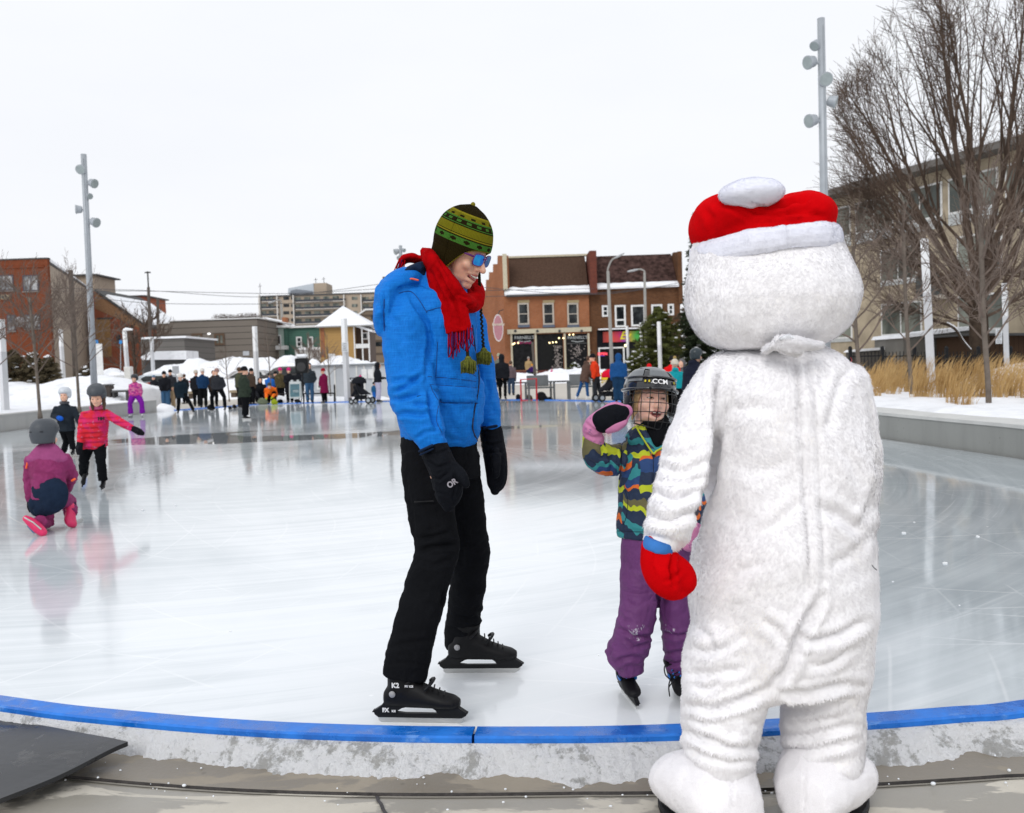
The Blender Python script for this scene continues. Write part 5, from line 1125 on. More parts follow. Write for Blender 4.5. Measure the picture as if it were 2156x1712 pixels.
    for s_ in (-1, 1):
        m = MB(); m.tube([H(s_ * .045, .080, .001), H(s_ * .030, .0925, .0050), H(s_ * .016, .088, .001)], .0017, 5); m.build('eyelash', M_HAIRB, t, smooth=True); m = MB(); m.tube([H(s_ * .049, .079, .020), H(s_ * .032, .090, .0255), H(s_ * .014, .0925, .022)], .0019, 5); m.build('eyebrow', M_HAIRF, t, smooth=True)
    m = MB(); m.ell(H(.001, .083, -.066), Vector((.022, .0135, .0125)) * k, R3); m.build('mouth', M_MOUTH, t, smooth=True)
    m = MB()
    for q in (-.014, -.008, .010, .0155): m.box(H(q, .0965 - q * q * 15, -.0605), Vector((.0052, .003, .0048)) * k, R3)
    m.build('teeth', M_TEETH, t, bev=.0006)
    m = MB(); m.tube([H(-.024, .082, -.064), H(-.012, .093, -.0550), H(0, .0975, -.0560), H(.012, .093, -.0550), H(.025, .082, -.064)], [.002, .0032, .0032, .0032, .002], 8, round_=True); m.tube([H(-.023, .082, -.067), H(0, .0935, -.0800), H(.024, .082, -.067)], [.002, .0045, .002], 8, round_=True); m.build('lips', mat('child_lips', (.46, .14, .13), .4), t, smooth=True)
    for s_ in (-1, 1):
        m = MB()
        for q in range(5): m.tube([H(s_ * (.056 + q * .004), .050 - q * .008, .045), H(s_ * (.069 + q * .002), .030 - q * .010, -.01), H(s_ * (.068 + q * .002), .028 - q * .008, -.06 - .008 * q)], [.005, .006, .003], 6, round_=True)
        m.build('hair', M_HAIRF, t, smooth=True)
    # helmet
    n = NT('glossy_black_shell'); n.set('Base Color', n.ramp(n.noise(n.coord(), 4, 4), [(.3, (.012, .013, .015)), (.7, (.022, .023, .026))])); n.set('Roughness', .16); n.set('Coat Weight', .5); n.set('Coat Roughness', .06); n.bump(n.noise(n.coord(), 60, 3), .03, .002); SH = n.m
    SHEEN = mat('sky_sheen_shell', (.17, .18, .19), .22, .3, bs=.05)  # grey colour stands in for sky reflected in the glossy black helmet
    a = MB(); segs = []
    for z, rx, ry, dy in ((-.035, .100, .098, -.030), (-.01, .108, .118, -.022), (.03, .113, .135, -.012), (.065, .112, .137, -.010), (.095, .102, .125, -.012), (.12, .083, .104, -.016), (.138, .055, .07, -.02), (.146, .022, .03, -.024)): segs.append((H(0, dy, z), R3 @ Vector((rx, 0, 0)) * k, R3 @ Vector((0, ry, 0)) * k))
    a.loft(segs, 40); me = fuse(a, .0045, 3, 'helmet'); inv = Mh.inverted(); b_ = bmesh.new(); b_.from_mesh(me)
    kill = [v_ for v_ in b_.verts if (lambda q: q.z / k < .036 and q.y / k > .028 and abs(q.x / k) < .30)(inv @ v_.co)] + [v_ for v_ in b_.verts if (inv @ v_.co).z / k < -.03]
    bmesh.ops.delete(b_, geom=list(set(kill)), context='VERTS'); b_.to_mesh(me); b_.free()
    hel = finish(me, 'helmet', t, SH); md = hel.modifiers.new('s', 'SOLIDIFY'); md.thickness = .008; md.offset = -1
    m = MB()  # brim ridge and brow band standing proud
    m.tube([H(math.sin(q) * .116, -.012 + math.cos(q) * .140, .041 - .004 * abs(math.sin(q))) for q in [R(x) for x in range(-100, 101, 10)]], [(.0065, .009)] * 21, 8, round_=True)
    m.tube([H(math.sin(q) * .112, -.012 + math.cos(q) * .134, .091) for q in [R(x) for x in range(-95, 96, 10)]], [(.004, .004)] * 20, 8, round_=True)
    m.build('brow_ridge', SH, hel, smooth=True)
    # sky sheen on the black shell, coloured grey into raised caps following it
    a = MB(); vs = []; nu, nv = 16, 12
    def shell(phi, z):
        zs = [s[0] for s in ((-.035,), (-.01,), (.03,), (.065,), (.095,), (.12,), (.138,), (.146,))]; rxs = [.100, .108, .113, .112, .102, .083, .055, .022]; rys = [.098, .118, .135, .137, .125, .104, .07, .03]; dys = [-.03, -.022, -.012, -.01, -.012, -.016, -.02, -.024]
        for i in range(7):
            if z <= zs[i + 1]: break
        w = (z - zs[i]) / (zs[i + 1] - zs[i]); rx = rxs[i] + (rxs[i + 1] - rxs[i]) * w; ry = rys[i] + (rys[i + 1] - rys[i]) * w; dy = dys[i] + (dys[i + 1] - dys[i]) * w
        return H((rx + .0035) * math.sin(phi), dy + (ry + .0035) * math.cos(phi), z + .002)
    for j in range(nv + 1):
        for i in range(nu + 1): 
            z_ = .088 + (.143 - .088) * j / nv; w_ = (.46 if j < 9 else .46 + (j - 8) * .3); vs.append(shell((i / nu - .5) * 2 * w_, z_))
    a.add(vs, [(j * (nu + 1) + i, j * (nu + 1) + i + 1, (j + 1) * (nu + 1) + i + 1, (j + 1) * (nu + 1) + i) for j in range(nv) for i in range(nu)])
    for s_ in (-1, 1):
        vs = []
        for j in range(nv + 1):
            for i in range(nu + 1): vs.append(shell(s_ * (.72 + i / nu * .75), .070 + (.130 - .070) * j / nv))
        a.add(vs, [(j * (nu + 1) + i, j * (nu + 1) + i + 1, (j + 1) * (nu + 1) + i + 1, (j + 1) * (nu + 1) + i) for j in range(nv) for i in range(nu)])
    a.build('crown_sheen', SHEEN, hel, smooth=True)
    YEL = mat('yellow_foam', (.62, .50, .02), .6)
    for ph in (-.62, .46, .60): 
        m = MB(); q0, q1, q2, q3 = shell(ph - .055, .060), shell(ph + .055, .060), shell(ph + .055, .078), shell(ph - .055, .078); ctr = (q0 + q1 + q2 + q3) / 4; nrm = (ctr - H(0, -.01, ctr.z * 0 + .06)).normalized(); m.prism([q + nrm * .0005 for q in (q0, q1, q2, q3)], nrm, .001, 0); m.prism([ctr.lerp(q, .55) + nrm * .002 for q in (q0, q1, q2, q3)], nrm, .001, 1); m.build('vent', [M_DKPL, YEL], hel)
    WH = mat('white_letter', (.85, .85, .85), .4, var=.02)
    tm = text_mesh('CCM', .0262, .0008, 'helmet_lettering', .0005, sx=1.3, shear=0); aa = getv(tm)
    inv3 = None
    for i, q in enumerate(aa): ph = -q[0] / (.140 * k) * 1.0 + .05; z_ = .0675 + q[1] / k * .95; s0 = shell(ph, z_); s1_ = H(0, -.01, z_); aa[i] = s0 + (s0 - s1_).normalized() * (.002 + max(q[2], 0))
    setv(tm, aa); localise(tm, t); link('helmet_lettering', tm, hel, WH)
    for s_ in (-1, 1): m = MB(); m.ell(H(s_ * .100, -.002, -.020), Vector((.012, .042, .045)) * k, R3, 14, 10); m.build('ear_guard', M_DKPL, hel, smooth=True)
    m = MB(); m.ell(H(0, .052, -.128), Vector((.050, .030, .015)) * k, R3, 14, 8); m.build('chin_cup', M_DKPL, hel, smooth=True)
    # wire cage
    m = MB(); rw = .0016
    def cg(ph, z): 
        r_ = 1.0 + .05 * math.sin((z + .13) / .17 * math.pi); sh_ = max(0, -(z + .05)) * .45
        return H(math.sin(ph) * (.106 - sh_ * .5) * r_, .012 + math.cos(ph) * (.128 - sh_) * r_, z)
    for ph in (-1.15, -.80, -.48, -.17, .15, .47, .80, 1.15): m.tube([Vector(q) for q in smooth_pts([tuple(cg(ph, z)) for z in (.036, .0, -.05, -.10, -.135 + .02 * abs(ph))], 3)], rw, 6)
    for z in (.018, -.022, -.062, -.102): m.tube([cg(R(x), z) for x in range(-78, 79, 6)], rw, 6)
    m.tube([cg(R(x), .037) for x in range(-78, 79, 6)], rw * 1.4, 6); m.tube([cg(R(x), -.135 + .02 * abs(R(x))) for x in range(-72, 73, 6)], rw * 1.5, 6)
    m.build('face_cage', mat('cage_wire', (.010, .010, .011), .35), hel, smooth=True)
    for q in (-.05, .05, -.02): m = MB(); m.ell(H(q, .128, .040), .005, n=8, m=6); m.build('screw', M_DKPL, hel, smooth=True)
    # black neck tube, purple collar
    a = MB(); plimb(a, [(1378, 890, 30, 3.43, .055), (1380, 905, 38, 3.41, .07), (1382, 918, 36, 3.40, .075), (1382, 930, 34, 3.40, .075)]); me = fuse(a, .006, 4, 'neck_tube'); rumple(me, .005, 14, 3); finish(me, 'neck_tube', t, M_BLK)
    a = MB(); plimb(a, [(1384, 932, 24, 3.395, .06), (1384, 945, 22, 3.392, .06), (1382, 956, 14, 3.39, .05)]); me = fuse(a, .006, 3, 'inner_collar'); finish(me, 'inner_collar', t, cloth('violet_fleece', (.14, .045, .26), fold=.7))
    # jacket
    S = lambda V, l, r, y, d: (at((l + r) / 2, V, y), Vector(((r - l) / 2 * y / FPX, 0, 0)), Vector((0, d, 0)))
    a = MB(); a.loft([S(1128, 1299, 1462, 3.42, .115), S(1105, 1298, 1466, 3.42, .125), S(1060, 1300, 1464, 3.42, .125), S(1010, 1303, 1458, 3.42, .125), S(970, 1305, 1455, 3.42, .12), S(945, 1310, 1452, 3.43, .105), S(928, 1325, 1438, 3.43, .09), S(915, 1340, 1420, 3.44, .08), S(905, 1346, 1412, 3.45, .075)], 30)
    plimb(a, smooth_pts([(1330, 958, 32, 3.42, .06), (1305, 966, 33, 3.40, .062), (1280, 968, 33, 3.37, .062), (1262, 962, 33, 3.34, .06), (1252, 945, 27, 3.32, .055), (1248, 925, 22, 3.31, .045)], 4))
    plimb(a, smooth_pts([(1430, 960, 30, 3.43, .06), (1456, 1000, 28, 3.42, .06), (1466, 1050, 26, 3.38, .055), (1455, 1095, 24, 3.30, .05)], 3))
    plimb(a, smooth_pts([(1352, 906, 14, 3.40, .05), (1336, 922, 20, 3.42, .07), (1350, 928, 18, 3.40, .06)], 3)); plimb(a, smooth_pts([(1350, 902, 9, 3.365, .02), (1362, 925, 9, 3.345, .018), (1374, 950, 8, 3.325, .015)], 3)); plimb(a, smooth_pts([(1408, 925, 10, 3.36, .03), (1395, 945, 9, 3.335, .02), (1380, 954, 7, 3.325, .015)], 3))
    me = fuse(a, .0058, 3, 'jacket'); Z = lambda L: [(1184.4 + x * .1691, 763.3 + y * .1691) for x, y in L]
    crease(me, [(Z([(740, 1000), (745, 1150), (735, 1300), (700, 1500)]), .010, 3), (Z([(400, 1100), (480, 1180), (560, 1200)]), .008, 4), (Z([(480, 1080), (540, 1150), (620, 1200)]), .009, 4), (Z([(300, 1200), (400, 1280), (520, 1330)]), .005, 4), (Z([(600, 1150), (620, 1250), (590, 1380)]), .009, 4), (Z([(1130, 1150), (1125, 1300), (1125, 1600), (1120, 1900)]), .006, 2), (Z([(690, 1590), (740, 1560), (800, 1600), (830, 1700)]), .004, 2), (Z([(1150, 1160), (1160, 1300), (1150, 1600)]), .003, 1.5), (Z([(640, 980), (720, 960), (745, 1040)]), .003, 2), (Z([(830, 1150), (950, 1180)]), .004, 4), ([(1300, 1117), (1380, 1118), (1460, 1117)], .004, 2, 1)]); rumple(me, .004, 12, 3, seed=4); bt = bvh(me); jk = finish(me, 'jacket', t, CAMO); DN = mat('dark_navy_edge', (.006, .012, .03), .8)
    for L_ in ([(1375, 955), (1376, 1000), (1375, 1060), (1376, 1125)], [(1308, 940), (1309, 970), (1306, 1000)], [(1316, 1032), (1322, 1055), (1318, 1090), (1312, 1105)], [(1299, 1118), (1340, 1120), (1380, 1120)]): seam(bt, 'stitching', L_, .0016, DN, jk)
    m = MB(); ptz = smooth_pts([tuple(P(1340, 900, 3.335)), tuple(P(1352, 920, 3.315)), tuple(P(1366, 942, 3.305)), tuple(P(1376, 955, 3.302)), tuple(P(1382, 950, 3.305)), tuple(P(1400, 940, 3.315))], 8)
    for q in ptz: m.ell(q, .0036, n=6, m=5)
    m.build('zip', mat('lime_zip', (.50, .56, .02), .5), jk, smooth=True)
    # raised mitten, the palm turned to us
    n = NT('pink_flower_cloth'); v = n.coord(); vo = n.new('ShaderNodeTexVoronoi'); vo.inputs['Scale'].default_value = 36; vo.inputs['Randomness'].default_value = .8; n.l(v, vo.inputs['Vector'])
    ringc = n.math('ABSOLUTE', n.math('SUBTRACT', vo.outputs['Distance'], .27)); ln = n.ramp(ringc, [(.03, 1.0), (.06, 0.0)]); dot = n.ramp(vo.outputs['Distance'], [(.07, 1.0), (.10, 0.0)])
    pet = n.new('ShaderNodeTexVoronoi', feature='DISTANCE_TO_EDGE'); pet.inputs['Scale'].default_value = 95; n.l(v, pet.inputs['Vector']); pl_ = n.math('MULTIPLY', n.ramp(pet.outputs['Distance'], [(.05, 1.0), (.09, 0.0)]), n.ramp(vo.outputs['Distance'], [(.30, 1.0), (.33, 0.0)]))
    c = n.mix(n.math('MULTIPLY', pl_, .75), (.55, .19, .36), (.07, .04, .14)); c = n.mix(dot, c, (.25, .35, .45)); n.set('Base Color', c); n.set('Roughness', .75); n.bump(n.noise(v, 16, 3, .5, 1), .5, .02); PK = n.m
    a = MB(); plimb(a, smooth_pts([(1253, 926, 20, 3.31, .045), (1247, 908, 21, 3.30, .044), (1252, 895, 22, 3.29, .046), (1268, 886, 25, 3.28, .044), (1292, 877, 30, 3.27, .042), (1310, 869, 26, 3.27, .036), (1320, 865, 14, 3.27, .022)], 4)); plimb(a, smooth_pts([(1280, 900, 14, 3.25, .022), (1298, 896, 13, 3.24, .02), (1312, 890, 9, 3.24, .016)], 3))
    me = fuse(a, .005, 4, 'mitten'); crease(me, [([(1232, 890), (1250, 905), (1275, 912)], .006, 3), ([(1228, 912), (1250, 922), (1272, 915)], .005, 3)]); mt = finish(me, 'mitten', t, PK)
    a = MB(); plimb(a, smooth_pts([(1266, 889, 25, 3.255, .032), (1286, 880, 27, 3.248, .030), (1305, 871, 23, 3.246, .026), (1316, 866, 13, 3.246, .016)], 3)); finish(fuse(a, .005, 3, 'palm_patch'), 'palm_patch', mt, M_BLKN)
    a = MB(); plimb(a, smooth_pts([(1455, 1095, 22, 3.30, .04), (1452, 1120, 24, 3.28, .04), (1450, 1145, 18, 3.27, .03)], 3)); finish(fuse(a, .006, 4, 'mitten'), 'mitten', t, PK)
    # snow trousers
    a = MB(); a.loft([S(1110, 1308, 1458, 3.42, .105), S(1150, 1306, 1462, 3.42, .11), S(1200, 1306, 1462, 3.42, .105), S(1245, 1308, 1462, 3.42, .095)], 26)
    plimb(a, smooth_pts([(1347, 1200, 42, 3.42, .095), (1346, 1260, 42, 3.41, .09), (1336, 1320, 40, 3.39, .085), (1326, 1358, 42, 3.40, .08), (1318, 1378, 42, 3.41, .08), (1325, 1400, 32, 3.41, .07), (1328, 1416, 28, 3.41, .062)], 4), round_=False)
    plimb(a, [(1300, 1365, 16, 3.42, .04), (1288, 1375, 13, 3.43, .035)])
    plimb(a, smooth_pts([(1424, 1200, 38, 3.43, .095), (1425, 1260, 38, 3.43, .09), (1428, 1320, 38, 3.43, .085), (1430, 1360, 35, 3.45, .078), (1430, 1395, 28, 3.46, .068), (1430, 1417, 25, 3.46, .06)], 4), round_=False)
    me = fuse(a, .0065, 3, 'trousers'); K_ = lambda L: [(1237 + x * .1691, 1263.4 + y * .1691) for x, y in L]
    crease(me, [(K_([(370, 340), (480, 400), (600, 460), (720, 465), (840, 440)]), .012, 4), (K_([(880, 400), (1000, 430), (1120, 460), (1260, 420), (1360, 370)]), .010, 4), (K_([(480, 0), (540, 60), (600, 80)]), .006, 5), (K_([(370, 160), (450, 250), (560, 300)]), .005, 5), (K_([(470, 480), (580, 600), (660, 560)]), .008, 4), (K_([(620, 620), (700, 560), (770, 520)]), .008, 4), (K_([(330, 800), (420, 740), (550, 710), (740, 740)]), .010, 5), (K_([(260, 560), (280, 640), (250, 700)]), .010, 4), (K_([(930, 660), (1080, 660), (1280, 620)]), .009, 4), (K_([(930, 770), (1080, 800), (1200, 780)]), .009, 4), (K_([(880, -200), (880, 0), (870, 200)]), .014, 4), ([(1386, 1160), (1387, 1250), (1386, 1300)], .012, 3), ([(1310, 1245), (1350, 1250), (1385, 1245)], .003, 2)]); rumple(me, .004, 10, 3, (1, 1, 1.4), 4); finish(me, 'trousers', t, PUR)
    # skates
    BLUC = mat('blue_trim', (.02, .16, .55), .4); ex = [((-.040, .02, .130), (.010, .035, .020), 0), ((.040, .00, .130), (.008, .03, .018), 0), ((0, -.130, .11), (.012, .008, .018), 0)]
    def cs(h, tt, up):
        p, M3 = skate(t, 'skate', h, tt, up, extra=ex, mats=[BLUC]); q = MB()
        for i in range(4):
            for s_ in (-1, 1): q.ell(M3 @ Vector((s_ * .016, .005 + i * .019, .183 - i * .013)), .0042, n=8, m=6, mi=0)
            q.tube([M3 @ Vector((-.016, .005 + i * .019, .187 - i * .013)), M3 @ Vector((.016, .012 + i * .019, .183 - i * .013))], .0026, 5, mi=1)
        q.tube([Vector(z_) for z_ in smooth_pts([tuple(M3 @ Vector(z)) for z in ((.01, .01, .20), (.05, .04, .21), (.06, .05, .17), (.045, .05, .14))], 4)], .0026, 5, mi=1); q.build('lace', [BLUC, M_DKPL], p, smooth=True); return M3
    cs(gnd(1308, 1452), gnd(1342, 1494), (-.10, .05, 1)); M3 = cs(gnd(1426, 1448), gnd(1448, 1490), (-.25, .0, 1))
    m = MB(); m.tube([Vector(q) for q in smooth_pts([tuple(P(1416, 1419, 3.40)), tuple(P(1411, 1432, 3.38)), tuple(P(1408, 1446, 3.38)), tuple(P(1410, 1466, 3.40))], 4)], .0026, 5); m.tube([Vector(q) for q in smooth_pts([tuple(P(1425, 1428, 3.40)), tuple(P(1413, 1440, 3.37)), tuple(P(1408, 1448, 3.38))], 4)], .0026, 5); m.build('loose_lace', M_DKPL, t, smooth=True)
    return t
child()
# ============================================================ buildings
def brick(name, c1, c2, mortar, scale=1.0, patch=.3):
    n = NT(name); v = n.coord((1, 1, 1)); sp_ = n.new('ShaderNodeSeparateXYZ'); n.l(v, sp_.inputs[0]); cb = n.new('ShaderNodeCombineXYZ'); n.l(n.math('ADD', sp_.outputs['X'], sp_.outputs['Y']), cb.inputs[0]); n.l(sp_.outputs['Z'], cb.inputs[1])
    b = n.new('ShaderNodeTexBrick'); b.inputs['Scale'].default_value = 1; b.inputs['Brick Width'].default_value = .24 * scale; b.inputs['Row Height'].default_value = .085 * scale; b.inputs['Mortar Size'].default_value = .010 * scale
    b.inputs['Color1'].default_value = (*c1, 1); b.inputs['Color2'].default_value = (*c2, 1); b.inputs['Mortar'].default_value = (*mortar, 1); n.l(cb.outputs[0], b.inputs['Vector'])
    f = n.noise(v, .5, 6, .65); c = n.mix(n.math('MULTIPLY', n.ramp(f, [(.4, 0.0), (.7, 1.0)]), patch), b.outputs['Color'], tuple(x * .45 for x in c1)); n.set('Base Color', c); n.set('Roughness', .9); n.set('Specular IOR Level', .1); return n.m
def siding(name, c1, c2, step=.3, axis='Z', w=.08):
    n = NT(name); v = n.coord(); sp_ = n.new('ShaderNodeSeparateXYZ'); n.l(v, sp_.inputs[0]); f = n.math('FRACT', n.math('MULTIPLY', sp_.outputs[axis], 1 / step)); m_ = n.math('LESS_THAN', f, w)
    c = n.mix(m_, c1, c2); c = n.mix(n.math('MULTIPLY', n.noise(n.coord((.6, .6, 2)), 1.2, 5), .35), c, tuple(x * .6 for x in c1)); n.set('Base Color', c); n.set('Roughness', .85); n.set('Specular IOR Level', .1); return n.m
BR1 = brick('red_brown_brick', (.17, .042, .018), (.22, .056, .025), (.15, .07, .04)); BR2 = brick('orange_brick', (.29, .098, .040), (.37, .135, .058), (.28, .17, .11)); BR3 = brick('dark_brown_brick', (.105, .045, .022), (.16, .07, .032), (.11, .07, .045), patch=.5)
TAN = concrete('tan_render', (.36, .29, .22), .85, .6); CRM = mat('cream_trim', (.50, .45, .33), .7); WHT = mat('white_trim', (.70, .70, .69), .6); GLASS = None
def glass(name, c1, c2, sc=1.5, ro=.12):
    n = NT(name); f = n.noise(n.coord((1, 1, .6)), sc, 3, .5, .5); n.set('Base Color', n.ramp(f, [(.4, c1), (.6, c2)])); n.set('Roughness', ro); n.set('Specular IOR Level', .3); return n.m
GD = glass('dark_window', (.006, .008, .010), (.035, .04, .042)); GL = glass('curtained_window', (.12, .13, .14), (.40, .40, .40), .9); GG = glass('grey_green_window', (.06, .07, .062), (.22, .235, .20), .5); ROOF = mat('brown_shingle', (.075, .045, .032), .9, var=.35, vs=9, bs=.3, bscale=6, bd=.03, spec=.05); ROOF2 = mat('mottled_shingle', (.055, .032, .028), .9, var=.75, vs=2.2, spec=.05); DGREY = mat('dark_grey_roofing', (.06, .06, .06), .8)
def X_(U, y, V=760): return at(U, V, y).x
def Z_(U, V, y): return at(U, V, y).z
def pbox(parent, name, m, U0, V0, U1, V1, y, d, proud=0, zb=None):
    um = (U0 + U1) / 2; x0, x1 = X_(U0, y, V1), X_(U1, y, V1); z1 = Z_(um, V0, y); z0 = Z_(um, V1, y) if zb is None else zb
    mb = MB(); mb.bx(x0, x1, y - proud, y + d, z0, z1); return mb.build(name, m, parent)
def window(parent, U0, V0, U1, V1, y, fm=WHT, pm=GD, nx=1, ny=2, fw=.11, proud=.06):
    um = (U0 + U1) / 2; x0, x1 = X_(U0, y, V1), X_(U1, y, V1); z1, z0 = Z_(um, V0, y), Z_(um, V1, y); mb = MB(); a, b = y - proud, y - .002
    mb.bx(x0, x0 + fw, a, b, z0, z1); mb.bx(x1 - fw, x1, a, b, z0, z1); mb.bx(x0 + fw, x1 - fw, a, b, z0, z0 + fw); mb.bx(x0 + fw, x1 - fw, a, b, z1 - fw, z1)
    for i in range(1, nx): xm = x0 + (x1 - x0) * i / nx; mb.bx(xm - fw * .3, xm + fw * .3, a + .01, b, z0 + fw, z1 - fw)
    for i in range(1, ny): zm = z0 + (z1 - z0) * i / ny; mb.bx(x0 + fw, x1 - fw, a + .012, b, zm - fw * .25, zm + fw * .25)
    w = mb.build('window', fm, parent); p = MB(); p.bx(x0 + fw * .8, x1 - fw * .8, y - .03, y - .004, z0 + fw * .8, z1 - fw * .8); p.build('pane', pm, w); return w
def bl(name, label, cat, U, y): return thing(name, label, cat, (X_(U, y), y, -.14))
ZB = -.14
# --- brick shop with a stepped gable
y = 85; b = bl('brick_shop', 'orange brick shop with stepped gable, brown roof edged in snow and dark shop windows', 'building', 1150, y)
pbox(b, 'wall', BR2, 1066, 618, 1245, 800, y, 11, zb=ZB)
mb = MB()  # stepped side wall running back to the left
tops = [(1066, 538), (1053, 538), (1052, 556), (1043, 556), (1042, 573), (1034, 573), (1033, 589), (1027, 589), (1026, 611), (1017, 612), (1015, 640), (1003, 643), (996, 655)]
pA = at(1066, 700, y); pB = at(990, 700, 99)
def onside(U):  # point of the side wall line seen at photo column U
    d = ray(U, 700); dx, dy = pB.x - pA.x, pB.y - pA.y; t = (pA.x * d.y - pA.y * d.x) / (dy * d.x - dx * d.y); return pA.x + dx * t, pA.y + dy * t
top3 = [(*onside(U), at(U, V, onside(U)[1]).z) for U, V in tops]; e0 = onside(990)
poly = [(pA.x, pA.y, ZB)] + top3 + [(e0[0], e0[1], top3[-1][2]), (e0[0], e0[1], ZB)]
mb.prism([(p[0] - .004, p[1], p[2]) for p in poly], (.97, .25, 0), .45); mb.build('stepped_gable', BR2, b)
x0, x1 = X_(1066, y), X_(1243, y); ze = Z_(1155, 618, y); zr = Z_(1155, 540, y + 3)
mb = MB(); mb.add([(x0, y - .35, ze), (x1, y - .35, ze), (x1, y + 3.0, zr), (x0, y + 3.0, zr), (x0, y + 9, zr), (x1, y + 9, zr), (x0, y + 11, ze), (x1, y + 11, ze)], [(0, 1, 2, 3), (3, 2, 5, 4), (4, 5, 7, 6), (0, 3, 4, 6), (1, 7, 5, 2), (0, 6, 7, 1)]); mb.build('roof', ROOF, b)
def eave_snow(parent, U0, U1, V0, V1, y, seed):
    rg = random.Random(seed); x0, x1 = X_(U0, y), X_(U1, y); z0, z1 = Z_((U0 + U1) / 2, V1, y), Z_((U0 + U1) / 2, V0, y); mb = MB(); K = 40; sec = []
    for k in range(K + 1):
        x = x0 + (x1 - x0) * k / K; j = .10 * noise.noise(Vector((x * 1.1, seed, 0))); h = (z1 - z0); sec.append([(x, y - .55, z0), (x, y - .60, z0 + .15), (x, y - .35, z0 + h * .55), (x, y + .1 + .25 * h, z0 + h * (1 + j)), (x, y + .35, z0 + h * (.95 + j)), (x, y + .3, z0)])
    vs = [p for s in sec for p in s]; mb.add(vs, [(i * 6 + j, i * 6 + (j + 1) % 6, (i + 1) * 6 + (j + 1) % 6, (i + 1) * 6 + j) for i in range(K) for j in range(6)] + [tuple(range(5, -1, -1)), tuple(K * 6 + j for j in range(6))]); return mb.build('eave_snow', M_SNOW, parent, smooth=False)
eave_snow(b, 1067, 1245, 602, 620, y, 1)
pbox(b, 'ridge_trim', CRM, 1060, 537, 1242, 541, y + 2.8, .5); pbox(b, 'gable_coping', CRM, 1060, 537, 1069, 612, y + .2, .6, .9)
pbox(b, 'party_wall', brick('party_brick', (.14, .04, .03), (.19, .055, .035), (.1, .05, .04)), 1240, 533, 1254, 622, y + 1.2, 2, 1.9); pbox(b, 'gutter', DGREY, 1067, 619.5, 1245, 623, y, .1, .6)
for U in (1091, 1143.5, 1195): 
    window(b, U, 638, U + 23.6, 684, y, CRM if 0 else mat('beige_frame', (.45, .40, .34), .7), GD, 1, 2, .15, .1); pbox(b, 'sill', mat('slate_sill', (.10, .12, .17), .7), U - .5, 684.5, U + 24.5, 689.5, y, .05, .22); pbox(b, 'lintel', mat('sandstone', (.37, .29, .16), .8), U - .5, 632, U + 24, 637.5, y, .05, .05)
pbox(b, 'cornice', CRM, 1068, 691.5, 1245, 701, y, .05, .35)
for k in range(4):
    c = at(1085 + k * 46.5, 697, y - .37); mb = MB(); mb.loft([(c + Vector((0, dy, 0)), Vector((.13, 0, 0)), Vector((0, 0, .13))) for dy in (-.05, .05)], 12); mb.build('tie_plate', DGREY, b)
SHOPW = mat('shop_interior', (.009, .009, .010), .5, var=.8, vs=3, spec=.12)
for U0, U1 in ((1080, 1126), (1132, 1187), (1193, 1238)):
    w = pbox(b, 'shop_window', SHOPW, U0, 703, U1, 779, y, .02, .03)
pbox(b, 'shop_door', mat('dark_door', (.012, .012, .012), .6, spec=.1), 1139, 718, 1164, 782, y, .01, .06); 
for U in (1077, 1128, 1189, 1239): pbox(b, 'shop_post', CRM, U, 701.5, U + 4, 785, y, .02, .16)
pbox(b, 'stall_riser', mat('red_riser', (.10, .02, .015), .7), 1080, 779, 1238, 786, y, .02, .1)
for U0 in (1080, 1193): pbox(b, 'transom', DGREY, U0, 722, U0 + 46, 724, y, .0, .12)
BULB = NT('warm_bulb'); BULB.set('Emission Color', (1.0, .75, .3)); BULB.b.inputs['Emission Strength'].default_value = 3.0; BULB = BULB.m
mb = MB()
for U, V in ((1083, 723), (1091, 722), (1080, 725), (1157, 722), (1164, 721), (1171, 720.5), (1177, 712), (1186, 712), (1199, 705), (1207, 704.5)): mb.ell(at(U, V, y - .18), .075, n=8, m=6)
mb.build('shop_light', BULB, b, smooth=True)
mb = MB(); rg = random.Random(2)
for k in range(120): mb.ell(at(rg.gauss(1174, 4), rg.uniform(728, 775), y - .10), rg.uniform(.03, .07), n=5, m=4)
for k in range(70): mb.ell(at(rg.gauss(1216, 9), rg.gauss(740, 8), y - .10), rg.uniform(.03, .07), n=5, m=4)
mb.build('window_blossom', mat('pale_blossom', (.30, .26, .24), .8, var=.5, vs=6), b)
mb = MB()
for k in range(40): mb.ell(at(rg.uniform(1082, 1124), 722.5 + rg.uniform(-2.5, 1), y - .11), rg.uniform(.05, .09), n=5, m=4)
mb.build('window_garland', mat('magenta_garland', (.22, .01, .07), .7), b)
for U in (1104, 1216):
    tm = text_mesh("PARNELL'S", .40, .01, 'shop_lettering', .006); place_mesh(tm, Matrix.Translation(at(U, 711, y - .12)) @ Matrix.Rotation(R(90), 4, 'X')); localise(tm, b); link('shop_lettering', tm, b, mat('faded_white_paint', (.35, .37, .37), .6))
    m = MB(); m.tube([at(U - 13, 718, y - .12), at(U, 720, y - .12), at(U + 13, 718, y - .12)], .045, 5); m.build('shop_flourish', mat('faded_white_paint', (.35, .37, .37), .6), b)
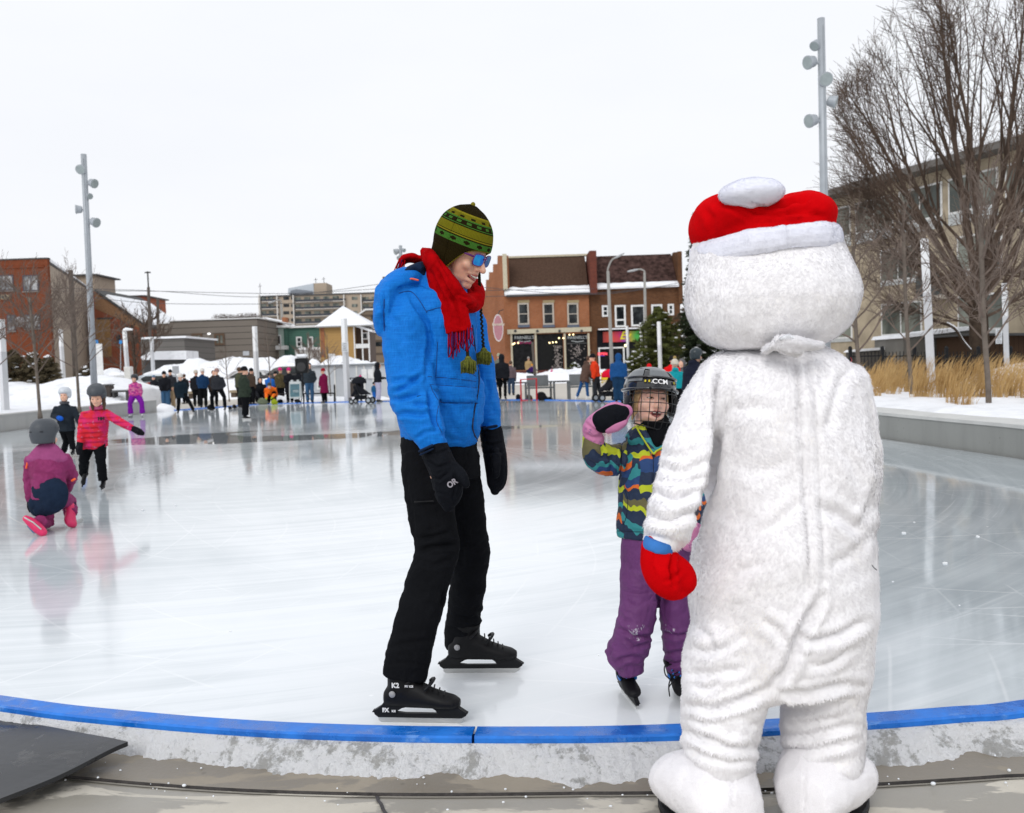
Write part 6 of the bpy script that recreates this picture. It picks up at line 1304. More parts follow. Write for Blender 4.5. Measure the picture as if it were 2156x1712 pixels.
# hanging oval sign
s_ = thing('hanging_sign', 'faded pink oval sign hanging from a bracket on the side of the brick shop', 'sign', at(1049, 690, 83.2))
mb = MB(); c = at(1049, 690.5, 83.2); k = 83.2 / FPX
mb.loft([(c + Vector((0, dy, 0)), Vector((10.6 * k, 0, 0)), Vector((0, 0, 28.5 * k))) for dy in (-.07, .07)], 28); sg = mb.build('rim', WHT, s_)
mb = MB(); mb.loft([(c + Vector((0, dy, 0)), Vector((9.2 * k, 0, 0)), Vector((0, 0, 26.5 * k))) for dy in (-.085, .085)], 28); mb.build('panel', mat('dusty_pink', (.42, .19, .22), .7), s_)
tm = text_mesh("Parnell's", .34, .01, 'sign_lettering', .012); place_mesh(tm, Matrix.Translation(at(1049, 683, 83.1)) @ Matrix.Rotation(R(90), 4, 'X')); localise(tm, s_); link('sign_lettering', tm, s_, mat('cream_letter', (.60, .52, .42), .6))
mb = MB(); mb.tube([at(1049, 662, 83.2), at(1051, 655, 84), at(1060, 652, 85)], .04, 6); mb.build('bracket', DGREY, s_)
# --- second shop
b = bl('dark_brick_shop', 'dark brown brick shop with mottled roof, white window frames and a rainbow sign', 'building', 1340, y)
yy = y + .3; pbox(b, 'wall', BR3, 1245.5, 607, 1436, 800, yy, 11, zb=ZB)
x0, x1 = X_(1253, yy), X_(1430, yy); ze = Z_(1340, 606, yy); zr = Z_(1340, 537, yy + 3)
mb = MB(); mb.add([(x0, yy - .35, ze), (x1, yy - .35, ze), (x1, yy + 3.0, zr), (x0, yy + 3.0, zr), (x0, yy + 9, zr), (x1, yy + 9, zr), (x0, yy + 11, ze), (x1, yy + 11, ze)], [(0, 1, 2, 3), (3, 2, 5, 4), (4, 5, 7, 6), (0, 3, 4, 6), (1, 7, 5, 2), (0, 6, 7, 1)]); mb.build('roof', ROOF2, b)
eave_snow(b, 1253, 1431, 593, 607, yy, 3); pbox(b, 'gable_wall', BR3, 1428, 530, 1437, 640, yy, 4, .3); pbox(b, 'chimney', BR3, 1419, 531, 1428, 545, yy + 2.8, 1)
for (a0, v0, a1, v1, nx, ny) in ((1267.5, 643, 1282, 667, 1, 2), (1295, 642.5, 1318, 689, 1, 1), (1329, 642, 1359, 687, 1, 1), (1372, 641, 1395, 688, 1, 2), (1406, 640, 1419, 664, 1, 2)): window(b, a0, v0, a1, v1, yy, WHT, GD, nx, ny, .17, .1)
pbox(b, 'transom_bar', WHT, 1297, 672, 1317, 675.5, yy, 0, .11)
pbox(b, 'fascia', mat('black_fascia', (.008, .008, .010), .7, spec=.1), 1259, 693, 1430, 786, yy, .0, .04); pbox(b, 'canopy_snow', M_SNOW, 1259, 691, 1372, 693.5, yy, .1, .7)
n = NT('rainbow_sign'); sx_ = n.new('ShaderNodeSeparateXYZ'); n.l(n.coord(), sx_.inputs[0]); q = n.math('ADD', n.math('MULTIPLY', n.math('SUBTRACT', sx_.outputs['X'], X_(1269, yy) - X_(1340, y)), 1 / (X_(1347, yy) - X_(1269, yy))), n.math('MULTIPLY', n.math('SUBTRACT', n.noise(n.coord(), .9, 3), .5), .35))
n.set('Base Color', n.ramp(q, [(0, (.25, .02, .02)), (.25, (.60, .07, .03)), (.45, (.50, .02, .08)), (.6, (.25, .03, .30)), (.75, (.35, .30, .03)), (.95, (.05, .35, .05))])); n.set('Roughness', .5)
sgn = pbox(b, 'shop_sign', n.m, 1269.5, 698, 1347, 720, yy, .0, .16)
tm = text_mesh("Ev", 1.0, .01, 'sign_lettering', .03, shear=.4); place_mesh(tm, Matrix.Translation(at(1315, 707, yy - .2)) @ Matrix.Rotation(R(90), 4, 'X')); localise(tm, b); link('sign_lettering', tm, sgn, mat('yellow_letter', (.7, .6, .03), .5))
window(b, 1261, 731, 1316, 786, yy, WHT, glass('blue_shop_glass', (.03, .05, .09), (.05, .22, .32), .8), 2, 1, .14, .1)
n = NT('neon_sign'); n.set('Base Color', (.5, .02, .03)); n.set('Emission Color', (1, .08, .12)); n.b.inputs['Emission Strength'].default_value = 1.4
tm = text_mesh("OPEN", .36, .01, 'neon_lettering', .01); place_mesh(tm, Matrix.Translation(at(1268.5, 745.5, yy - .15)) @ Matrix.Rotation(R(90), 4, 'X')); localise(tm, b); link('neon_lettering', tm, b, n.m)
mb = MB(); mb.bx(X_(1263.5, yy), X_(1273.5, yy), yy - .13, yy - .11, Z_(1268, 750, yy), Z_(1268, 748, yy)); mb.build('neon_underline', mat('neon_blue', (.06, .05, .4), .4), b)
mb = MB(); mb.ell(at(1317, 727.5, yy - .3), .12, n=8, m=6); mb.build('shop_light', BULB, b)
# --- left red brick block with a long tan side wall
y = 83; b = bl('brick_block', 'red-brown brick block at the left edge with a long tan side wall', 'building', 50, y)
zt = Z_(104, 545, y); A_ = at(-70, 700, y); B_ = at(108, 700, y); C2 = at(203, 700, 113)
mb = MB(); mb.prism([(B_.x, y + .4, ZB), (C2.x, 113, ZB), (C2.x - 20, 113, ZB), (A_.x, y + .4, ZB)], (0, 0, 1), Z_(110, 556, y) - ZB); mb.build('side_wall', TAN, b)
mb = MB(); mb.bx(A_.x, B_.x, y, y + .39, ZB, zt); mb.build('wall', BR1, b)
mb = MB(); mb.bx(A_.x, B_.x + .06, y - .08, y + .45, zt, zt + .12); mb.build('coping', DGREY, b); mb = MB(); mb.bx(A_.x, B_.x - .3, y - .10, y, zt - .75, zt - .6); mb.build('cornice', BR1, b)
z2 = Z_(110, 555, y); mb = MB(); mb.prism([(B_.x + .05, y + .4, z2), (C2.x + .1, 113, z2), (C2.x - .9, 113, z2), (B_.x - .9, y + .4, z2)], (0, 0, 1), .22); mb.build('roof_edge', DGREY, b)
z3 = z2 + .23; mb = MB(); mb.prism([(B_.x + .02, y + .5, z3), (C2.x + .05, 112, z3), (C2.x - 1.2, 112, z3), (B_.x - 1.2, y + .5, z3)], (0, 0, 1), .3); mb.build('roof_snow', M_SNOW, b)
for a0, v0, a1, v1 in ((-4, 579, 30, 612), (49, 579, 82.5, 613), (16, 663, 34, 697), (53, 662, 86, 692)):
    window(b, a0, v0, a1, v1, y, mat('dark_frame', (.06, .05, .07), .6), GL, 2, 1, .1, .05); pbox(b, 'sill', mat('stone_sill', (.22, .20, .18), .8), a0 - 1, v1 + .2, a1 + 1, v1 + 2.4, y, 0, .14)
w = pbox(b, 'air_conditioner', mat('beige_metal', (.33, .27, .17), .6), 5.5, 621, 22.5, 630.5, y, 0, .3); 
mb = MB()
for k in range(2): mb.bx(X_(9 + k * 6, y), X_(13.5 + k * 6, y), y - .33, y - .3, Z_(14, 629, y), Z_(14, 623, y))
mb.build('grille', DGREY, w)
mb = MB(); c = at(43, 678, y - .4); mb.loft([(c + Vector((0, a, 0)), Vector((r, 0, 0)), Vector((0, 0, r))) for a, r in ((0, .1), (-.08, .35), (-.14, .48))], 16); mb.build('satellite_dish', mat('dish_grey', (.4, .4, .42), .5), b, smooth=True)
b = bl('tan_block', 'small tan flat roofed block just showing above the long tan wall', 'building', 180, 116); pbox(b, 'wall', TAN, 158, 580, 205, 700, 116, 6, zb=ZB); pbox(b, 'roof', DGREY, 156, 578, 208, 581, 116, 6.5, .5)
# --- sloping orange brick warehouse
y = 104; b = bl('brick_warehouse', 'orange brick warehouse with a long sloping snow edged roof behind the lamp mast', 'building', 255, y)
def slopebox(parent, name, m, pts, y, d): 
    mb = MB(); mb.prism([(at(u, v, y).x, y, at(u, v, y).z if v < 790 else ZB) for u, v in pts], (0, 1, 0), d); return mb.build(name, m, parent)
BR4 = brick('rust_brick', (.30, .085, .045), (.36, .11, .06), (.25, .12, .08)); slopebox(b, 'wall', BR4, [(196, 800), (196, 613), (205, 615), (307, 686), (312, 694), (312, 800)], y, 12)
slopebox(b, 'gable_band', mat('tan_brick', (.27, .15, .08), .9, var=.2), [(200, 650), (200, 616), (306, 688), (300, 694)], y - .06, .05)
slopebox(b, 'roof', DGREY, [(198, 613), (200, 609), (312, 687), (312, 692)], y - .4, 12.8); slopebox(b, 'roof_snow', M_SNOW, [(222, 624), (226, 620), (304, 677), (305, 682)], y - .3, 12)
pbox(b, 'panel', mat('ochre_panel', (.30, .17, .07), .85, var=.25), 205, 672, 236, 752, y, 0, .08); pbox(b, 'lintel', DGREY, 205, 669, 238, 672, y, 0, .12)
for U0 in (246, 262, 280): window(b, U0, 705, U0 + 9, 722, y, mat('dark_frame', (.06, .05, .07), .6), GD, 1, 2, .1, .06)
b = bl('brick_tower', 'square red brick stair tower rising behind the warehouse roof', 'building', 286, 118); pbox(b, 'wall', BR4, 265.5, 623, 306, 760, 118, 8, zb=ZB); pbox(b, 'coping', DGREY, 265, 622, 307, 624.5, 118, 8, .2); window(b, 280, 655, 290, 668, 118, WHT, GD, 1, 2, .12, .1)
# --- low grey building
y = 90; GS = siding('grey_board', (.20, .175, .15), (.07, .06, .055), .62, 'Z', .12); b = bl('low_grey_building', 'low flat roofed grey-brown boarded building with two small windows behind the snow banks', 'building', 450, y)
pbox(b, 'wall', GS, 363, 673, 547, 800, y, 14, zb=ZB); pbox(b, 'annex', GS, 335, 681, 363, 800, y + 1, 12, zb=ZB); pbox(b, 'roof_edge', WHT, 362, 671.5, 548, 673.5, y, 14, .15); pbox(b, 'roof_edge', WHT, 334, 679.5, 363, 681.5, y + 1, 12, .1)
for U0 in (405, 452): window(b, U0, 702, U0 + 22, 727, y, mat('brown_frame', (.10, .06, .035), .7), GG, 2, 1, .2, .1)
for U0, V0 in ((420, 742), (512, 739.5)): pbox(b, 'notice', mat('notice_board', (.50, .52, .55), .6, var=.3, vs=30), U0, V0, U0 + 13, V0 + 9, y, 0, .05)
mb = MB(); mb.ell(at(440, 703, y - .2), (.17, .12, .09), n=10, m=8); LB = NT('wall_lamp_glow'); LB.set('Emission Color', (1, 1, 1)); LB.b.inputs['Emission Strength'].default_value = 1.5; mb.build('wall_lamp', LB.m, b)
b = bl('low_shed', 'long low grey shed with a thick snow covered lean-to roof', 'building', 350, 78); y = 78
pbox(b, 'wall', siding('dull_grey_board', (.16, .15, .14), (.07, .07, .065), .5), 300, 712, 392, 800, y, 8, zb=ZB); pbox(b, 'roof_snow', M_SNOW, 298, 709, 393, 713, y, 8.3, .2); slopebox(b, 'lean_to_snow', M_SNOW, [(300, 758), (296, 752), (316, 740), (392, 738.5), (393, 753), (392, 757)], y - 3.0, 2.9); slopebox(b, 'lean_to_wall', DGREY, [(303, 800), (303, 757), (390, 757), (390, 800)], y - 2.6, 2.5)
# --- houses
y = 98; b = bl('pale_house', 'pale green and white clapboard house with white balcony rail, second from the grey building', 'house', 582, y); PG = siding('pale_green_board', (.42, .52, .47), (.26, .34, .30), .25); GRN = siding('green_board', (.075, .16, .125), (.04, .09, .07), .25)
pbox(b, 'wall', PG, 556, 690, 608, 800, y, 9, zb=ZB)
for U0 in (566, 600): pbox(b, 'corner_panel', GRN, U0, 692, U0 + 8, 752, y, 0, .06)
window(b, 581, 705, 593, 727, y, WHT, GD, 1, 1, .14, .1); pbox(b, 'balcony', WHT, 557, 729, 608, 737, y, 0, 1.4); pbox(b, 'cornice', WHT, 553, 686, 612, 690.5, y, 9, .6)
slopebox(b, 'roof', M_SNOW, [(543, 687), (552, 669), (560, 668), (585, 679), (612, 687)], y + .2, 8); slopebox(b, 'roof_patch', mat('bare_shingle', (.09, .05, .04), .9), [(578, 688), (565, 674), (574, 673), (606, 686.5)], y + .1, .09); pbox(b, 'chimney', BR2, 594, 668, 602, 684, y + 3, 1.2)
b = bl('green_house', 'dark green clapboard house with two white framed windows', 'house', 640, y); pbox(b, 'wall', GRN, 608.5, 690, 678, 800, y + .2, 9, zb=ZB); pbox(b, 'roof', WHT, 608.5, 685.5, 678, 690, y + .2, 9.4, .4)
for U0 in (624.5, 648): window(b, U0, 709, U0 + 12, 731, y + .2, WHT, GD, 1, 2, .14, .1)
slopebox(b, 'porch_roof', M_SNOW, [(620, 737), (634, 731), (678, 731), (680, 737)], y - 1.8, 1.9); pbox(b, 'porch_wall', WHT, 622, 737, 680, 760, y - 1.6, 1.7)
y = 92; YW = siding('ochre_board', (.42, .26, .10), (.34, .20, .08), .3); b = bl('yellow_house', 'ochre yellow house with a snow covered pyramid roof and an open side porch', 'house', 720, y)
pbox(b, 'wall', YW, 677, 685, 748, 800, y, 8, zb=ZB); pbox(b, 'corner_post', BR2, 677, 686, 685, 752, y, 0, .06); pbox(b, 'trim', WHT, 746.5, 686, 749, 756, y, 0, .08)
mb = MB(); ap = at(722, 644, y + 4); ev = Z_(722, 687, y); xl, xr = X_(668, y), X_(788, y); mb.add([(xl, y - .6, ev), (xr, y - .6, ev), (xr, y + 8.6, ev), (xl, y + 8.6, ev), (ap.x, ap.y, ap.z)], [(0, 1, 4), (1, 2, 4), (2, 3, 4), (3, 0, 4), (3, 2, 1, 0)]); mb.build('roof', M_SNOW, b); pbox(b, 'eave', mat('grey_eave', (.30, .30, .29), .7), 668, 686, 788, 688.5, y, .5, .65)
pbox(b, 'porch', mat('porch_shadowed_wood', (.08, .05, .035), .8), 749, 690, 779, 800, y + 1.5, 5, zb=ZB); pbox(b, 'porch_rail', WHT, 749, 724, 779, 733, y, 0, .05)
for U0 in (763, 777): pbox(b, 'porch_post', WHT, U0, 690, U0 + 2.4, 760, y, .2)
slopebox(b, 'porch_roof', M_SNOW, [(748, 688), (752, 684), (784, 695), (782, 699)], y - .2, 3)
window(b, 762, 700, 775, 715, y + 1.5, WHT, GD, 1, 1, .12, .05); pbox(b, 'air_conditioner', WHT, 693, 745, 706, 752, y, 0, .3)
b = bl('brown_building', 'plain brown flat fronted building partly hidden behind the man in blue', 'building', 790, 120); y = 120
slopebox(b, 'wall', siding('brown_band', (.20, .155, .115), (.09, .07, .055), 1.7, 'Z', .2), [(750, 800), (750, 664), (770, 652), (830, 650), (830, 800)], y, 10); slopebox(b, 'roof', WHT, [(748, 665), (769, 650), (830, 648), (830, 651), (770, 653.5), (751, 666)], y - .2, 10.4)
for V0 in (663, 694, 720): pbox(b, 'window_band', GD, 782, V0, 828, V0 + 9, y, 0, .05)
# --- distant apartment tower
y = 300; b = bl('apartment_tower', 'distant beige apartment tower with rows of dark balconies', 'building', 690, y); BE = mat('beige_panel', (.36, .29, .22), .85, var=.08)
pbox(b, 'wall', BE, 551, 620, 830, 790, y, 18, zb=ZB); pbox(b, 'roof', DGREY, 550, 618.5, 831, 621, y, 18.5, .5); pbox(b, 'penthouse', BE, 661, 596, 688, 619, y + 3, 10); slopebox(b, 'penthouse_roof', mat('pale_metal_roof', (.45, .49, .53), .6), [(606, 619), (607, 607), (661, 596.5), (661, 619)], y + 3, 9); slopebox(b, 'penthouse_front', mat('grey_metal_front', (.19, .21, .24), .6), [(611, 619), (612, 612), (624, 609), (640, 611), (658, 613), (658, 619)], y + 2.7, .25)
for U0 in (551, 588, 622, 728, 764): pbox(b, 'fin_wall', mat('pale_concrete', (.55, .52, .48), .8), U0, 621, U0 + 2, 720, y, 0, 1.5)
FP = 15.2; SL = mat('balcony_slab', (.44, .40, .35), .8); RAIL = mat('balcony_rail', (.028, .032, .042), .6)
for k in range(7):
    V0 = 622 + k * FP
    for a, c in ((553, 588), (624, 728), (766, 830)):
        pbox(b, 'balcony', SL, a, V0 + 12.6, c, V0 + 14.3, y, 0, 1.3); pbox(b, 'balcony_rail', RAIL, a, V0 + 8.4, c, V0 + 12.4, y, 0, 1.35 if a == 624 or k % 2 else 1.3)
        nx = max(2, int((c - a) / 20))
        for i in range(nx): mb = MB(); u = a + 2 + (c - a - 4) * i / nx; mb.bx(X_(u, y), X_(u + (c - a) / nx * .62, y), y - .1, y - .01, Z_((a + c) / 2, V0 + 11, y), Z_((a + c) / 2, V0 + 2.5, y)); mb.build('window', GG, b)
    for a in (597, 613, 741): pbox(b, 'window', GD if a != 741 else GG, a, V0 + 3, a + (12 if a != 613 else 5), V0 + 9.5, y, 0, .1)
for U0, h_ in ((548, 22), (665, 10), (682, 12), (795, 14)): mb = MB(); c = at(U0, 619 if U0 in (548, 795) else 596, y + 4); mb.tube([c, c + Vector((0, 0, h_ * .16))], .10, 5); mb.tube([c + Vector((-.6, 0, h_ * .11)), c + Vector((.6, 0, h_ * .12))], .07, 4); mb.build('antenna', DGREY, b)
# --- right apartment block behind the trees
b = thing('apartment_block', 'long four storey tan brick apartment block with bands of windows behind the big bare tree', 'building', (18.5, 55, ZB))
P0 = Vector((X_(1712, 55), 55)); P1 = Vector((X_(2156, 41) + 2.7, 34.0)); dr = (P1 - P0).normalized(); nr = Vector((-dr.y, dr.x)) * -1; nr = nr if nr.y < 0 else -nr; LEN = (P1 - P0).length
BEI = mat('tan_brickwork', (.37, .31, .225), .9, var=.22, vs=1.2); ZT = Z_(1718, 421, 55); ZT0 = ZT
def fb(name, m, s0, s1, z0, z1, out, depth=.3, parent=b):
    mb = MB(); a = P0 + dr * s0; c = P0 + dr * s1; f0 = nr * out; f1 = -nr * depth
    q = [(a + f0), (c + f0), (c + f0 + f1), (a + f0 + f1)]; mb.prism([(p.x, p.y, z0) for p in q], (0, 0, 1), z1 - z0); return mb.build(name, m, parent)
fb('wall', BEI, 0, LEN, ZB, ZT - .35, 0, 9); fb('roof', mat('dark_roof_edge', (.13, .12, .11), .8), -1.2, LEN + 1, ZT - .34, ZT, 1.1, 10.5); fb('roof_snow', M_SNOW, -1.0, LEN + 1, ZT + .003, ZT + .14, .9, 10)
PAN = mat('grey_spandrel', (.44, .46, .46), .7); sh = 2.9; z_top = ZT - .9
for fl in range(4):
    z1 = z_top - fl * sh; z0 = z1 - 1.75
    if z0 < .2: continue
    s0 = .6
    while s0 < LEN - 3:
        wd = 2.9 if fl != 1 else 2.6; step = 3.3 if fl == 0 else 5.2
        fr = fb('window', WHT, s0, s0 + wd, z0, z1, .05, .06); pn = fb('pane', GG, s0 + .1, s0 + wd / 2 - .05, z0 + .1, z1 - .1, .07, .02, fr); fb('pane', GG, s0 + wd / 2 + .05, s0 + wd - .1, z0 + .1, z1 - .1, .07, .02, fr)
        fb('sill', PAN, s0, s0 + wd, z0 - (.55 if fl == 0 else .2), z0 - .003, .06, .1)
        s0 += step
fb('balcony', mat('rail_dark', (.06, .07, .07), .6), 9.2, 10.8, 4.1, 5.2, .9, .08); fb('balcony_floor', mat('balcony_slab', (.44, .40, .35), .8), 9.1, 10.9, 3.9, 4.09, .95, 1.0)
g_ = thing('ramp_wall', 'dark concrete garage ramp with a snow covered sloping top in front of the apartment block', 'wall', at(1980, 745, 38)); y = 38
slopebox(g_, 'wall', concrete('stained_concrete', (.20, .19, .17), .6, 1.0), [(1902, 800), (1902, 712), (2050, 694), (2050, 800)], y, 3); slopebox(g_, 'snow_cap', M_SNOW, [(1900, 712), (1905, 704), (2050, 686), (2052, 694)], y - .15, 3.3)
g_ = thing('garden_wall', 'low dark wall with a snow capped top left of the ramp', 'wall', at(1850, 745, 40)); slopebox(g_, 'wall', mat('dark_wall', (.10, .09, .08), .85), [(1788, 800), (1788, 742), (1905, 733), (1905, 800)], 40, .4); slopebox(g_, 'snow_cap', M_SNOW, [(1786, 742), (1792, 737), (1905, 728), (1905, 733)], 39.9, .6)
g_ = thing('brown_shed', 'dark brown timber shed at the right edge behind the fence', 'shed', at(2130, 760, 34)); slopebox(g_, 'wall', siding('brown_timber', (.06, .035, .022), (.03, .018, .012), .18, 'X', .12), [(2050, 800), (2050, 706), (2230, 706), (2230, 800)], 34.5, 3); slopebox(g_, 'roof', DGREY, [(2046, 706), (2046, 702), (2234, 700), (2234, 706)], 34, 4)
# ============================================================ poles, masts, lamps
GALV = mat('galvanised_pole', (.36, .385, .41), .5, .2, var=.06); WPOLE = mat('white_pole', (.60, .61, .63), .5, var=.05)
def tilted(U0, V0, y0, U1, V1): return at(U0, V0, y0), at(U1, V1, y0)
def mast(label, Ub, Vb, Ut, Vt, y, r, heads):
    a, c = tilted(Ub, Vb, y, Ut, Vt); t = thing('lamp_mast', label, 'lamp mast', a, group='floodlight masts round the rink'); ax = (c - a).normalized()
    mb = MB(); mb.loft([(a, (r * 1.15, 0, 0), (0, r * 1.15, 0)), (a.lerp(c, .6), (r * 1.05, 0, 0), (0, r * 1.05, 0)), (c, (r, 0, 0), (0, r, 0))], 16); mb.box(a.lerp(c, .5) + Vector((r * .25, -r * 1.07, 0)), (.012, .02, (c - a).length * .96), Matrix.Rotation(math.atan2(ax.x, ax.z), 3, 'Y')); mb.build('pole', GALV, t, smooth=True)
    for (U, V, side, dn, sz) in heads:
        p = at(U, V, y - (r if side == 0 else 0)); k = sz * y / FPX; m = MB(); d = Vector((side * .95, -.42 if side else -.8, -dn * 1.2)).normalized(); q = p - Vector((side * k * .5, 0, 0)); X = d.cross(Vector((0, 0, 1))).normalized(); Z = X.cross(d)
        m.loft([(p - d * k * 1.0, X * k * .55, Z * k * .55), (p - d * k * .8, X * k * .85, Z * k * .85), (p + d * k * .2, X * k, Z * k), (p + d * k * .25, X * k * 1.08, Z * k * 1.08), (p + d * k * .55, X * k * 1.08, Z * k * 1.08)], 18); h = m.build('floodlight', GALV, t, smooth=False)
        m = MB(); m.loft([(p + d * k * .56, X * k * .95, Z * k * .95), (p + d * k * .6, X * k * .9, Z * k * .9)], 18); m.build('lens', mat('lamp_glass', (.30, .34, .34), .2), h)
        on = a.lerp(c, (p.z - a.z) / (c.z - a.z)); m = MB(); m.tube([on, on.lerp(p, .5) - Vector((0, 0, k * .2)), p], [k * .35, k * .22, k * .3], 8); m.build('bracket', GALV, h)
    return t
mast('tall slim lamp mast with five floodlights on the left behind the children', 198.5, 812, 176, 325, 35, .105, [(171, 356, 0, .35, 9.5), (196, 386, 1, .3, 9), (188, 413, .6, .2, 6), (164, 441, -1, .0, 8.5), (200, 468, 1, .35, 9.5)])
mast('tall slim lamp mast with five floodlights beside the big bare tree', 1742, 838, 1728.5, 39, 22, .088, [(1717, 95, -.6, .5, 10), (1705, 131, -1, .25, 13), (1737, 166, 0, .3, 13.5), (1754, 214, 1, .3, 12), (1708, 254, -1, .25, 13)])
mast('short top of a lamp mast with floodlights showing above the man\'s shoulder', 852, 800, 843, 517, 60, .11, [(834, 530, -1, .3, 6), (841, 543, -.3, .3, 5), (850, 527, .6, .3, 4)])
def column(label, Ub, Vb, Ut, Vt, y, w, sign=None, cap=False, m=None):
    a, c = tilted(Ub, Vb, y, Ut, Vt); t = thing('light_column', label, 'light column', a, group='white light columns round the rink'); k = w / 2 * y / FPX
    mid = a.lerp(c, .66); mb = MB()
    for p, q, f in ((a, mid, 1.08), (mid, c, 1.0)): mb.loft([(p, Vector((k * f, k * .3, 0)), Vector((-k * .3, k * f, 0))), (q, Vector((k * f, k * .3, 0)), Vector((-k * .3, k * f, 0)))], 4)
    mb.add([], []); mb.build('shaft', m or WPOLE, t)
    m2 = MB(); m2.loft([(mid.lerp(c, .01), Vector((k * 1.05, k * .3, 0)), Vector((-k * .3, k * 1.05, 0))), (c + Vector((0, 0, .02)), Vector((k * 1.05, k * .3, 0)), Vector((-k * .3, k * 1.05, 0)))], 4); m2.build('lamp_cover', mat('milky_cover', (.80, .81, .82), .4, var=.02), t)
    if sign:
        U, V, sw, sh_ = sign; p = at(U, V, y - k * 1.8 - .05); s_ = MB(); s_.box(p, (sw * y / FPX, .02, sh_ * y / FPX)); so_ = s_.build('notice', mat('notice_white', (.66, .68, .70), .5), t); s_ = MB(); rg = random.Random(int(U))
        for i in range(9): s_.box(p + Vector(((rg.random() - .5) * .02, -.0125, sh_ * y / FPX * (.40 - i * .1))), (sw * y / FPX * rg.uniform(.5, .8), .004, sh_ * y / FPX * .03))
        s_.build('notice_text', mat('notice_ink', (.08, .08, .09), .6), so_)
    if cap: m3 = MB(); m3.tube([c, c + Vector((.1, 0, .08)), c + Vector((.55, 0, .05))], [k, k * .9, k * .4], 8); m3.build('hook', M_SNOW, t)
    return t
column('thick white light column cut by the left edge of the photo', 12, 872, 1, 674, 27, 15)
column('white light column beside the bare sapling on the left', 134, 800, 127, 694, 57, 8)
column('white light column with a snowy curved top left of the shed', 270, 804, 262, 696, 61, 8, cap=True)
column('short white light column left of the low grey building', 323, 790, 319, 710, 72, 7)
column('white light column in front of the low grey building\'s right end', 543, 842, 536, 688, 47, 9.5)
column('white light column with a notice, in front of the yellow house', 732, 847, 724, 672, 38, 12, (726.5, 731, 14, 20))
column('white light column partly behind the street lamp by the rainbow sign', 1325, 800, 1320, 687, 60, 6)
column('shorter white light column just left of the round green pine', 1353, 800, 1349, 680, 60, 6)
column('tall white light column in front of the round green pine', 1392, 822, 1387, 678, 50, 8.5)
column('tall wide white light column among the tan grasses on the right', 1963, 836, 1946, 505, 19.6, 19)
column('white light column with a notice between sapling and fence on the right', 2121, 800, 2114, 598, 31, 13, (2103, 708, 13, 31))
def upole(label, Ub, Vb, Ut, Vt, y, r, extra=None, group='wooden utility poles'):
    a, c = tilted(Ub, Vb, y, Ut, Vt); t = thing('utility_pole', label, 'utility pole', a, group=group); mb = MB(); mb.tube([a, c], [r * 1.2, r], 10); mb.build('pole', mat('weathered_pole', (.085, .07, .06), .9), t, smooth=True)
    if extra: extra(t, a, c, r)
def topfit(t, a, c, r): mb = MB(); mb.tube([c, c + Vector((0, 0, 1.4))], .07, 6); mb.box(c + Vector((0, 0, 1.3)), (.5, .1, .12)); mb.build('top_fitting', DGREY, t)
upole('thick dark utility pole in front of the tan side wall', 160, 810, 149, 569, 62, .15)
upole('slim utility pole with a fitting on top right of the brick tower', 319, 800, 312.5, 605, 80, .13, topfit)
upole('short utility pole just right of the slim one', 334, 790, 332, 628, 100, .15)
upole('short utility pole showing above the brown building', 812, 700, 809, 583, 130, .25)
upole('slim dark pole standing in front of the left shop window', 1127, 800, 1121, 720, 66, .09)
# overhead wires
mb = MB()
for y, pts in ((80, [(108, 607), (312, 612), (560, 625), (809, 597), (850, 590)]), (80.4, [(108, 613), (312, 613), (600, 618), (830, 606)]), (80.8, [(150, 620), (313, 638), (560, 640), (700, 634)]), (80, [(850, 590), (1003, 604), (1250, 620), (1430, 596)]), (80.4, [(1003, 625), (1245, 618), (1430, 600)]), (80.6, [(1003, 612), (1250, 608)])):
    P_ = [tuple(at(u, v, y)) for u, v in pts]; mb.tube([Vector(p) for p in smooth_pts(P_, 8)], .022, 4)
tag(mb.build('overhead_wire', mat('wire_black', (.06, .06, .065), .6)), 'thin overhead power wires strung across the street in front of the buildings', 'wires')
# street lamps
def slamp(label, Ub, Vb, Ut, Vt, arm, y, r):
    a, c = tilted(Ub, Vb, y, Ut, Vt); t = thing('street_lamp', label, 'street lamp', a, group='cobra head street lamps'); SC_ = mat('concrete_pole', (.30, .29, .27), .8); mb = MB(); mb.tube([a, c], [r * 1.1, r * .8], 12); mb.build('pole', SC_, t, smooth=True)
    P_ = [c] + [at(u, v, y) for u, v in arm]; mb = MB(); mb.tube([Vector(q) for q in smooth_pts([tuple(p) for p in P_], 5)], .07, 8); mb.build('arm', SC_, t, smooth=True)
    e_ = P_[-1]; d = (P_[-1] - P_[-2]).normalized(); mb = MB(); mb.loft([(e_ - d * .1, Vector((0, .06, 0)), Vector((0, 0, .06))), (e_ + d * .25, Vector((0, .16, 0)), Vector((0, 0, .10))), (e_ + d * .7, Vector((0, .13, 0)), Vector((0, 0, .08))), (e_ + d * .85, Vector((0, .04, 0)), Vector((0, 0, .03)))], 12); mb.build('lamp_head', mat('lamp_head_grey', (.42, .43, .44), .5), t, smooth=True)
slamp('grey concrete street lamp with a long arm leaning right, before the brick shops', 1289, 790, 1280, 571, [(1280, 566), (1286, 551), (1291, 545), (1295, 543)], 74, .15)
slamp('tan street lamp with its head curving left in front of the dark brick shop', 1361, 790, 1357, 574, [(1356.5, 571), (1352, 568), (1346, 567), (1341, 568)], 78, .13)
slamp('white street lamp in front of the apartment tower', 600, 770, 592, 640, [(592, 637), (590, 632), (584, 632), (578, 634)], 110, .18)
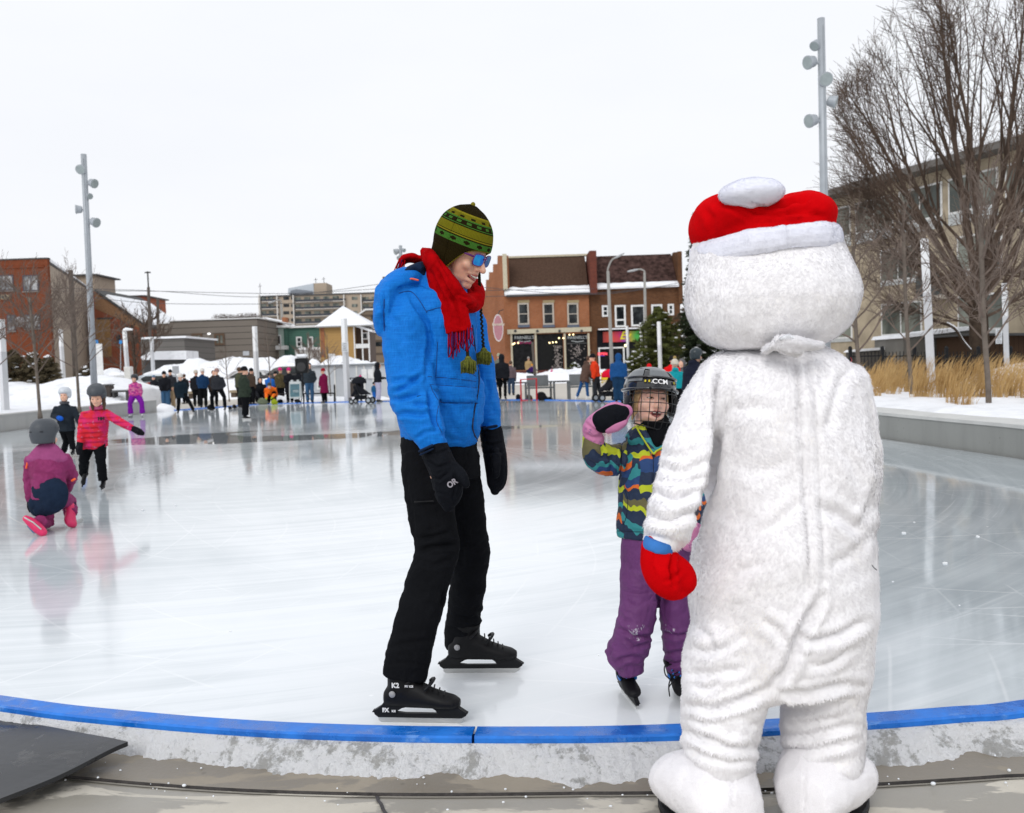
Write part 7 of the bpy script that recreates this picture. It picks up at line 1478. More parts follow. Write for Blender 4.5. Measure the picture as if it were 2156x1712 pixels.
# small signs and street furniture
BLU = mat('blue_sign_face', (.02, .22, .55), .5)
def signpost(name, label, cat, U, Vb, V0, V1, w, y, m, rr=.03):
    a = at(U, Vb, y); c = at(U, V0, y); t = thing(name, label, cat, a); mb = MB(); mb.tube([a, c], rr, 8); mb.build('post', GALV, t); mb = MB(); mb.box(at(U, (V0 + V1) / 2, y - .05), (w * y / FPX, .03, (V1 - V0) * y / FPX)); return t, mb.build('sign_face', m, t, bev=.01)
signpost('blue_sign', 'small blue parking sign on a thin post beside the left lamp mast', 'sign', 203.5, 820, 716, 724, 6.5, 50, BLU); signpost('blue_sign', 'small blue parking sign on a thin post right of the ochre panel', 'sign', 254, 800, 716, 724, 6.5, 64, BLU)
signpost('white_board', 'large blank white sign board standing behind the left lamp mast', 'sign board', 203, 822, 724, 790, 27, 44, WHT, .05); signpost('small_sign', 'small grey framed sign on a post in front of the big snow bank', 'sign', 370, 812, 771, 787, 14, 60, mat('grey_sign', (.35, .37, .40), .5), .04)
def bin_(label, U0, V0, U1, V1, y):
    t = thing('litter_bin', label, 'litter bin', at((U0 + U1) / 2, V1, y)); k = y / FPX; c = at((U0 + U1) / 2, V1, y); w = (U1 - U0) * k; h = (V1 - V0) * k; mb = MB(); mb.box(c + Vector((0, 0, h / 2)), (w, w, h)); mb.build('bin_body', mat('bin_brown', (.045, .035, .03), .7, var=.3, vs=9), t, bev=.02); mb = MB(); mb.box(c + Vector((0, 0, h + .03)), (w * 1.12, w * 1.12, .05)); mb.build('lid', DGREY, t, bev=.01); mb = MB(); mb.ell(c + Vector((0, 0, h + .07)), (w * .5, w * .5, .07)); mb.build('snow_cap', M_SNOW, t, smooth=True)
bin_('dark slatted litter bin with a snow capped lid behind the girl in pink', 219, 812, 238, 846, 39)
bin_('grey bin with a snow cap beside the pushchair', 737, 806, 752, 843, 42)
# picnic benches with snow on the left
def table_(label, U0, U1, V0, V1, y):
    t = thing('snowy_bench', label, 'bench', at((U0 + U1) / 2, V1, y)); k = y / FPX; a = at(U0, V1, y); c = at(U1, V1, y); h = (V1 - V0) * k; L_ = c.x - a.x; m_ = (a + c) / 2; mb = MB(); mb.box(m_ + Vector((0, 0, h)), (L_, .5, .07)); mb.build('seat', DGREY, t); mb = MB(); mb.box(m_ + Vector((0, 0, h + .075)), (L_ * .96, .46, .07)); mb.build('snow_layer', M_SNOW, t, bev=.03)
    for s_ in (-1, 1): mb = MB(); mb.box(m_ + Vector((s_ * L_ * .4, 0, h / 2)), (.08, .4, h)); mb.build('leg', DGREY, t)
table_('snow covered dark bench right of the litter bin', 240, 275, 824, 846, 39); table_('snow covered dark bench behind the girl in pink, nearer the white cabinet', 238, 272, 812, 824, 44)
t = thing('white_cabinet', 'white utility cabinet at the foot of the hooked light column', 'cabinet', at(272, 806, 58)); mb = MB(); c = at(272, 806, 58); mb.box(c + Vector((0, 0, .52)), (.44, .4, 1.04)); mb.build('case', WHT, t, bev=.02); mb = MB(); mb.box(c + Vector((0, -.21, .55)), (.36, .02, .86)); mb.build('door', mat('cabinet_door', (.62, .62, .60), .5), t)
# panelled hut behind the spectators
y = 44; b = bl('panelled_hut', 'long low pale grey panelled hut with snow on its roof behind the spectators', 'hut', 730, y); PNL = mat('pale_grey_panel', (.50, .53, .57), .6, var=.04)
pbox(b, 'wall', PNL, 645, 770, 830, 850, y, 3, zb=ZB); pbox(b, 'roof_edge', mat('grey_edge', (.28, .31, .34), .6), 643, 766.5, 832, 769, y, 3.2, .15)
for U0 in (656, 690, 706, 752, 768, 787): pbox(b, 'panel_joint', WHT, U0, 770, U0 + 3, 845, y, 0, .05)
for U0, V0 in ((668, 800), (762, 777), (775, 777)): pbox(b, 'hatch', mat('hatch_white', (.75, .76, .77), .5), U0, V0, U0 + 11, V0 + 20, y, 0, .07)
# ============================================================ cars
def car(label, U, V, L, y, face, col, snow=True, zc=-.12):
    t = thing('parked_car', label, 'car', (X_(U, y, V), y, zc), R(face), 'cars parked behind the snow banks'); M_ = mat('car_paint_' + str(int(col[0] * 1000)), col, .3, .3); 
    prof = [(-.5, .30), (-.5, .62), (-.47, .86), (-.36, .93), (-.27, 1.38), (-.18, 1.46), (.12, 1.46), (.20, 1.38), (.32, .98), (.46, .86), (.5, .66), (.5, .30)]
    def ring(w, grow=0): return [Vector((x * L, w, z)) for x, z in prof]
    mb = MB(); secs = [(-.86, .90), (-.80, 1.0), (.80, 1.0), (.86, .90)]; vs = []; npf = len(prof)
    for w, s_ in secs:
        for x, z in prof: vs.append((x * L * (s_ * .02 + .98), w * (1 if z < 1.0 else .84), .3 + (z - .3) * s_))
    mb.add(vs, [(j * npf + i, j * npf + (i + 1) % npf, (j + 1) * npf + (i + 1) % npf, (j + 1) * npf + i) for j in range(3) for i in range(npf)] + [tuple(range(npf)), tuple(3 * npf + i for i in range(npf))[::-1]]); mb.build('body', M_, t, world=False)
    for sg in (-1, 1):
        mb = MB(); mb.prism([(-.255 * L, sg * .80, 1.0), (-.225 * L, sg * .745, 1.34), (.10 * L, sg * .745, 1.36), (.25 * L, sg * .80, 1.0)], (0, sg, 0), .03); mb.build('side_window', GD, t, world=False)
        for xx in (-.31, .31):
            w = MB(); w.loft([((xx * L, sg * yy_, .32), (r_, 0, 0), (0, 0, r_)) for yy_, r_ in ((.66, .33), (.88, .33), (.89, .28))], 18); wo = w.build('wheel', M_DKPL, t, world=False); w = MB(); w.loft([((xx * L, sg * yy_, .32), (r_, 0, 0), (0, 0, r_)) for yy_, r_ in ((.885, .2), (.9, .18))], 14); w.build('rim', GALV, wo, world=False)
        mb = MB(); mb.box((-.485 * L, sg * .72, .86), (.16, .24, .16)); mb.build('tail_light', mat('red_lens', (.35, .01, .01), .3), t, world=False); mb = MB(); mb.box((.485 * L, sg * .66, .70), (.1, .3, .14)); mb.build('headlight', GL, t, world=False)
    mb = MB(); mb.prism([(.125 * L, -.66, 1.43), (.125 * L, .66, 1.43), (.30 * L, .74, 1.02), (.30 * L, -.74, 1.02)], (.6, 0, .8), .03); mb.build('windscreen', GD, t, world=False)
    if snow: mb = MB(); mb.ell((-.03 * L, 0, 1.46), (.22 * L, .68, .22)); me = mb.mesh('snow_cap'); rumple(me, .06, 2, 3); link('snow_cap', me, t, M_SNOW)
    return t
car('silver car behind the girl in the pink snowsuit', 328, 800, 4.4, 62, 184, (.25, .28, .31), True, .05); car('silver estate car with a red tail light behind the woman in black', 525, 800, 4.6, 60, 178, (.27, .27, .28), False, .1); car('dark car under a thick load of snow behind the speaker', 612, 800, 4.4, 57, 184, (.05, .045, .045), True, .25); car('white car half buried in snow left of the hooked column', 245, 800, 4.3, 60, 160, (.5, .5, .5), True, .05)
# ============================================================ benches and far edge clutter
BG = mat('bench_grey', (.13, .14, .145), .6)
def bench(label, U0, U1, y, rz=0):
    a = gnd((U0 + U1) / 2, horiz((U0 + U1) / 2) + 1900 * CH / y); L_ = (U1 - U0) * y / FPX; t = thing('bench', label, 'bench', a, R(rz), 'grey park benches at the far edge'); mb = MB(); mb.box((0, 0, .45), (L_, .45, .05)); mb.build('seat', BG, t, world=False, bev=.01)
    mb = MB(); mb.box((0, .28, .70), (L_ * .86, .04, .42), Matrix.Rotation(R(-10), 3, 'X')); mb.build('backrest', BG, t, world=False, bev=.01)
    for sg in (-1, 1):
        mb = MB(); x = sg * L_ * .5
        for yy_ in (-.22, .22): mb.box((x, yy_, .32), (.07, .05, .64))
        mb.box((x, 0, .66), (.08, .56, .04)); mb.build('armrest_frame', BG, t, world=False)
    return t
bench('grey park bench with solid backrest beside the red frame', 1110, 1165, 33.5, 14); bench('grey park bench behind the skater in the brown coat', 1198, 1252, 33, 4); bench('grey bench cut off by the man in blue\'s back sleeve', 1012, 1040, 34, 0); bench('grey bench behind the man in the dark blue jacket', 1296, 1350, 32, -4)
t = thing('red_frame', 'red tubular metal skating aid frame beside the grey bench', 'skating aid', gnd(1113, 843)); RM = mat('red_metal', (.48, .01, .02), .4); mb = MB(); k = 33 / FPX; o = gnd(1113, 843.5)
P_ = [o + Vector(p) for p in ((-.27, -.25, 0), (-.27, -.25, .78), (.30, -.25, .80), (.30, -.25, 0))]; Q_ = [p + Vector((0, .5, 0)) for p in P_]
for L_ in ([P_[0], P_[1], P_[2], P_[3]], [P_[0], Q_[0]], [P_[3], Q_[3]], [P_[1], Q_[0]], [P_[2], Q_[3]], [Q_[0], Q_[0] + Vector((.57, 0, 0))]): mb.tube(L_, .028, 8)
mb.build('frame', RM, t)
t = thing('red_frame', 'red plastic post of a skating aid just behind the man in blue', 'skating aid', gnd(1034, 850)); mb = MB(); o = gnd(1034, 858); mb.tube([o, o + Vector((.10, 0, .55)), o + Vector((.12, 0, .75))], [.04, .04, .07], 8); mb.build('frame', RM, t)
def bag(label, U, V, w, h, m, y=None, name='bag'):
    p = gnd(U, V); k = p.y / FPX; mb = MB(); mb.ell(p + Vector((0, 0, h * k * .45)), (w * k / 2, w * k * .3, h * k * .52), n=14, m=10); mb.ell(p + Vector((w * k * .25, .02, h * k * .3)), (w * k * .3, w * k * .25, h * k * .3)); me = fuse(mb, .02, 2, name); rumple(me, .03, 6, 3); a = getv(me); a[:, 2] = np.maximum(a[:, 2], -.01); setv(me, a)
    o = bpy.data.objects.new(name, me); COL.objects.link(o); me.materials.append(m); me.transform(Matrix.Translation(-p)); o.location = p; tag(o, label, 'bag', 'bags left at the far edge of the ice'); return o
BK = cloth('black_bag_cloth', (.012, .012, .014)); bag('big black bag slumped under the grey bench', 1140, 843, 22, 19, BK); bag('small flat black bag right of the big one', 1157, 842, 14, 7, BK); bag('brown paper bag under the red frame', 1113, 842, 17, 11, cloth('brown_bag', (.16, .09, .045))); bag('black box bag left of the red frame', 1091, 842, 12, 12, BK)
bag('black bag at the feet of the woman in the pinkish hat', 444, 864, 16, 12, BK); bag('small black bag between the two women on the far ice edge', 494, 860, 11, 9, BK); bag('black bag behind the green coat skater', 484, 862, 9, 6, BK); bag('pair of small black bags right of the hi-vis man', 626, 848, 12, 8, BK); bag('black skate bag right of the bending man', 590, 849, 12, 9, BK); bag('olive green holdall in front of the bending man', 553, 852, 22, 14, cloth('olive_holdall', (.13, .15, .10))); bag('lime green jacket dropped on the snow', 578, 852, 14, 12, cloth('lime_cloth', (.28, .34, .02)))
# sandwich board and speaker
t = thing('sandwich_board', 'grey-blue sandwich board sign on the snow beside the standing spectators', 'sign', gnd(621, 841)); c = at(621, 821, 36.5); mb = MB(); mb.box(c, (.46, .05, .68), Matrix.Rotation(R(-8), 3, 'X')); mb.box(c + Vector((0, .22, 0)), (.46, .03, .66), Matrix.Rotation(R(10), 3, 'X')); mb.box(c + Vector((-.12, .05, .37)), (.10, .05, .07)); mb.box(c + Vector((.12, .05, .37)), (.10, .05, .07)); mb.build('panel', mat('pale_plastic', (.5, .53, .53), .6), t, bev=.01)
mb = MB(); mb.box(c + Vector((0, -.034, -.02)), (.38, .01, .52), Matrix.Rotation(R(-8), 3, 'X')); mb.build('poster', mat('teal_poster', (.07, .15, .18), .6, var=.3, vs=12), t); mb = MB()
for i in range(4): mb.box(c + Vector((.04, -.05, -.02 - i * .055)), (.24 - i * .02, .006, .018))
mb.build('poster_text', mat('poster_white', (.5, .52, .52), .6), t)
t = thing('loudspeaker', 'black loudspeaker with a snow covered top raised on a stand behind the spectators', 'loudspeaker', gnd(636, 842)); c = at(636, 770, 37.5); mb = MB(); mb.box(c, (.56, .4, 1.0) if 0 else (.50, .4, .62)); mb.box(c + Vector((0, 0, -.0)), (.52, .3, .5)); mb.build('cabinet', M_DKPL, t, bev=.02); mb = MB(); mb.box(c + Vector((0, 0, .40)), (.46, .36, .16)); mb.build('snow_cap', M_SNOW, t, bev=.05); mb = MB(); mb.tube([c, Vector((c.x, c.y, 0))], .025, 8)
for a in (0, 2.1, 4.2): mb.tube([Vector((c.x, c.y, .6)), Vector((c.x + .4 * math.cos(a), c.y + .4 * math.sin(a), 0))], .015, 6)
mb.build('stand', M_DKPL, t); mb = MB(); mb.loft([(c + Vector((0, -.20 - dy, -.05)), Vector((.19, 0, 0)), Vector((0, 0, .19))) for dy in (0, .01)], 20); mb.build('speaker_cone', mat('cone_grey', (.03, .03, .032), .6), t)
t = thing('rail_fence', 'low dark metal rail running behind the bags at the far left edge', 'rail', at(650, 845, 39)); mb = MB(); mb.tube([at(570, 830, 39.5), at(706, 828, 38.5)], .03, 6)
for U in (572, 640, 704): mb.tube([at(U, 829, 39), at(U, 846, 39)], .03, 6)
mb.tube([at(704, 810, 38.5), at(706, 848, 38.5)], .035, 6); mb.build('rail', M_DKPL, t)
def stool(label, U0, U1, V0, V1, y):
    t = thing('wooden_bench', label, 'bench', at((U0 + U1) / 2, V1, y)); x0, x1 = X_(U0, y), X_(U1, y); z1 = Z_((U0 + U1) / 2, V0, y); z0 = Z_((U0 + U1) / 2, V1, y); mb = MB(); mb.bx(x0, x1, y, y + .5, z1 - .12, z1); mb.build('seat', mat('pale_wood', (.36, .29, .20), .8), t)
    for x in (x0 + .15, x1 - .15): mb = MB(); mb.bx(x - .1, x + .1, y + .05, y + .45, z0, z1 - .12); mb.build('leg', mat('dark_wood', (.10, .07, .05), .8), t)
stool('pale wooden bench behind the woman in the pinkish hat', 480, 545, 821, 836, 42); stool('dark wooden bench at the foot of the low snow bank', 390, 425, 824, 840, 44)
def yellow_chair(label, U, V, y, rz):
    t = thing('yellow_chair', label, 'chair', at(U, V, y), R(rz), 'yellow garden chairs in the snow'); YC = mat('yellow_paint', (.68, .48, .01), .5); mb = MB(); mb.box((0, 0, .36), (.55, .5, .04)); mb.build('seat', YC, t, world=False); mb = MB(); mb.box((0, .27, .68), (.55, .04, .5), Matrix.Rotation(R(-14), 3, 'X')); mb.build('backrest', YC, t, world=False)
    for a in (-.24, .24):
        for c_ in (-.2, .2): mb = MB(); mb.box((a, c_, .17), (.05, .05, .34)); mb.build('leg', YC, t, world=False)
        mb = MB(); mb.box((a * 1.15, 0, .56), (.07, .5, .03)); mb.build('armrest', YC, t, world=False)
yellow_chair('yellow garden chair beside the big white light column', 1998, 838, 36, 160); yellow_chair('yellow garden chair right of the nearer sapling', 2096, 836, 36, 200); yellow_chair('yellow garden chair far off in the snow on the left', 119, 843, 47, 20); yellow_chair('yellow garden chair behind the man in the blue hooded jacket', 1276, 815, 58, 0); yellow_chair('yellow garden chair left of the pine', 1312, 815, 60, 0)
# ============================================================ fence
t = thing('metal_fence', 'black metal picket fence behind the tan grasses', 'fence', at(1975, 790, 31)); y = 31
for i in range(7): U = 1790 + i * 67.5; mb = MB(); p = at(U, 733, y); mb.bx(p.x - .05, p.x + .05, y - .05, y + .05, -.1, p.z); mb.ell((p.x, y, p.z), .07, n=8, m=6); mb.build('post', M_DKPL, t)
for i in range(6):
    mb = MB(); x0, x1 = X_(1790 + i * 67.5, y), X_(1790 + (i + 1) * 67.5, y); zt = at(1800 + i * 67.5, 741, y).z
    for z in (.35, zt - .18): mb.bx(x0, x1, y - .015, y + .015, z, z + .04)
    n_p = 9
    for k in range(1, n_p): x = x0 + (x1 - x0) * k / n_p; mb.bx(x - .011, x + .011, y - .011, y + .011, .1, zt)
    mb.build('picket_panel', M_DKPL, t)
# ============================================================ trees and grasses
BARK = mat('dark_bark', (.055, .040, .030), .95, var=.35, vs=3, bs=.6, bscale=14, bd=.03, spec=.05); BARKG = mat('grey_bark', (.15, .125, .105), .9, var=.25, vs=6, bs=.4, bscale=30, spec=.05); TWIG = mat('twig_brown', (.105, .075, .058), .95, var=.3, vs=2, spec=.05); TWIG2 = mat('twig_grey', (.16, .125, .105), .95, var=.3, vs=3, spec=.05)
def seg(mb, a, c, r0, r1, n=3):
    t = (c - a)
    if t.length < 1e-6: return
    t.normalize(); s = t.cross(Vector((.3, 1, .2))).normalized(); d = t.cross(s); k = len(mb.v)
    for p, r in ((a, r0), (c, r1)):
        for i in range(n): q = 2 * math.pi * i / n; v = p + s * (r * math.cos(q)) + d * (r * math.sin(q)); mb.v.append((v.x, v.y, v.z))
    for i in range(n): j = (i + 1) % n; mb.f.append((k + i, k + j, k + n + j, k + n + i)); mb.mi.append(0)
def grow(mb, rg, p, d, L, r, lev, maxlev, spread, up, kids, minr, bend=.12, ratio=.72):
    nseg = 5 if lev < 2 else (4 if lev < 4 else 3); pts = [p]; dd = d.copy()
    for i in range(nseg):
        dd = (dd + Vector((rg.gauss(0, bend), rg.gauss(0, bend), rg.gauss(0, bend) + up * .12))).normalized(); p = p + dd * (L / nseg); pts.append(p)
    r1 = r * .55
    for i in range(nseg): f0, f1 = i / nseg, (i + 1) / nseg; seg(mb, pts[i], pts[i + 1], max(minr, r + (r1 - r) * f0), max(minr * .8, r + (r1 - r) * f1), 6 if r > .06 else (4 if r > .025 else 3))
    if lev >= maxlev: return
    nk = kids[min(lev, len(kids) - 1)]
    for k in range(nk):
        f = .25 + .75 * (k + rg.random() * .8) / nk if nk > 1 else 1; f = min(f, 1.0); x = f * nseg; i = min(int(x), nseg - 1); q = pts[i].lerp(pts[i + 1], x - i); ax = dd.cross(Vector((rg.gauss(0, 1), rg.gauss(0, 1), rg.gauss(0, 1)))).normalized(); nd = (dd * math.cos(spread) + ax * math.sin(spread) * rg.uniform(.6, 1.25)).normalized()
        grow(mb, rg, q, nd, L * ratio * rg.uniform(.75, 1.15) * (1.0 - .25 * f * (lev > 0)), max(minr, r * .52), lev + 1, maxlev, spread * 1.02, up, kids, minr, bend, ratio)
    grow(mb, rg, pts[-1], dd, L * ratio, max(minr, r1), lev + 1, maxlev, spread, up, kids, minr, bend, ratio)
def bare(name, label, base, trunk_h, r, limbs, seed, mats=(BARK, TWIG), maxlev=4, spread=.42, up=.5, kids=(4, 4, 3, 3), minr=.008, ratio=.70, lean=(0, 0), group=None, bend=.12):
    rg = random.Random(seed); t = thing(name, label, 'tree', base, group=group); b = Vector(base); top = b + Vector((lean[0], lean[1], trunk_h)); mb = MB(); pts = [b + Vector((0, 0, -.2)), b + Vector((lean[0] * .1, 0, trunk_h * .12)), b.lerp(top, .5) + Vector((rg.uniform(-.05, .05) * trunk_h * .3, 0, 0)), top]
    mb.tube([Vector(q) for q in smooth_pts([tuple(p) for p in pts], 4)], [r * (1.35 if i < 2 else 1 - .25 * i / 12) for i in range(13)], 12); mb.build('trunk', mats[0], t, smooth=True); mb = MB()
    for (dx, dy, dz, L, rr, f) in limbs: grow(mb, rg, b.lerp(top, f), Vector((dx, dy, dz)).normalized(), L, rr, 0, maxlev, spread, up, kids, minr, bend, ratio)
    mb.build('crown', mats[1], t); return t
rg = random.Random(42)
# the big spreading tree
def fan(name, label, base, th, r, ctr, ax, mains, seed, jit=.05, minr=.0075, kids=(11, 6, 10), twig=.6, lo=.18):
    """spreading tree whose limbs all run out to one rounded outline"""
    rg = random.Random(seed); t = thing(name, label, 'tree', base); b = Vector(base); top = b + Vector((0, 0, th)); mb = MB()
    mb.tube([b - Vector((0, 0, .2)), b + Vector((0, 0, .3)), b.lerp(top, .5) + Vector((.05, 0, 0)), top], [r * 1.35, r * 1.1, r * .95, r * .85], 12); mb.build('trunk', BARK, t, smooth=True); mb = MB()
    def reach(p, d):
        q = [(p[i] - ctr[i]) / ax[i] for i in range(3)]; e = [d[i] / ax[i] for i in range(3)]; A_ = sum(x * x for x in e); B_ = 2 * sum(x * y for x, y in zip(q, e)); C2_ = sum(x * x for x in q) - 1; D_ = B_ * B_ - 4 * A_ * C2_
        return 0 if D_ < 0 else (-B_ + math.sqrt(D_)) / (2 * A_)
    def br(p, d, L, r0, lev):
        if L < .1: return
        ns = (9, 6, 4, 2)[lev]; pts = [p]; dd = Vector(d)
        for i in range(ns): dd = (dd + Vector((rg.gauss(0, jit), rg.gauss(0, jit), rg.gauss(0, jit) + (.035 if lev < 2 else .0)))).normalized(); p = p + dd * (L / ns); pts.append(p)
        for i in range(ns): seg(mb, pts[i], pts[i + 1], max(minr, r0 * (1 - .85 * i / ns)), max(minr * .7, r0 * (1 - .85 * (i + 1) / ns)), 6 if r0 > .05 else (4 if r0 > .02 else 3))
        if lev == 3 or L < .1: return
        for k in range(kids[lev]):
            f = lo + (1 - lo) * (k + rg.random()) / kids[lev]; x = f * ns; i = min(int(x), ns - 1); q = pts[i].lerp(pts[i + 1], x - i); d0 = (pts[i + 1] - pts[i]).normalized(); an = (.34, .42, .7)[lev] * rg.uniform(.6, 1.3); axs = d0.cross(Vector((rg.gauss(0, 1), rg.gauss(0, 1), rg.gauss(0, 1)))).normalized(); nd = (d0 * math.cos(an) + axs * math.sin(an)).normalized()
            R_ = reach(q, nd); l_ = R_ * rg.uniform(.72, 1.02) if lev == 0 else (min(R_, 2.2) * rg.uniform(.5, .9) if lev == 1 else twig * rg.uniform(.5, 1.3))
            if l_ > .15: br(q, nd, l_, max(minr, r0 * (1 - .8 * f) * .55), lev + 1)
    for dx, dy, dz, f, rr in mains: p = b.lerp(top, f); d = Vector((dx, dy, dz)).normalized(); br(p, d, reach(p, d) * rg.uniform(.88, 1.04), rr, 0)
    mb.build('crown', TWIG, t); return t
bb = at(2060, 800, 32); cx, cz = bb.x, at(2060, 330, 32).z
mn = [(dx, rg.uniform(-.45, .45), dz, f, rr * .78) for dx, dz, f, rr in ((-1, .22, .68, .06), (-1, .42, .75, .09), (-1, .62, .8, .11), (-.95, .8, .86, .13), (-.78, .95, .9, .13), (-.62, 1, .93, .15), (-.48, 1, .96, .15), (-.34, 1, .98, .16), (-.2, 1, 1, .17), (-.06, 1, 1, .17), (.08, 1, 1, .17), (.22, 1, .98, .16), (.38, 1, .96, .15), (.6, .95, .9, .14), (.9, .7, .82, .11), (1, .35, .75, .08))]
fan('bare_tree', 'huge bare tree spreading a fan of fine upswept twigs, right of the lamp mast', (bb.x, 32, -.1), 3.3, .34, (cx, 32, cz), (5.15, 4.4, 6.3), mn, 5)
bb = at(2250, 800, 27); mn = [(dx, rg.uniform(-.4, .4), dz, f, rr) for dx, dz, f, rr in ((-1, .05, .6, .07), (-1, .35, .75, .09), (-.9, .8, .9, .12), (-.5, 1, 1, .14), (0, 1, 1, .14), (.6, .8, .9, .1), (-.8, .55, .95, .09))]
fan('bare_tree', 'gnarled bare tree whose crooked branches reach in from the right edge', (bb.x, 27, -.1), 4.6, .28, (bb.x, 27, 7.0), (3.8, 3.2, 5.4), mn, 9, jit=.16, kids=(7, 5, 7), twig=.5)
# low broken limb with snow hanging from the big tree
t = thing('fallen_limb', 'bare crooked limb with snow along its top hanging down before the ramp', 'branch', at(1980, 745, 31.6)); mb = MB(); pl_ = [tuple(at(u, v, 31.6)) for u, v in ((2050, 700), (2000, 684), (1975, 690), (1962, 705), (2000, 700), (2030, 722), (2040, 738))]
mb.tube([Vector(q) for q in smooth_pts([tuple(at(u, v, 31.6)) for u, v in ((1950, 672), (1990, 682), (2012, 694), (2028, 720), (2046, 741))], 5)], .05, 6); mb.build('limb', BARK, t); mb = MB(); mb.tube([Vector(q) + Vector((0, 0, .055)) for q in smooth_pts([tuple(at(u, v, 31.6)) for u, v in ((1994, 682), (2012, 694), (2028, 720), (2044, 739))], 5)], .035, 6); mb.build('snow_line', M_SNOW, t)
def sapling(label, U, Vb, y, z0, h, r, seed, hb=.45, nl=16, mats=(BARKG, TWIG2), L=1.0, maxlev=3, w=.9, minr=.004, kids=(3, 3, 2)):
    rg = random.Random(seed); x = at(U, Vb, y).x; lim = []
    for k in range(nl): f = hb + (1 - hb) * k / nl; a = k * 2.4 + rg.random(); lim.append((math.cos(a) * w, math.sin(a) * w, .62 + .5 * f, L * (1.25 - .75 * (f - hb) / (1 - hb)) * h / 4, r * .42, f))
    lim.append((0, 0, 1, h * .16, r * .3, 1.0))
    return bare('sapling', label, (x, y, z0), h * .86, r, lim, seed, mats, maxlev, .45, .35, kids, minr, .62, (-.03 * h, 0), 'young bare street trees round the rink')
sapling('young bare tree with many fine twigs in the snow bed, nearest the right wall', 2082, 852, 14.9, .38, 3.6, .048, 3, hb=.30, nl=18, L=1.15, w=.8)
sapling('slim young bare tree just left of the wide white light column', 1919, 834, 18.6, .38, 3.9, .045, 4, hb=.28, nl=13, L=.95)
sapling('young bare tree close to the furry costume\'s right shoulder', 1812, 815, 24, .2, 4.6, .06, 14, hb=.30, nl=16, L=1.1)
sapling('young bare tree at the far left behind the low wall', 84, 866, 24.5, .48, 3.6, .045, 5, hb=.32, nl=18, L=1.3)
sapling('young bare tree before the tan wall, right of the first sapling', 167, 852, 27, .5, 3.9, .045, 6, hb=.30, nl=16, L=1.1)
sapling('young bare tree at the very left edge of the photo', -22, 866, 25, .5, 3.8, .045, 7, hb=.30, nl=18, L=1.4)
sapling('thin little bare tree in front of the big snow bank', 482, 830, 44, .2, 2.6, .03, 8, hb=.4, nl=8, L=.8, maxlev=2)
sapling('thin bare tree just right of the boarded building\'s column', 573, 840, 42, 0, 3.6, .03, 9, hb=.5, nl=8, L=.7, maxlev=2)
sapling('thin bare tree in front of the panelled hut', 697, 840, 43, 0, 2.9, .03, 10, hb=.45, nl=10, L=.9, maxlev=2)
sapling('bare tree with a dark trunk in front of the warehouse gable', 288, 800, 72, 0, 6.4, .14, 12, hb=.25, nl=14, mats=(BARK, TWIG), L=1.0, minr=.018)
sapling('small bare tree beside the two utility poles', 322, 790, 86, 0, 7.6, .13, 13, hb=.35, nl=14, mats=(BARK, TWIG), L=1.0, minr=.02)
sapling('bare bushy tree in front of the green house', 655, 800, 66, 0, 3.6, .06, 15, hb=.2, nl=14, L=1.2, minr=.012)
sapling('snow dusted bare tree left of the stepped gable', 1008, 800, 96, 0, 7.5, .12, 16, hb=.35, nl=14, L=1.2, minr=.022)
# distant treeline
def tuft(mb, c, r, rg, n, s, flat=.7):
    for k in range(n):
        d = Vector((rg.gauss(0, 1), rg.gauss(0, 1), rg.gauss(0, 1))).normalized() * r * rg.random() ** .4; d.z *= flat; p = c + d; a = Vector((rg.gauss(0, 1), rg.gauss(0, 1), rg.gauss(0, .5))).normalized() * s * rg.uniform(.5, 1.3); b = Vector((rg.gauss(0, 1), rg.gauss(0, 1), rg.gauss(0, 1))).normalized() * s * .45
        k0 = len(mb.v); mb.v += [tuple(p - a), tuple(p + b), tuple(p + a)]; mb.f.append((k0, k0 + 1, k0 + 2)); mb.mi.append(0)
mb = MB(); rg = random.Random(4)
for U in range(462, 548, 6): tuft(mb, at(U, 673 + rg.uniform(-3, 3), 240), 2.2, rg, 260, .35)
tag(mb.build('far_trees', mat('far_tree_twigs', (.16, .13, .115), .95, var=.3)), kind='stuff')
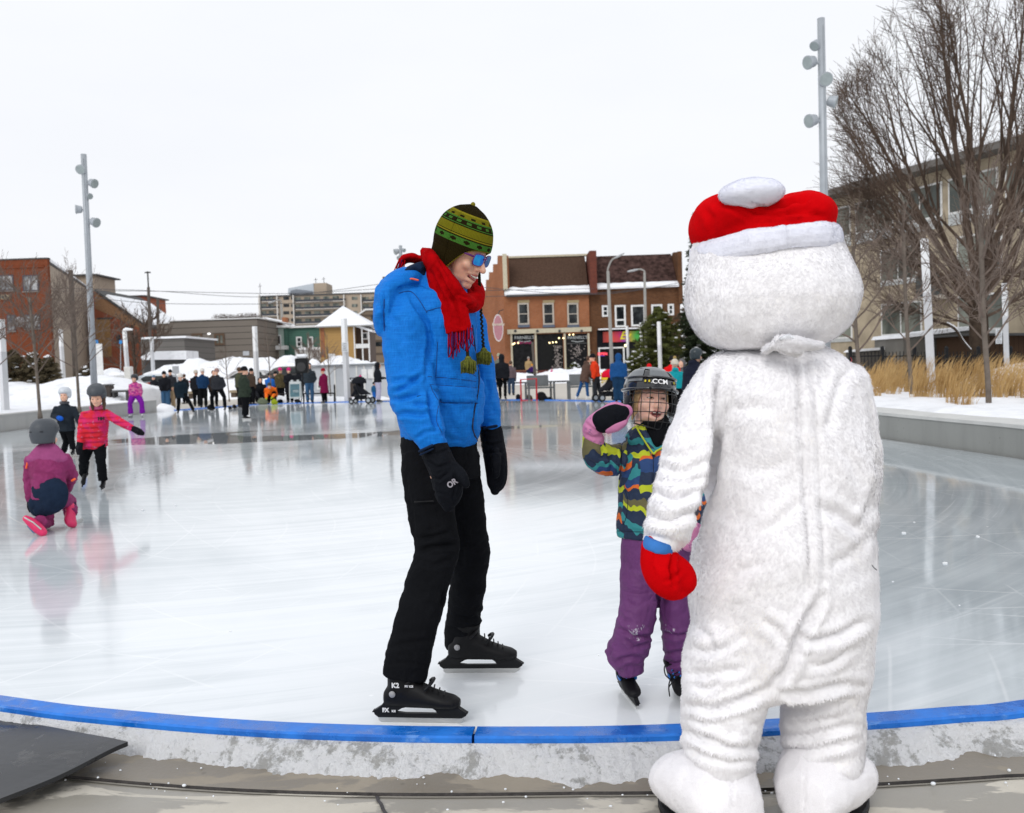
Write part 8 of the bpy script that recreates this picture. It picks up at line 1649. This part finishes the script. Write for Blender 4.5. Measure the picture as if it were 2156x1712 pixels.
# conifers
NEED = mat('spruce_needles', (.030, .040, .022), .9, var=.5, vs=1.5, spec=.05); PINE = mat('pine_needles', (.085, .095, .030), .9, var=.5, vs=1.2, spec=.05); BRN = mat('brown_foliage', (.11, .08, .055), .95, var=.4, vs=2, spec=.05)
def conifer(label, U, y, Vtop, wpx, m, seed, shape='cone', nb=150, tint_snow=True, zb=-.1, name='conifer', vb=800, s=.22, nf=34):
    rg = random.Random(seed); x = at(U, vb, y).x; zt = at(U, Vtop, y).z; H = zt - zb; W_ = wpx * y / FPX; t = thing(name, label, 'tree', (x, y, zb)); mb = MB(); mb.tube([Vector((x, y, zb)), Vector((x, y, zt - .3))], [H * .025, .02], 8); mb.build('trunk', BARK, t); mb = MB(); sn = MB()
    for k in range(nb):
        f = (k + .5) / nb; z = zb + H * (.08 + .92 * f); a = k * 2.399 + rg.random() * .5
        wr = W_ * ((1 - f) ** .85 if shape == 'cone' else math.sin(math.pi * min(1, .16 + f * .86)) ** .6) * rg.uniform(.7, 1.12); steps = 7
        for j in range(1, steps + 1):
            r_ = wr * j / steps; c = Vector((x + math.cos(a) * r_, y + math.sin(a) * r_, z - r_ * (.22 if shape == 'cone' else .05) + .1 * rg.random())); tuft(mb, c, .12 + .30 * W_ / 3 * (1.2 - j / steps * .5), rg, nf // 2, s, .45)
            if tint_snow and rg.random() < .10: sn.ell(c + Vector((0, 0, .12)), (.14 * rg.uniform(.5, 1.2), .14, .05), n=6, m=4)
    k = len(mb.v); mb.add(sn.v, sn.f, 1); mb.build('crown', [m, M_SNOW], t)
    return t
conifer('tall dark spruce half hidden behind the furry costume\'s head', 1478, 62, 452, 62, NEED, 1, nb=150, nf=44)
conifer('round bushy green pine behind the white columns right of the shops', 1390, 58, 652, 54, PINE, 2, 'round', nb=80, s=.17, nf=40, name='pine_tree')
conifer('low green pine bush left of the round pine', 1338, 57, 745, 26, PINE, 7, 'round', nb=40, s=.13, name='pine_bush')
conifer('snow speckled shrub under the right shop window', 1210, 79, 765, 16, PINE, 8, 'round', nb=26, s=.1, name='shrub')
conifer('brown leafless thicket between the pine and the costume', 1455, 66, 640, 52, BRN, 3, 'round', nb=70, s=.17, name='thicket', nf=40)
HED = mat('dull_green_hedge', (.105, .085, .052), .95, var=.6, vs=1.4, spec=.05)
for i, (U, w, vt) in enumerate(((-20, 34, 738), (30, 34, 742), (72, 30, 748), (104, 26, 756))): conifer(('snow flecked dark shrub at the very left edge', 'snow flecked dark shrub left of the first sapling', 'snow flecked dark shrub behind the first sapling', 'snow flecked dark shrub beside the thin white column')[i], U, 43, vt, w, HED, 20 + i, 'round', nb=36, s=.13, zb=.7, name='shrub')
conifer('low trimmed hedge behind the left lamp mast', 180, 50, 778, 34, HED, 31, 'round', nb=30, s=.12, name='hedge', zb=.5)
# snow lumps capping the tall shrubs
t = None
# ornamental grasses
mb = MB(); rg = random.Random(9)
def blade(mb, b, d, L, w):
    a = b + Vector((d.x * .25, d.y * .25, .45)) * L; c = b + Vector((d.x * .75 + .10, d.y * .75, .82)) * L; s = Vector((w, w * .3, 0)); k = len(mb.v); tip = b + Vector((d.x * 1.2 + .2, d.y * 1.2, .98)) * L
    mb.v += [tuple(b - s), tuple(b + s), tuple(a - s * .8), tuple(a + s * .8), tuple(c - s * 1.1), tuple(c + s * 1.1), tuple(tip)]; mb.f += [(k, k + 1, k + 3, k + 2), (k + 2, k + 3, k + 5, k + 4), (k + 4, k + 5, k + 6)]; mb.mi += [0, 0, 0]
clumps = []
for U in range(1775, 2200, 12):
    for V, hp in ((820, .0), (836, .0)):
        if rg.random() < .72: clumps.append((U + rg.uniform(-6, 6), V + rg.uniform(-8, 8) + (U - 1950) * .035 + (8 if 2000 < U < 2060 else 0)))
for U, V in clumps:
    p = gnd(U, V, .40)
    if p.y > 27 or p.x < 6.6: continue
    hh = rg.uniform(.5, .98)
    for k in range(60): a, q = rg.uniform(0, 6.28), rg.random() * .16; d = Vector((math.cos(a) * rg.random() * .22 + .05, math.sin(a) * rg.random() * .2, 0)); blade(mb, Vector((p.x + math.cos(a) * q, p.y + math.sin(a) * q, .30)), d, hh * rg.uniform(.5, 1.1), rg.uniform(.0025, .006))
n = NT('dry_grass'); n.set('Base Color', n.ramp(n.noise(n.coord(), 3.5, 5), [(.3, (.36, .21, .075)), (.7, (.62, .43, .20))])); n.set('Roughness', .9); n.set('Specular IOR Level', .1)
tag(mb.build('dry_grass', n.m), kind='stuff')
# ============================================================ the three children on the left
def clothm(name, c, **k): return cloth(name, c, **k)
def kids():
    P = lambda U, V, y: at(U, V, y)
    # girl in the bright pink jacket gliding towards us
    y = 10.5; t = thing('person', 'girl in red-pink patterned jacket, black trousers and grey helmet gliding with arms spread', 'person', gnd(220, 1033))
    n = NT('pink_patterned_cloth'); v = n.coord(); a = n.noise(v, 26, 4, .7); c = n.ramp(n.noise(v, 9, 4), [(.42, (.62, .012, .13)), (.55, (.66, .012, .03))]); c = n.mix(n.ramp(a, [(.62, 0.0), (.66, 1.0)]), c, (.60, .16, .28)); n.set('Base Color', c); n.set('Roughness', .9)
    sz = n.new('ShaderNodeSeparateXYZ'); n.l(v, sz.inputs[0]); n.bump(n.math('SINE', n.math('MULTIPLY', sz.outputs['Z'], 110)), .8, .01); PJ = n.m
    s = 1.20 / 1.76; f = Vector((.25, -1, -.0)).normalized()
    J = dict(head=P(204, 836, y - .12), neck=P(205, 861, y), chest=P(200, 878, y), pelvis=P(198, 934, y + .05), shL=P(224, 872, y - .02), elL=P(250, 887, y - .1), haL=P(283, 904, y - .12), shR=P(180, 872, y - .02), elR=P(172, 902, y - .05), haR=P(168, 935, y - .12), knL=P(212, 966, y - .02), anL=P(217, 1012, y + .0), knR=P(177, 968, y - .0), anR=P(180, 1000, y + .35), ftL=(.25, -1, 0), ftR=(.3, -.8, -.6), fuR=(.0, .55, .8))
    J['anR'] = P(176, 997, y + .28)
    figure(t, J, s, dict(jacket=PJ, pants=M_BLK, shoe=('skate', M_SKATEB), glove=cloth('black_glove', (.01, .01, .013)), hat=('helmet', M_HELM), hs=.88, hair=M_HAIRB, longhair=True, look=Vector((.15, -1, -.38)), scarf=cloth('pink_fleece', (.60, .13, .27)), bulk=1.06, gs=1.4, arm=.95, leg=.98), f, .011)
    tm = text_mesh('HH', .05, .001, 'chest_logo', .004); place_mesh(tm, Matrix.Translation(P(213, 882, y - .18)) @ Matrix.Rotation(R(90), 4, 'X')); localise(tm, t); link('chest_logo', tm, t, M_DKPL)
    # child kneeling, back to us
    y = 7.75; t = thing('person', 'child in plum and navy snowsuit, grey helmet and pink skates kneeling on one knee', 'person', gnd(100, 1125)); s = 1.06 / 1.76
    n = NT('plum_cloth'); v = n.coord(); n.set('Base Color', n.ramp(n.noise(v, 5, 3), [(.45, (.20, .012, .085)), (.5, (.24, .02, .11))])); n.set('Roughness', .85); n.bump(n.noise(v, 14, 3, .5, 1), .5, .02); PL = n.m
    J = dict(head=P(97, 921, y - .02), neck=P(98, 950, y), chest=P(100, 972, y), pelvis=P(104, 1042, y - .02), shL=P(68, 968, y), elL=P(62, 1010, y + .02), haL=P(64, 1056, y + .02), shR=P(134, 966, y), elR=P(152, 1000, y + .10), haR=P(140, 1035, y + .30), knL=P(96, 1106, y + .12), anL=P(84, 1106, y - .20), knR=P(146, 1058, y + .30), anR=P(149, 1082, y + .20), ftL=(-.55, .1, -.95), fuL=(-.30, .9, .25), ftR=(.1, 1, 0))
    J['ftL'] = (-.25, -.30, -.9); J['anL'] = P(84, 1098, y - .12)
    figure(t, J, s, dict(jacket=PL, pants=PL, shoe=('boot', M_DKPL), glove=cloth('black_glove', (.01, .01, .013)), hat=('helmet', M_HELM), hs=.95, look=Vector((.1, 1, 0)), bulk=1.18, arm=1.08, leg=1.12, gs=1.2, eyes=False, scarf=cloth('red_fleece_collar', (.55, .015, .012))), Vector((.1, 1, 0)), .009)
    for o in [c_ for c_ in t.children if c_.name.startswith('boot')]: bpy.data.objects.remove(o)
    NV = cloth('navy_panel', (.012, .022, .045)); a = MB(); plimb(a, smooth_pts([(106, 1020, 26, y - .08, .06), (108, 1030, 36, y - .08, .07), (104, 1044, 40, y - .07, .08), (97, 1058, 34, y - .06, .07), (86, 1072, 20, y - .05, .06)], 3)); me = fuse(a, .009, 4, 'seat_panel'); rumple(me, .006, 9, 3); finish(me, 'seat_panel', t, NV)
    a = MB(); plimb(a, [(128, 1056, 12, y + .18, .06), (146, 1060, 13, y + .26, .06)]); plimb(a, [(78, 1060, 18, y - .04, .07), (80, 1074, 16, y, .06)]); finish(fuse(a, .009, 3, 'knee_pad'), 'knee_pad', t, NV)
    a = MB(); plimb(a, smooth_pts([(64, 966, 9, y - .03, .04), (100, 958, 30, y - .03, .07), (134, 966, 9, y - .03, .04)], 3)); finish(fuse(a, .009, 3, 'shoulder_yoke'), 'shoulder_yoke', t, cloth('mauve_panel', (.32, .07, .19)))
    a = MB(); plimb(a, [(58, 975, 2.2, y - .05, .012), (56, 985, 2.2, y - .05, .012)]); plimb(a, [(152, 1012, 2.5, y + .0, .012), (157, 1009, 2.5, y + .0, .012)]); a.build('reflector', mat('orange_reflector', (.9, .12, .02), .5), t, smooth=True)
    HP = mat('hot_pink_skate', (.72, .03, .13), .45); BLT = mat('blue_tab', (.02, .15, .35), .4)
    # rear skate lying on its toe, sole towards us; front skate flat
    a = MB(); plimb(a, smooth_pts([(55, 1092, 7, y - .20, .03), (66, 1100, 10, y - .20, .04), (80, 1112, 11, y - .20, .045), (90, 1121, 9, y - .20, .04)], 3)); sk = finish(fuse(a, .007, 3, 'skate'), 'skate', t, HP); a = MB(); plimb(a, [(52, 1090, 1.6, y - .26, .006), (70, 1100, 1.6, y - .26, .006), (86, 1114, 1.6, y - .26, .006)]); a.build('blade', M_STEEL, sk)
    a = MB(); plimb(a, [(62, 1106, 4, y - .17, .03), (74, 1117, 6, y - .16, .03)]); a.build('buckle', BLT, sk)
    a = MB(); plimb(a, smooth_pts([(148, 1066, 9, y + .22, .05), (148, 1082, 9.5, y + .20, .055), (148, 1096, 9.5, y + .17, .07), (150, 1103, 8, y + .15, .06)], 3)); sk = finish(fuse(a, .007, 3, 'skate'), 'skate', t, HP); a = MB(); a.box(gnd(151, 1108) + Vector((0, .1, .018)), (.006, .22, .036)); a.build('blade', M_STEEL, sk)
    # child in the dark jacket and white helmet
    y = 15.3; t = thing('person', 'child in dark jacket, white helmet and blue mittens behind the girl in pink', 'person', gnd(150, 958)); s = 1.16 / 1.80
    J = dict(head=P(136, 833, y - .08), neck=P(136, 850, y), chest=P(136, 864, y), pelvis=P(140, 902, y + .03), shL=P(155, 860, y), elL=P(163, 880, y), haL=P(170, 900, y), shR=P(119, 860, y), elR=P(112, 876, y - .05), haR=P(124, 880, y - .2), knL=P(150, 924, y), anL=P(154, 946, y), knR=P(140, 930, y + .1), anR=P(134, 950, y + .3), ftL=(.2, -1, 0))
    figure(t, J, s, dict(jacket=cloth('charcoal_jacket', (.020, .026, .034)), pants=M_BLK, shoe=('skate', M_SKATEB), glove=cloth('blue_mitten', (.01, .09, .45)), hat=('helmet', mat('white_helmet', (.55, .58, .62), .4)), hs=.86, bulk=1.05, gs=1.6, scarf=cloth('grey_neck', (.10, .10, .11))), Vector((.1, -1, 0)), .012)
kids()
# ============================================================ skaters and spectators further off
def adult(label, U, Vf, Vt, face, spec, arms='down', group=None, **k):
    b = gnd(U, Vf); H = (Vf - Vt) * b.y / FPX; t = thing('person', label, 'person', b, group=group); sk = spec.get('shoe', ('boot',))[0] == 'skate'
    J, s, f = pose(b, H * .985, face, arms, skates=sk, **k); J2 = spec.pop('J', None)
    if J2: J.update({q: Vector(J[q]) + Vector(d) * s for q, d in J2.items()})
    spec.setdefault('hs', s * (1.12 if H > 1.4 else 1.3)); spec['bulk'] = spec.get('bulk', 1.0) * 1.06; figure(t, J, s, spec, f, .019 if b.y > 25 else .014); return t
K = cloth('black_coat', (.013, .014, .018)); K2 = cloth('charcoal_coat', (.028, .030, .036)); DJ = cloth('denim', (.045, .11, .21), fold=.3); BKP = M_BLK; BB = ('boot', mat('black_boot', (.02, .018, .018), .6)); SKB = ('skate', M_SKATEB); SKW = ('skate', M_WHITEB)
BKG = cloth('black_glove', (.01, .01, .013)); HB = ('beanie', cloth('black_knit', (.012, .012, .014)))
n = NT('pink_camo_cloth'); n.set('Base Color', n.ramp(n.noise(n.coord((1, 1, 2)), 10, 4), [(.35, (.22, .02, .20)), (.45, (.62, .05, .27)), (.55, (.60, .22, .34)), (.65, (.30, .10, .20))], 'CONSTANT')); n.set('Roughness', .9); PCAM = n.m
adult('child in a pink camouflage jacket and bright purple snow trousers skating by the left wall', 288, 878, 790, -88, dict(jacket=PCAM, pants=cloth('bright_purple', (.22, .015, .34)), shoe=SKW, glove=BKG, hat=('helmet', mat('dark_helmet', (.03, .035, .04), .4)), bulk=1.1, leg=1.15, hem=1.3), stance=.5)
adult('person in black hood and pale trousers looking at a phone far behind the litter bin', 247, 818, 777, -20, dict(jacket=K, pants=cloth('cream_trousers', (.42, .37, .28)), shoe=BB, hood='up', glove=BKG), 'front')
adult('small child in a beige puffer jacket sitting on the wall end', 312, 848, 806, -80, dict(jacket=cloth('beige_puffer', (.36, .22, .15)), pants=cloth('dark_purple_cloth', (.05, .015, .08)), shoe=BB, hood='up', glove=BKG, bulk=1.15))
adult('person in a black coat and grey-blue hat beside the child in beige', 327, 850, 790, -100, dict(jacket=K, coat=.35, pants=BKP, shoe=BB, hat=('beanie', cloth('slate_knit', (.10, .16, .24))), glove=BKG, bulk=1.1))
adult('big man in black jacket and jeans bending forward at the end of the left wall', 350, 859, 780, -75, dict(jacket=K, pants=DJ, shoe=BB, hat=HB, bulk=1.18, glove=BKG), 'low', lean=18)
adult('small child in a tan one-piece behind the woman with the white hat', 366, 858, 815, -90, dict(jacket=cloth('tan_onepiece', (.40, .29, .18)), pants=cloth('tan_onepiece', (.40, .29, .18)), shoe=BB, hood='up', glove=BKG))
adult('woman in a navy coat and white knitted hat leaning into a stride on skates', 383, 872, 787, -70, dict(jacket=cloth('navy_coat', (.012, .022, .032)), coat=.22, pants=BKP, shoe=SKB, holder=M_STEEL, hat=('beanie', cloth('white_knit', (.70, .68, .64))), hair=M_HAIRB, glove=BKG, J=dict(anL=(.42, 0, .02), knL=(.22, 0, .02), anR=(-.06, 0, 0))), lean=12)
adult('person in black with brown hair standing behind the woman with the white hat', 391, 850, 786, 150, dict(jacket=K, coat=.1, pants=BKP, shoe=BB, hair=M_HAIRB, glove=BKG))
adult('person in black standing close behind the white capped skater', 415, 856, 779, 90, dict(jacket=K, coat=.1, pants=BKP, shoe=BB, hat=('beanie', cloth('cream_knit', (.55, .50, .42))), glove=BKG))
adult('person in a navy waistcoat with white sleeves and white cap, back to us', 429, 858, 775, 95, dict(jacket=cloth('navy_waistcoat', (.01, .035, .09)), pants=BKP, shoe=BB, hat=('beanie', cloth('white_knit', (.70, .68, .64))), glove=BKG), 'front')
adult('woman in a black jacket and dusty pink hat on skates at the far edge', 461, 866, 776, -95, dict(jacket=K2, coat=.05, pants=BKP, shoe=SKB, holder=M_STEEL, hat=('beanie', cloth('dusty_knit', (.32, .20, .18))), glove=BKG), 'pocket', stance=.55)
adult('person in brown and black partly hidden behind the woman with the dusty pink hat', 452, 856, 778, -60, dict(jacket=cloth('brown_black_coat', (.04, .028, .024)), coat=.2, pants=BKP, shoe=BB, hair=M_HAIRB, glove=BKG))
adult('skater in a long dark green coat and black hat seen from the side, hands forward', 517, 884, 772, 20, dict(jacket=cloth('dark_green_coat', (.028, .038, .028)), coat=.20, pants=BKP, shoe=SKB, holder=M_STEEL, hat=HB, glove=BKG, bulk=1.12, leg=1.25), 'low')
adult('person in an olive coat half hidden behind the dark green coat', 506, 858, 771, 40, dict(jacket=cloth('olive_coat', (.06, .065, .04)), pants=BKP, shoe=BB, hair=M_HAIRB, glove=BKG))
adult('person in a dark cap showing just behind the big man\'s shoulder', 362, 852, 778, -80, dict(jacket=K2, pants=BKP, shoe=BB, hat=HB, glove=BKG))
adult('person in a brown coat behind the light column right of the green coat', 531, 852, 775, 60, dict(jacket=cloth('brown_coat', (.06, .04, .03)), pants=BKP, shoe=BB, hat=HB, glove=BKG))
adult('person in a dark coat standing behind the left lamp mast and white board', 221, 822, 780, 40, dict(jacket=K, coat=.3, pants=BKP, shoe=BB, hood='up', glove=BKG))
# crouching and kneeling people
def crouch(label, U, Vf, Vt, face, spec, deep=.55, lean=35, reach=.25):
    b = gnd(U, Vf); s = spec.pop('s', 1.0); a = R(face); f = Vector((math.cos(a), math.sin(a), 0)); r = Vector((math.sin(a), -math.cos(a), 0)); up = Vector((0, 0, 1)); t = thing('person', label, 'person', b); L = lambda x, y, z: b + r * x * s + f * y * s + up * z * s
    pz = spec.pop('pz', .38); sl, cl_ = math.sin(R(lean)), math.cos(R(lean)); T = lambda x, h, y=0: L(x, h * sl + y - .1, pz + h * cl_)
    J = dict(pelvis=L(0, -.1, pz), chest=T(0, .38), neck=T(0, .52), head=T(0, .66, .06), shL=T(-.18, .42), shR=T(.18, .42), elL=T(-.2, .15, .14), elR=T(.2, .15, .14), haL=L(-.12, .42 + reach, .28), haR=L(.12, .42 + reach, .25), knL=L(-.16, .36, pz + .1), knR=L(.16, .32, pz * .8 + .02), anL=L(-.14, .12, .1), anR=L(.14, -.02, .1))
    spec.setdefault('hs', s); spec['seated'] = True; figure(t, J, s, spec, f, .019); return t
crouch('person in a black hooded coat crouching over the bags', 549, 849, 800, -70, dict(jacket=K, pants=BKP, shoe=BB, hood='up', glove=BKG, bulk=1.15), lean=20)
crouch('person in an orange hi-vis jacket bending over to lace a skate', 573, 850, 811, -85, dict(jacket=cloth('hivis_orange', (.85, .17, .02)), pants=BKP, shoe=BB, hat=('beanie', cloth('grey_knit', (.06, .06, .06))), glove=cloth('lime_glove', (.4, .5, .03)), bulk=1.15), lean=55)
crouch('child in a bright blue jacket sitting behind the hi-vis jacket', 570, 841, 795, 90, dict(jacket=cloth('bright_blue', (.02, .13, .48)), pants=BKP, shoe=BB, hat=HB, glove=BKG, pz=.6, s=.95), lean=5)
crouch('person in a dark cap sitting behind the hi-vis jacket', 582, 840, 786, -100, dict(jacket=cloth('navy_dark', (.015, .02, .03)), pants=BKP, shoe=BB, hat=HB, glove=BKG, pz=.6), lean=5)
adult('person in a brown camouflage coat and pink knitted hat with back to us', 592, 846, 774, 80, dict(jacket=cloth('brown_mottle', (.075, .06, .03), var=.6), coat=.2, pants=BKP, shoe=BB, hat=('beanie', cloth('hot_pink_knit', (.60, .02, .18))), glove=BKG, bulk=1.1))
adult('woman in a black coat and pink knitted hat facing us beside the sandwich board', 611, 848, 774, -85, dict(jacket=K, coat=.4, pants=BKP, shoe=BB, hat=('beanie', cloth('hot_pink_knit', (.60, .02, .18))), glove=BKG, hair=M_HAIRF), 'front')
adult('person in black standing under the loudspeaker', 631, 846, 775, 100, dict(jacket=K, coat=.3, pants=BKP, shoe=BB, hood='up', glove=BKG, bulk=1.15))
adult('tall man in a slate hooded jacket and blue jeans, hands in his pockets', 653, 848, 763, -70, dict(jacket=cloth('slate_jacket', (.035, .045, .055)), pants=DJ, shoe=BB, hood='up', pocket=True), 'pocket')
adult('woman in a long maroon padded coat and maroon hat', 684, 848, 775, 150, dict(jacket=cloth('maroon_coat', (.17, .008, .05)), coat=.42, pants=BKP, shoe=BB, hat=('beanie', cloth('maroon_knit', (.28, .01, .02))), glove=BKG), 'low')
adult('woman in a black hooded jacket and pale lilac trousers beside the pushchair', 797, 846, 762, 20, dict(jacket=K, pants=cloth('lilac_trousers', (.45, .43, .56)), shoe=BB, hood='up', glove=BKG, leg=1.1), 'front')
adult('child in blue half hidden behind the lilac trousers', 788, 845, 805, 60, dict(jacket=cloth('teal_blue', (.02, .10, .22)), pants=cloth('bright_blue', (.02, .13, .48)), shoe=BB, hat=HB, glove=BKG))
# pushchairs
def pram(label, U, Vf, Vt, face, m_hood, m_seat, sc=1.0):
    b = gnd(U, Vf); t = thing('pushchair', label, 'pushchair', b, R(face)); s = sc
    for x in (-.25, .25):
        for y_, r in ((-.32, .13), (.38, .10)):
            w = MB(); w.loft([((x + d, y_, r), (0, r * s, 0), (0, 0, r * s)) for d in (-.025, .025)], 18); wo = w.build('wheel', M_DKPL, t, world=False); w = MB(); w.loft([((x + d, y_, r), (0, r * .55, 0), (0, 0, r * .55)) for d in (-.03, .03)], 12); w.build('hub', GALV, wo, world=False)
        m = MB(); m.tube([(x, -.32, .13), (x * .9, .05, .42), (x * .8, .42, 1.02)], .016, 8); m.tube([(x, .38, .10), (x * .9, .0, .45)], .016, 8); m.build('frame', M_DKPL, t, world=False)
    m = MB(); m.tube([(-.2, .42, 1.02), (.2, .42, 1.02)], .018, 8); m.build('handle', M_DKPL, t, world=False)
    m = MB(); m.loft([((0, .22, .88), (.2, 0, 0), (0, .06, 0)), ((0, .10, .60), (.23, 0, 0), (0, .12, 0)), ((0, -.05, .42), (.23, 0, 0), (0, .22, 0)), ((0, -.15, .36), (.2, 0, 0), (0, .2, 0))], 16); m.build('seat', m_seat, t, world=False, smooth=True)
    m = MB(); m.ell((0, .12, .86), (.26, .30, .22)); me = fuse(m, .02, 2, 'hood'); a = getv(me); a[:, 2] = np.maximum(a[:, 2], .80); setv(me, a); link('hood', me, t, m_hood)
    m = MB(); m.box((0, .08, .25), (.4, .4, .16)); m.build('basket', m_seat, t, world=False, bev=.03); return t
pram('black pushchair facing right with a child in it, left of the lilac trousers', 764, 850, 790, 80, K, K); pram('red hooded pushchair behind the orange jacket', 1279, 845, 795, -70, cloth('red_canopy', (.60, .008, .03)), K)
crouch('small child in a hot pink hat riding in the black pushchair', 759, 846, 778, 170, dict(jacket=K, pants=K, shoe=BB, hat=('beanie', cloth('hot_pink_knit', (.60, .02, .18)), cloth('hot_pink_knit', (.60, .02, .18))), glove=BKG, s=.62, pz=.95), lean=0)
# people on the far right side
PLD = NT('plaid_cloth'); ck = PLD.new('ShaderNodeTexChecker'); ck.inputs['Scale'].default_value = 9; ck.inputs['Color1'].default_value = (.03, .03, .035, 1); ck.inputs['Color2'].default_value = (.42, .43, .45, 1); PLD.l(PLD.coord((1, .01, 1)), ck.inputs['Vector']); PLD.set('Base Color', ck.outputs['Color']); PLD.set('Roughness', .9); PLD = PLD.m
adult('person in a black and white plaid jacket half hidden behind the man in blue', 1027, 846, 748, 95, dict(jacket=PLD, coat=.05, pants=BKP, shoe=SKB, hat=('beanie', cloth('cream_knit', (.55, .50, .42))), glove=BKG))
adult('skater in a black hooded coat and slim black trousers with back to us', 1059, 843, 745, 92, dict(jacket=K, coat=.12, pants=BKP, shoe=SKB, holder=M_STEEL, hood='up', glove=BKG, leg=.8))
adult('person in a mauve-grey jacket just behind the black hooded skater', 1077, 832, 758, 80, dict(jacket=cloth('mauve_grey', (.12, .09, .10)), pants=cloth('dark_denim', (.03, .05, .09)), shoe=BB, hair=M_HAIRB, glove=BKG))
adult('person with a big cream hat far behind the black hooded skater', 1052, 815, 744, 90, dict(jacket=cloth('grey_green_coat', (.14, .15, .13)), pants=BKP, shoe=BB, hat=('beanie', cloth('sage_knit', (.32, .33, .24))), glove=BKG))
adult('person in a tan parka with grey fur hood walking by the snow bank', 1114, 799, 751, 80, dict(jacket=cloth('tan_parka', (.38, .26, .13)), coat=.18, pants=cloth('dark_denim', (.03, .05, .09)), shoe=BB, hat=('beanie', cloth('grey_fur_knit', (.30, .28, .26))), glove=BKG, bulk=1.1))
adult('small child in a purple jacket and orange hat beside the tan parka', 1121, 799, 767, 80, dict(jacket=cloth('deep_purple', (.04, .012, .10)), pants=BKP, shoe=BB, hat=('beanie', cloth('orange_knit', (.75, .33, .02))), glove=BKG, bulk=1.2), 'out')
adult('toddler in a pink jacket running in front of the snow bank', 1162, 800, 775, 10, dict(jacket=cloth('toddler_pink', (.55, .02, .18)), pants=BKP, shoe=BB, hat=('beanie', cloth('plum_knit', (.08, .02, .06))), glove=BKG, bulk=1.2), 'front')
adult('woman in a brown fur hooded parka, blue jeans and white skates leaning forward', 1233, 843, 747, 20, dict(jacket=cloth('brown_parka', (.10, .062, .048)), coat=.25, pants=cloth('blue_jeans', (.02, .08, .22)), shoe=SKW, holder=M_WHITEB, hood='down', hair=M_HAIRB, glove=BKG, leg=.8, J=dict(anL=(-.30, 0, 0), knL=(-.15, 0, 0), anR=(.05, 0, 0))), 'low', lean=14)
adult('man in an orange-red jacket and black hat facing the woman in brown', 1256, 844, 745, 165, dict(jacket=cloth('orange_jacket', (.66, .045, .012)), coat=.05, pants=K2, shoe=SKB, hat=HB, glove=cloth('brown_glove', (.07, .035, .02)), J=dict(anR=(.18, 0, 0), knR=(.1, 0, 0))), lean=6)
adult('man in a dark blue hooded jacket and blue trousers bent forward, back to us', 1304, 852, 742, 80, dict(jacket=cloth('royal_blue', (.012, .065, .20)), pants=cloth('navy_trousers', (.012, .04, .09)), shoe=SKB, hood='up', glove=BKG, bulk=1.22), 'out' if 0 else 'down', lean=14)
adult('person in black with a bright red hat in front of the pine', 1369, 846, 767, 100, dict(jacket=K, pants=BKP, shoe=BB, hat=('beanie', cloth('bright_red_knit', (.60, .01, .015))), glove=BKG, bulk=1.1))
adult('person in a bright red jacket and black hat near the costume\'s shoulder', 1417, 866, 750, 60, dict(jacket=cloth('bright_red_jacket', (.66, .008, .010)), pants=BKP, shoe=SKB, hat=HB, glove=BKG, bulk=1.25))
adult('child in a turquoise hooded jacket and cream bobble hat', 1424, 880, 758, 85, dict(jacket=cloth('turquoise', (.01, .26, .30)), pants=BKP, shoe=SKB, hood='down', hat=('beanie', cloth('cream_knit', (.55, .50, .42)), cloth('ochre_bobble', (.36, .25, .10))), glove=BKG, bulk=1.1), lean=4)
adult('person in a grey hood behind the turquoise jacket', 1438, 860, 756, -120, dict(jacket=cloth('mid_grey', (.12, .12, .125)), pants=BKP, shoe=BB, hood='up', glove=BKG))
t = adult('skater in a navy padded jacket and dark helmet with visor beside the costume\'s shoulder', 1462, 912, 734, 40, dict(jacket=cloth('navy_padded', (.012, .014, .028)), pants=BKP, shoe=SKB, hood='down', hat=('helmet', mat('navy_helmet', (.02, .03, .036), .3)), glove=BKG, bulk=1.2), 'front', lean=8)
bpy.data.scenes.remove(TSC)
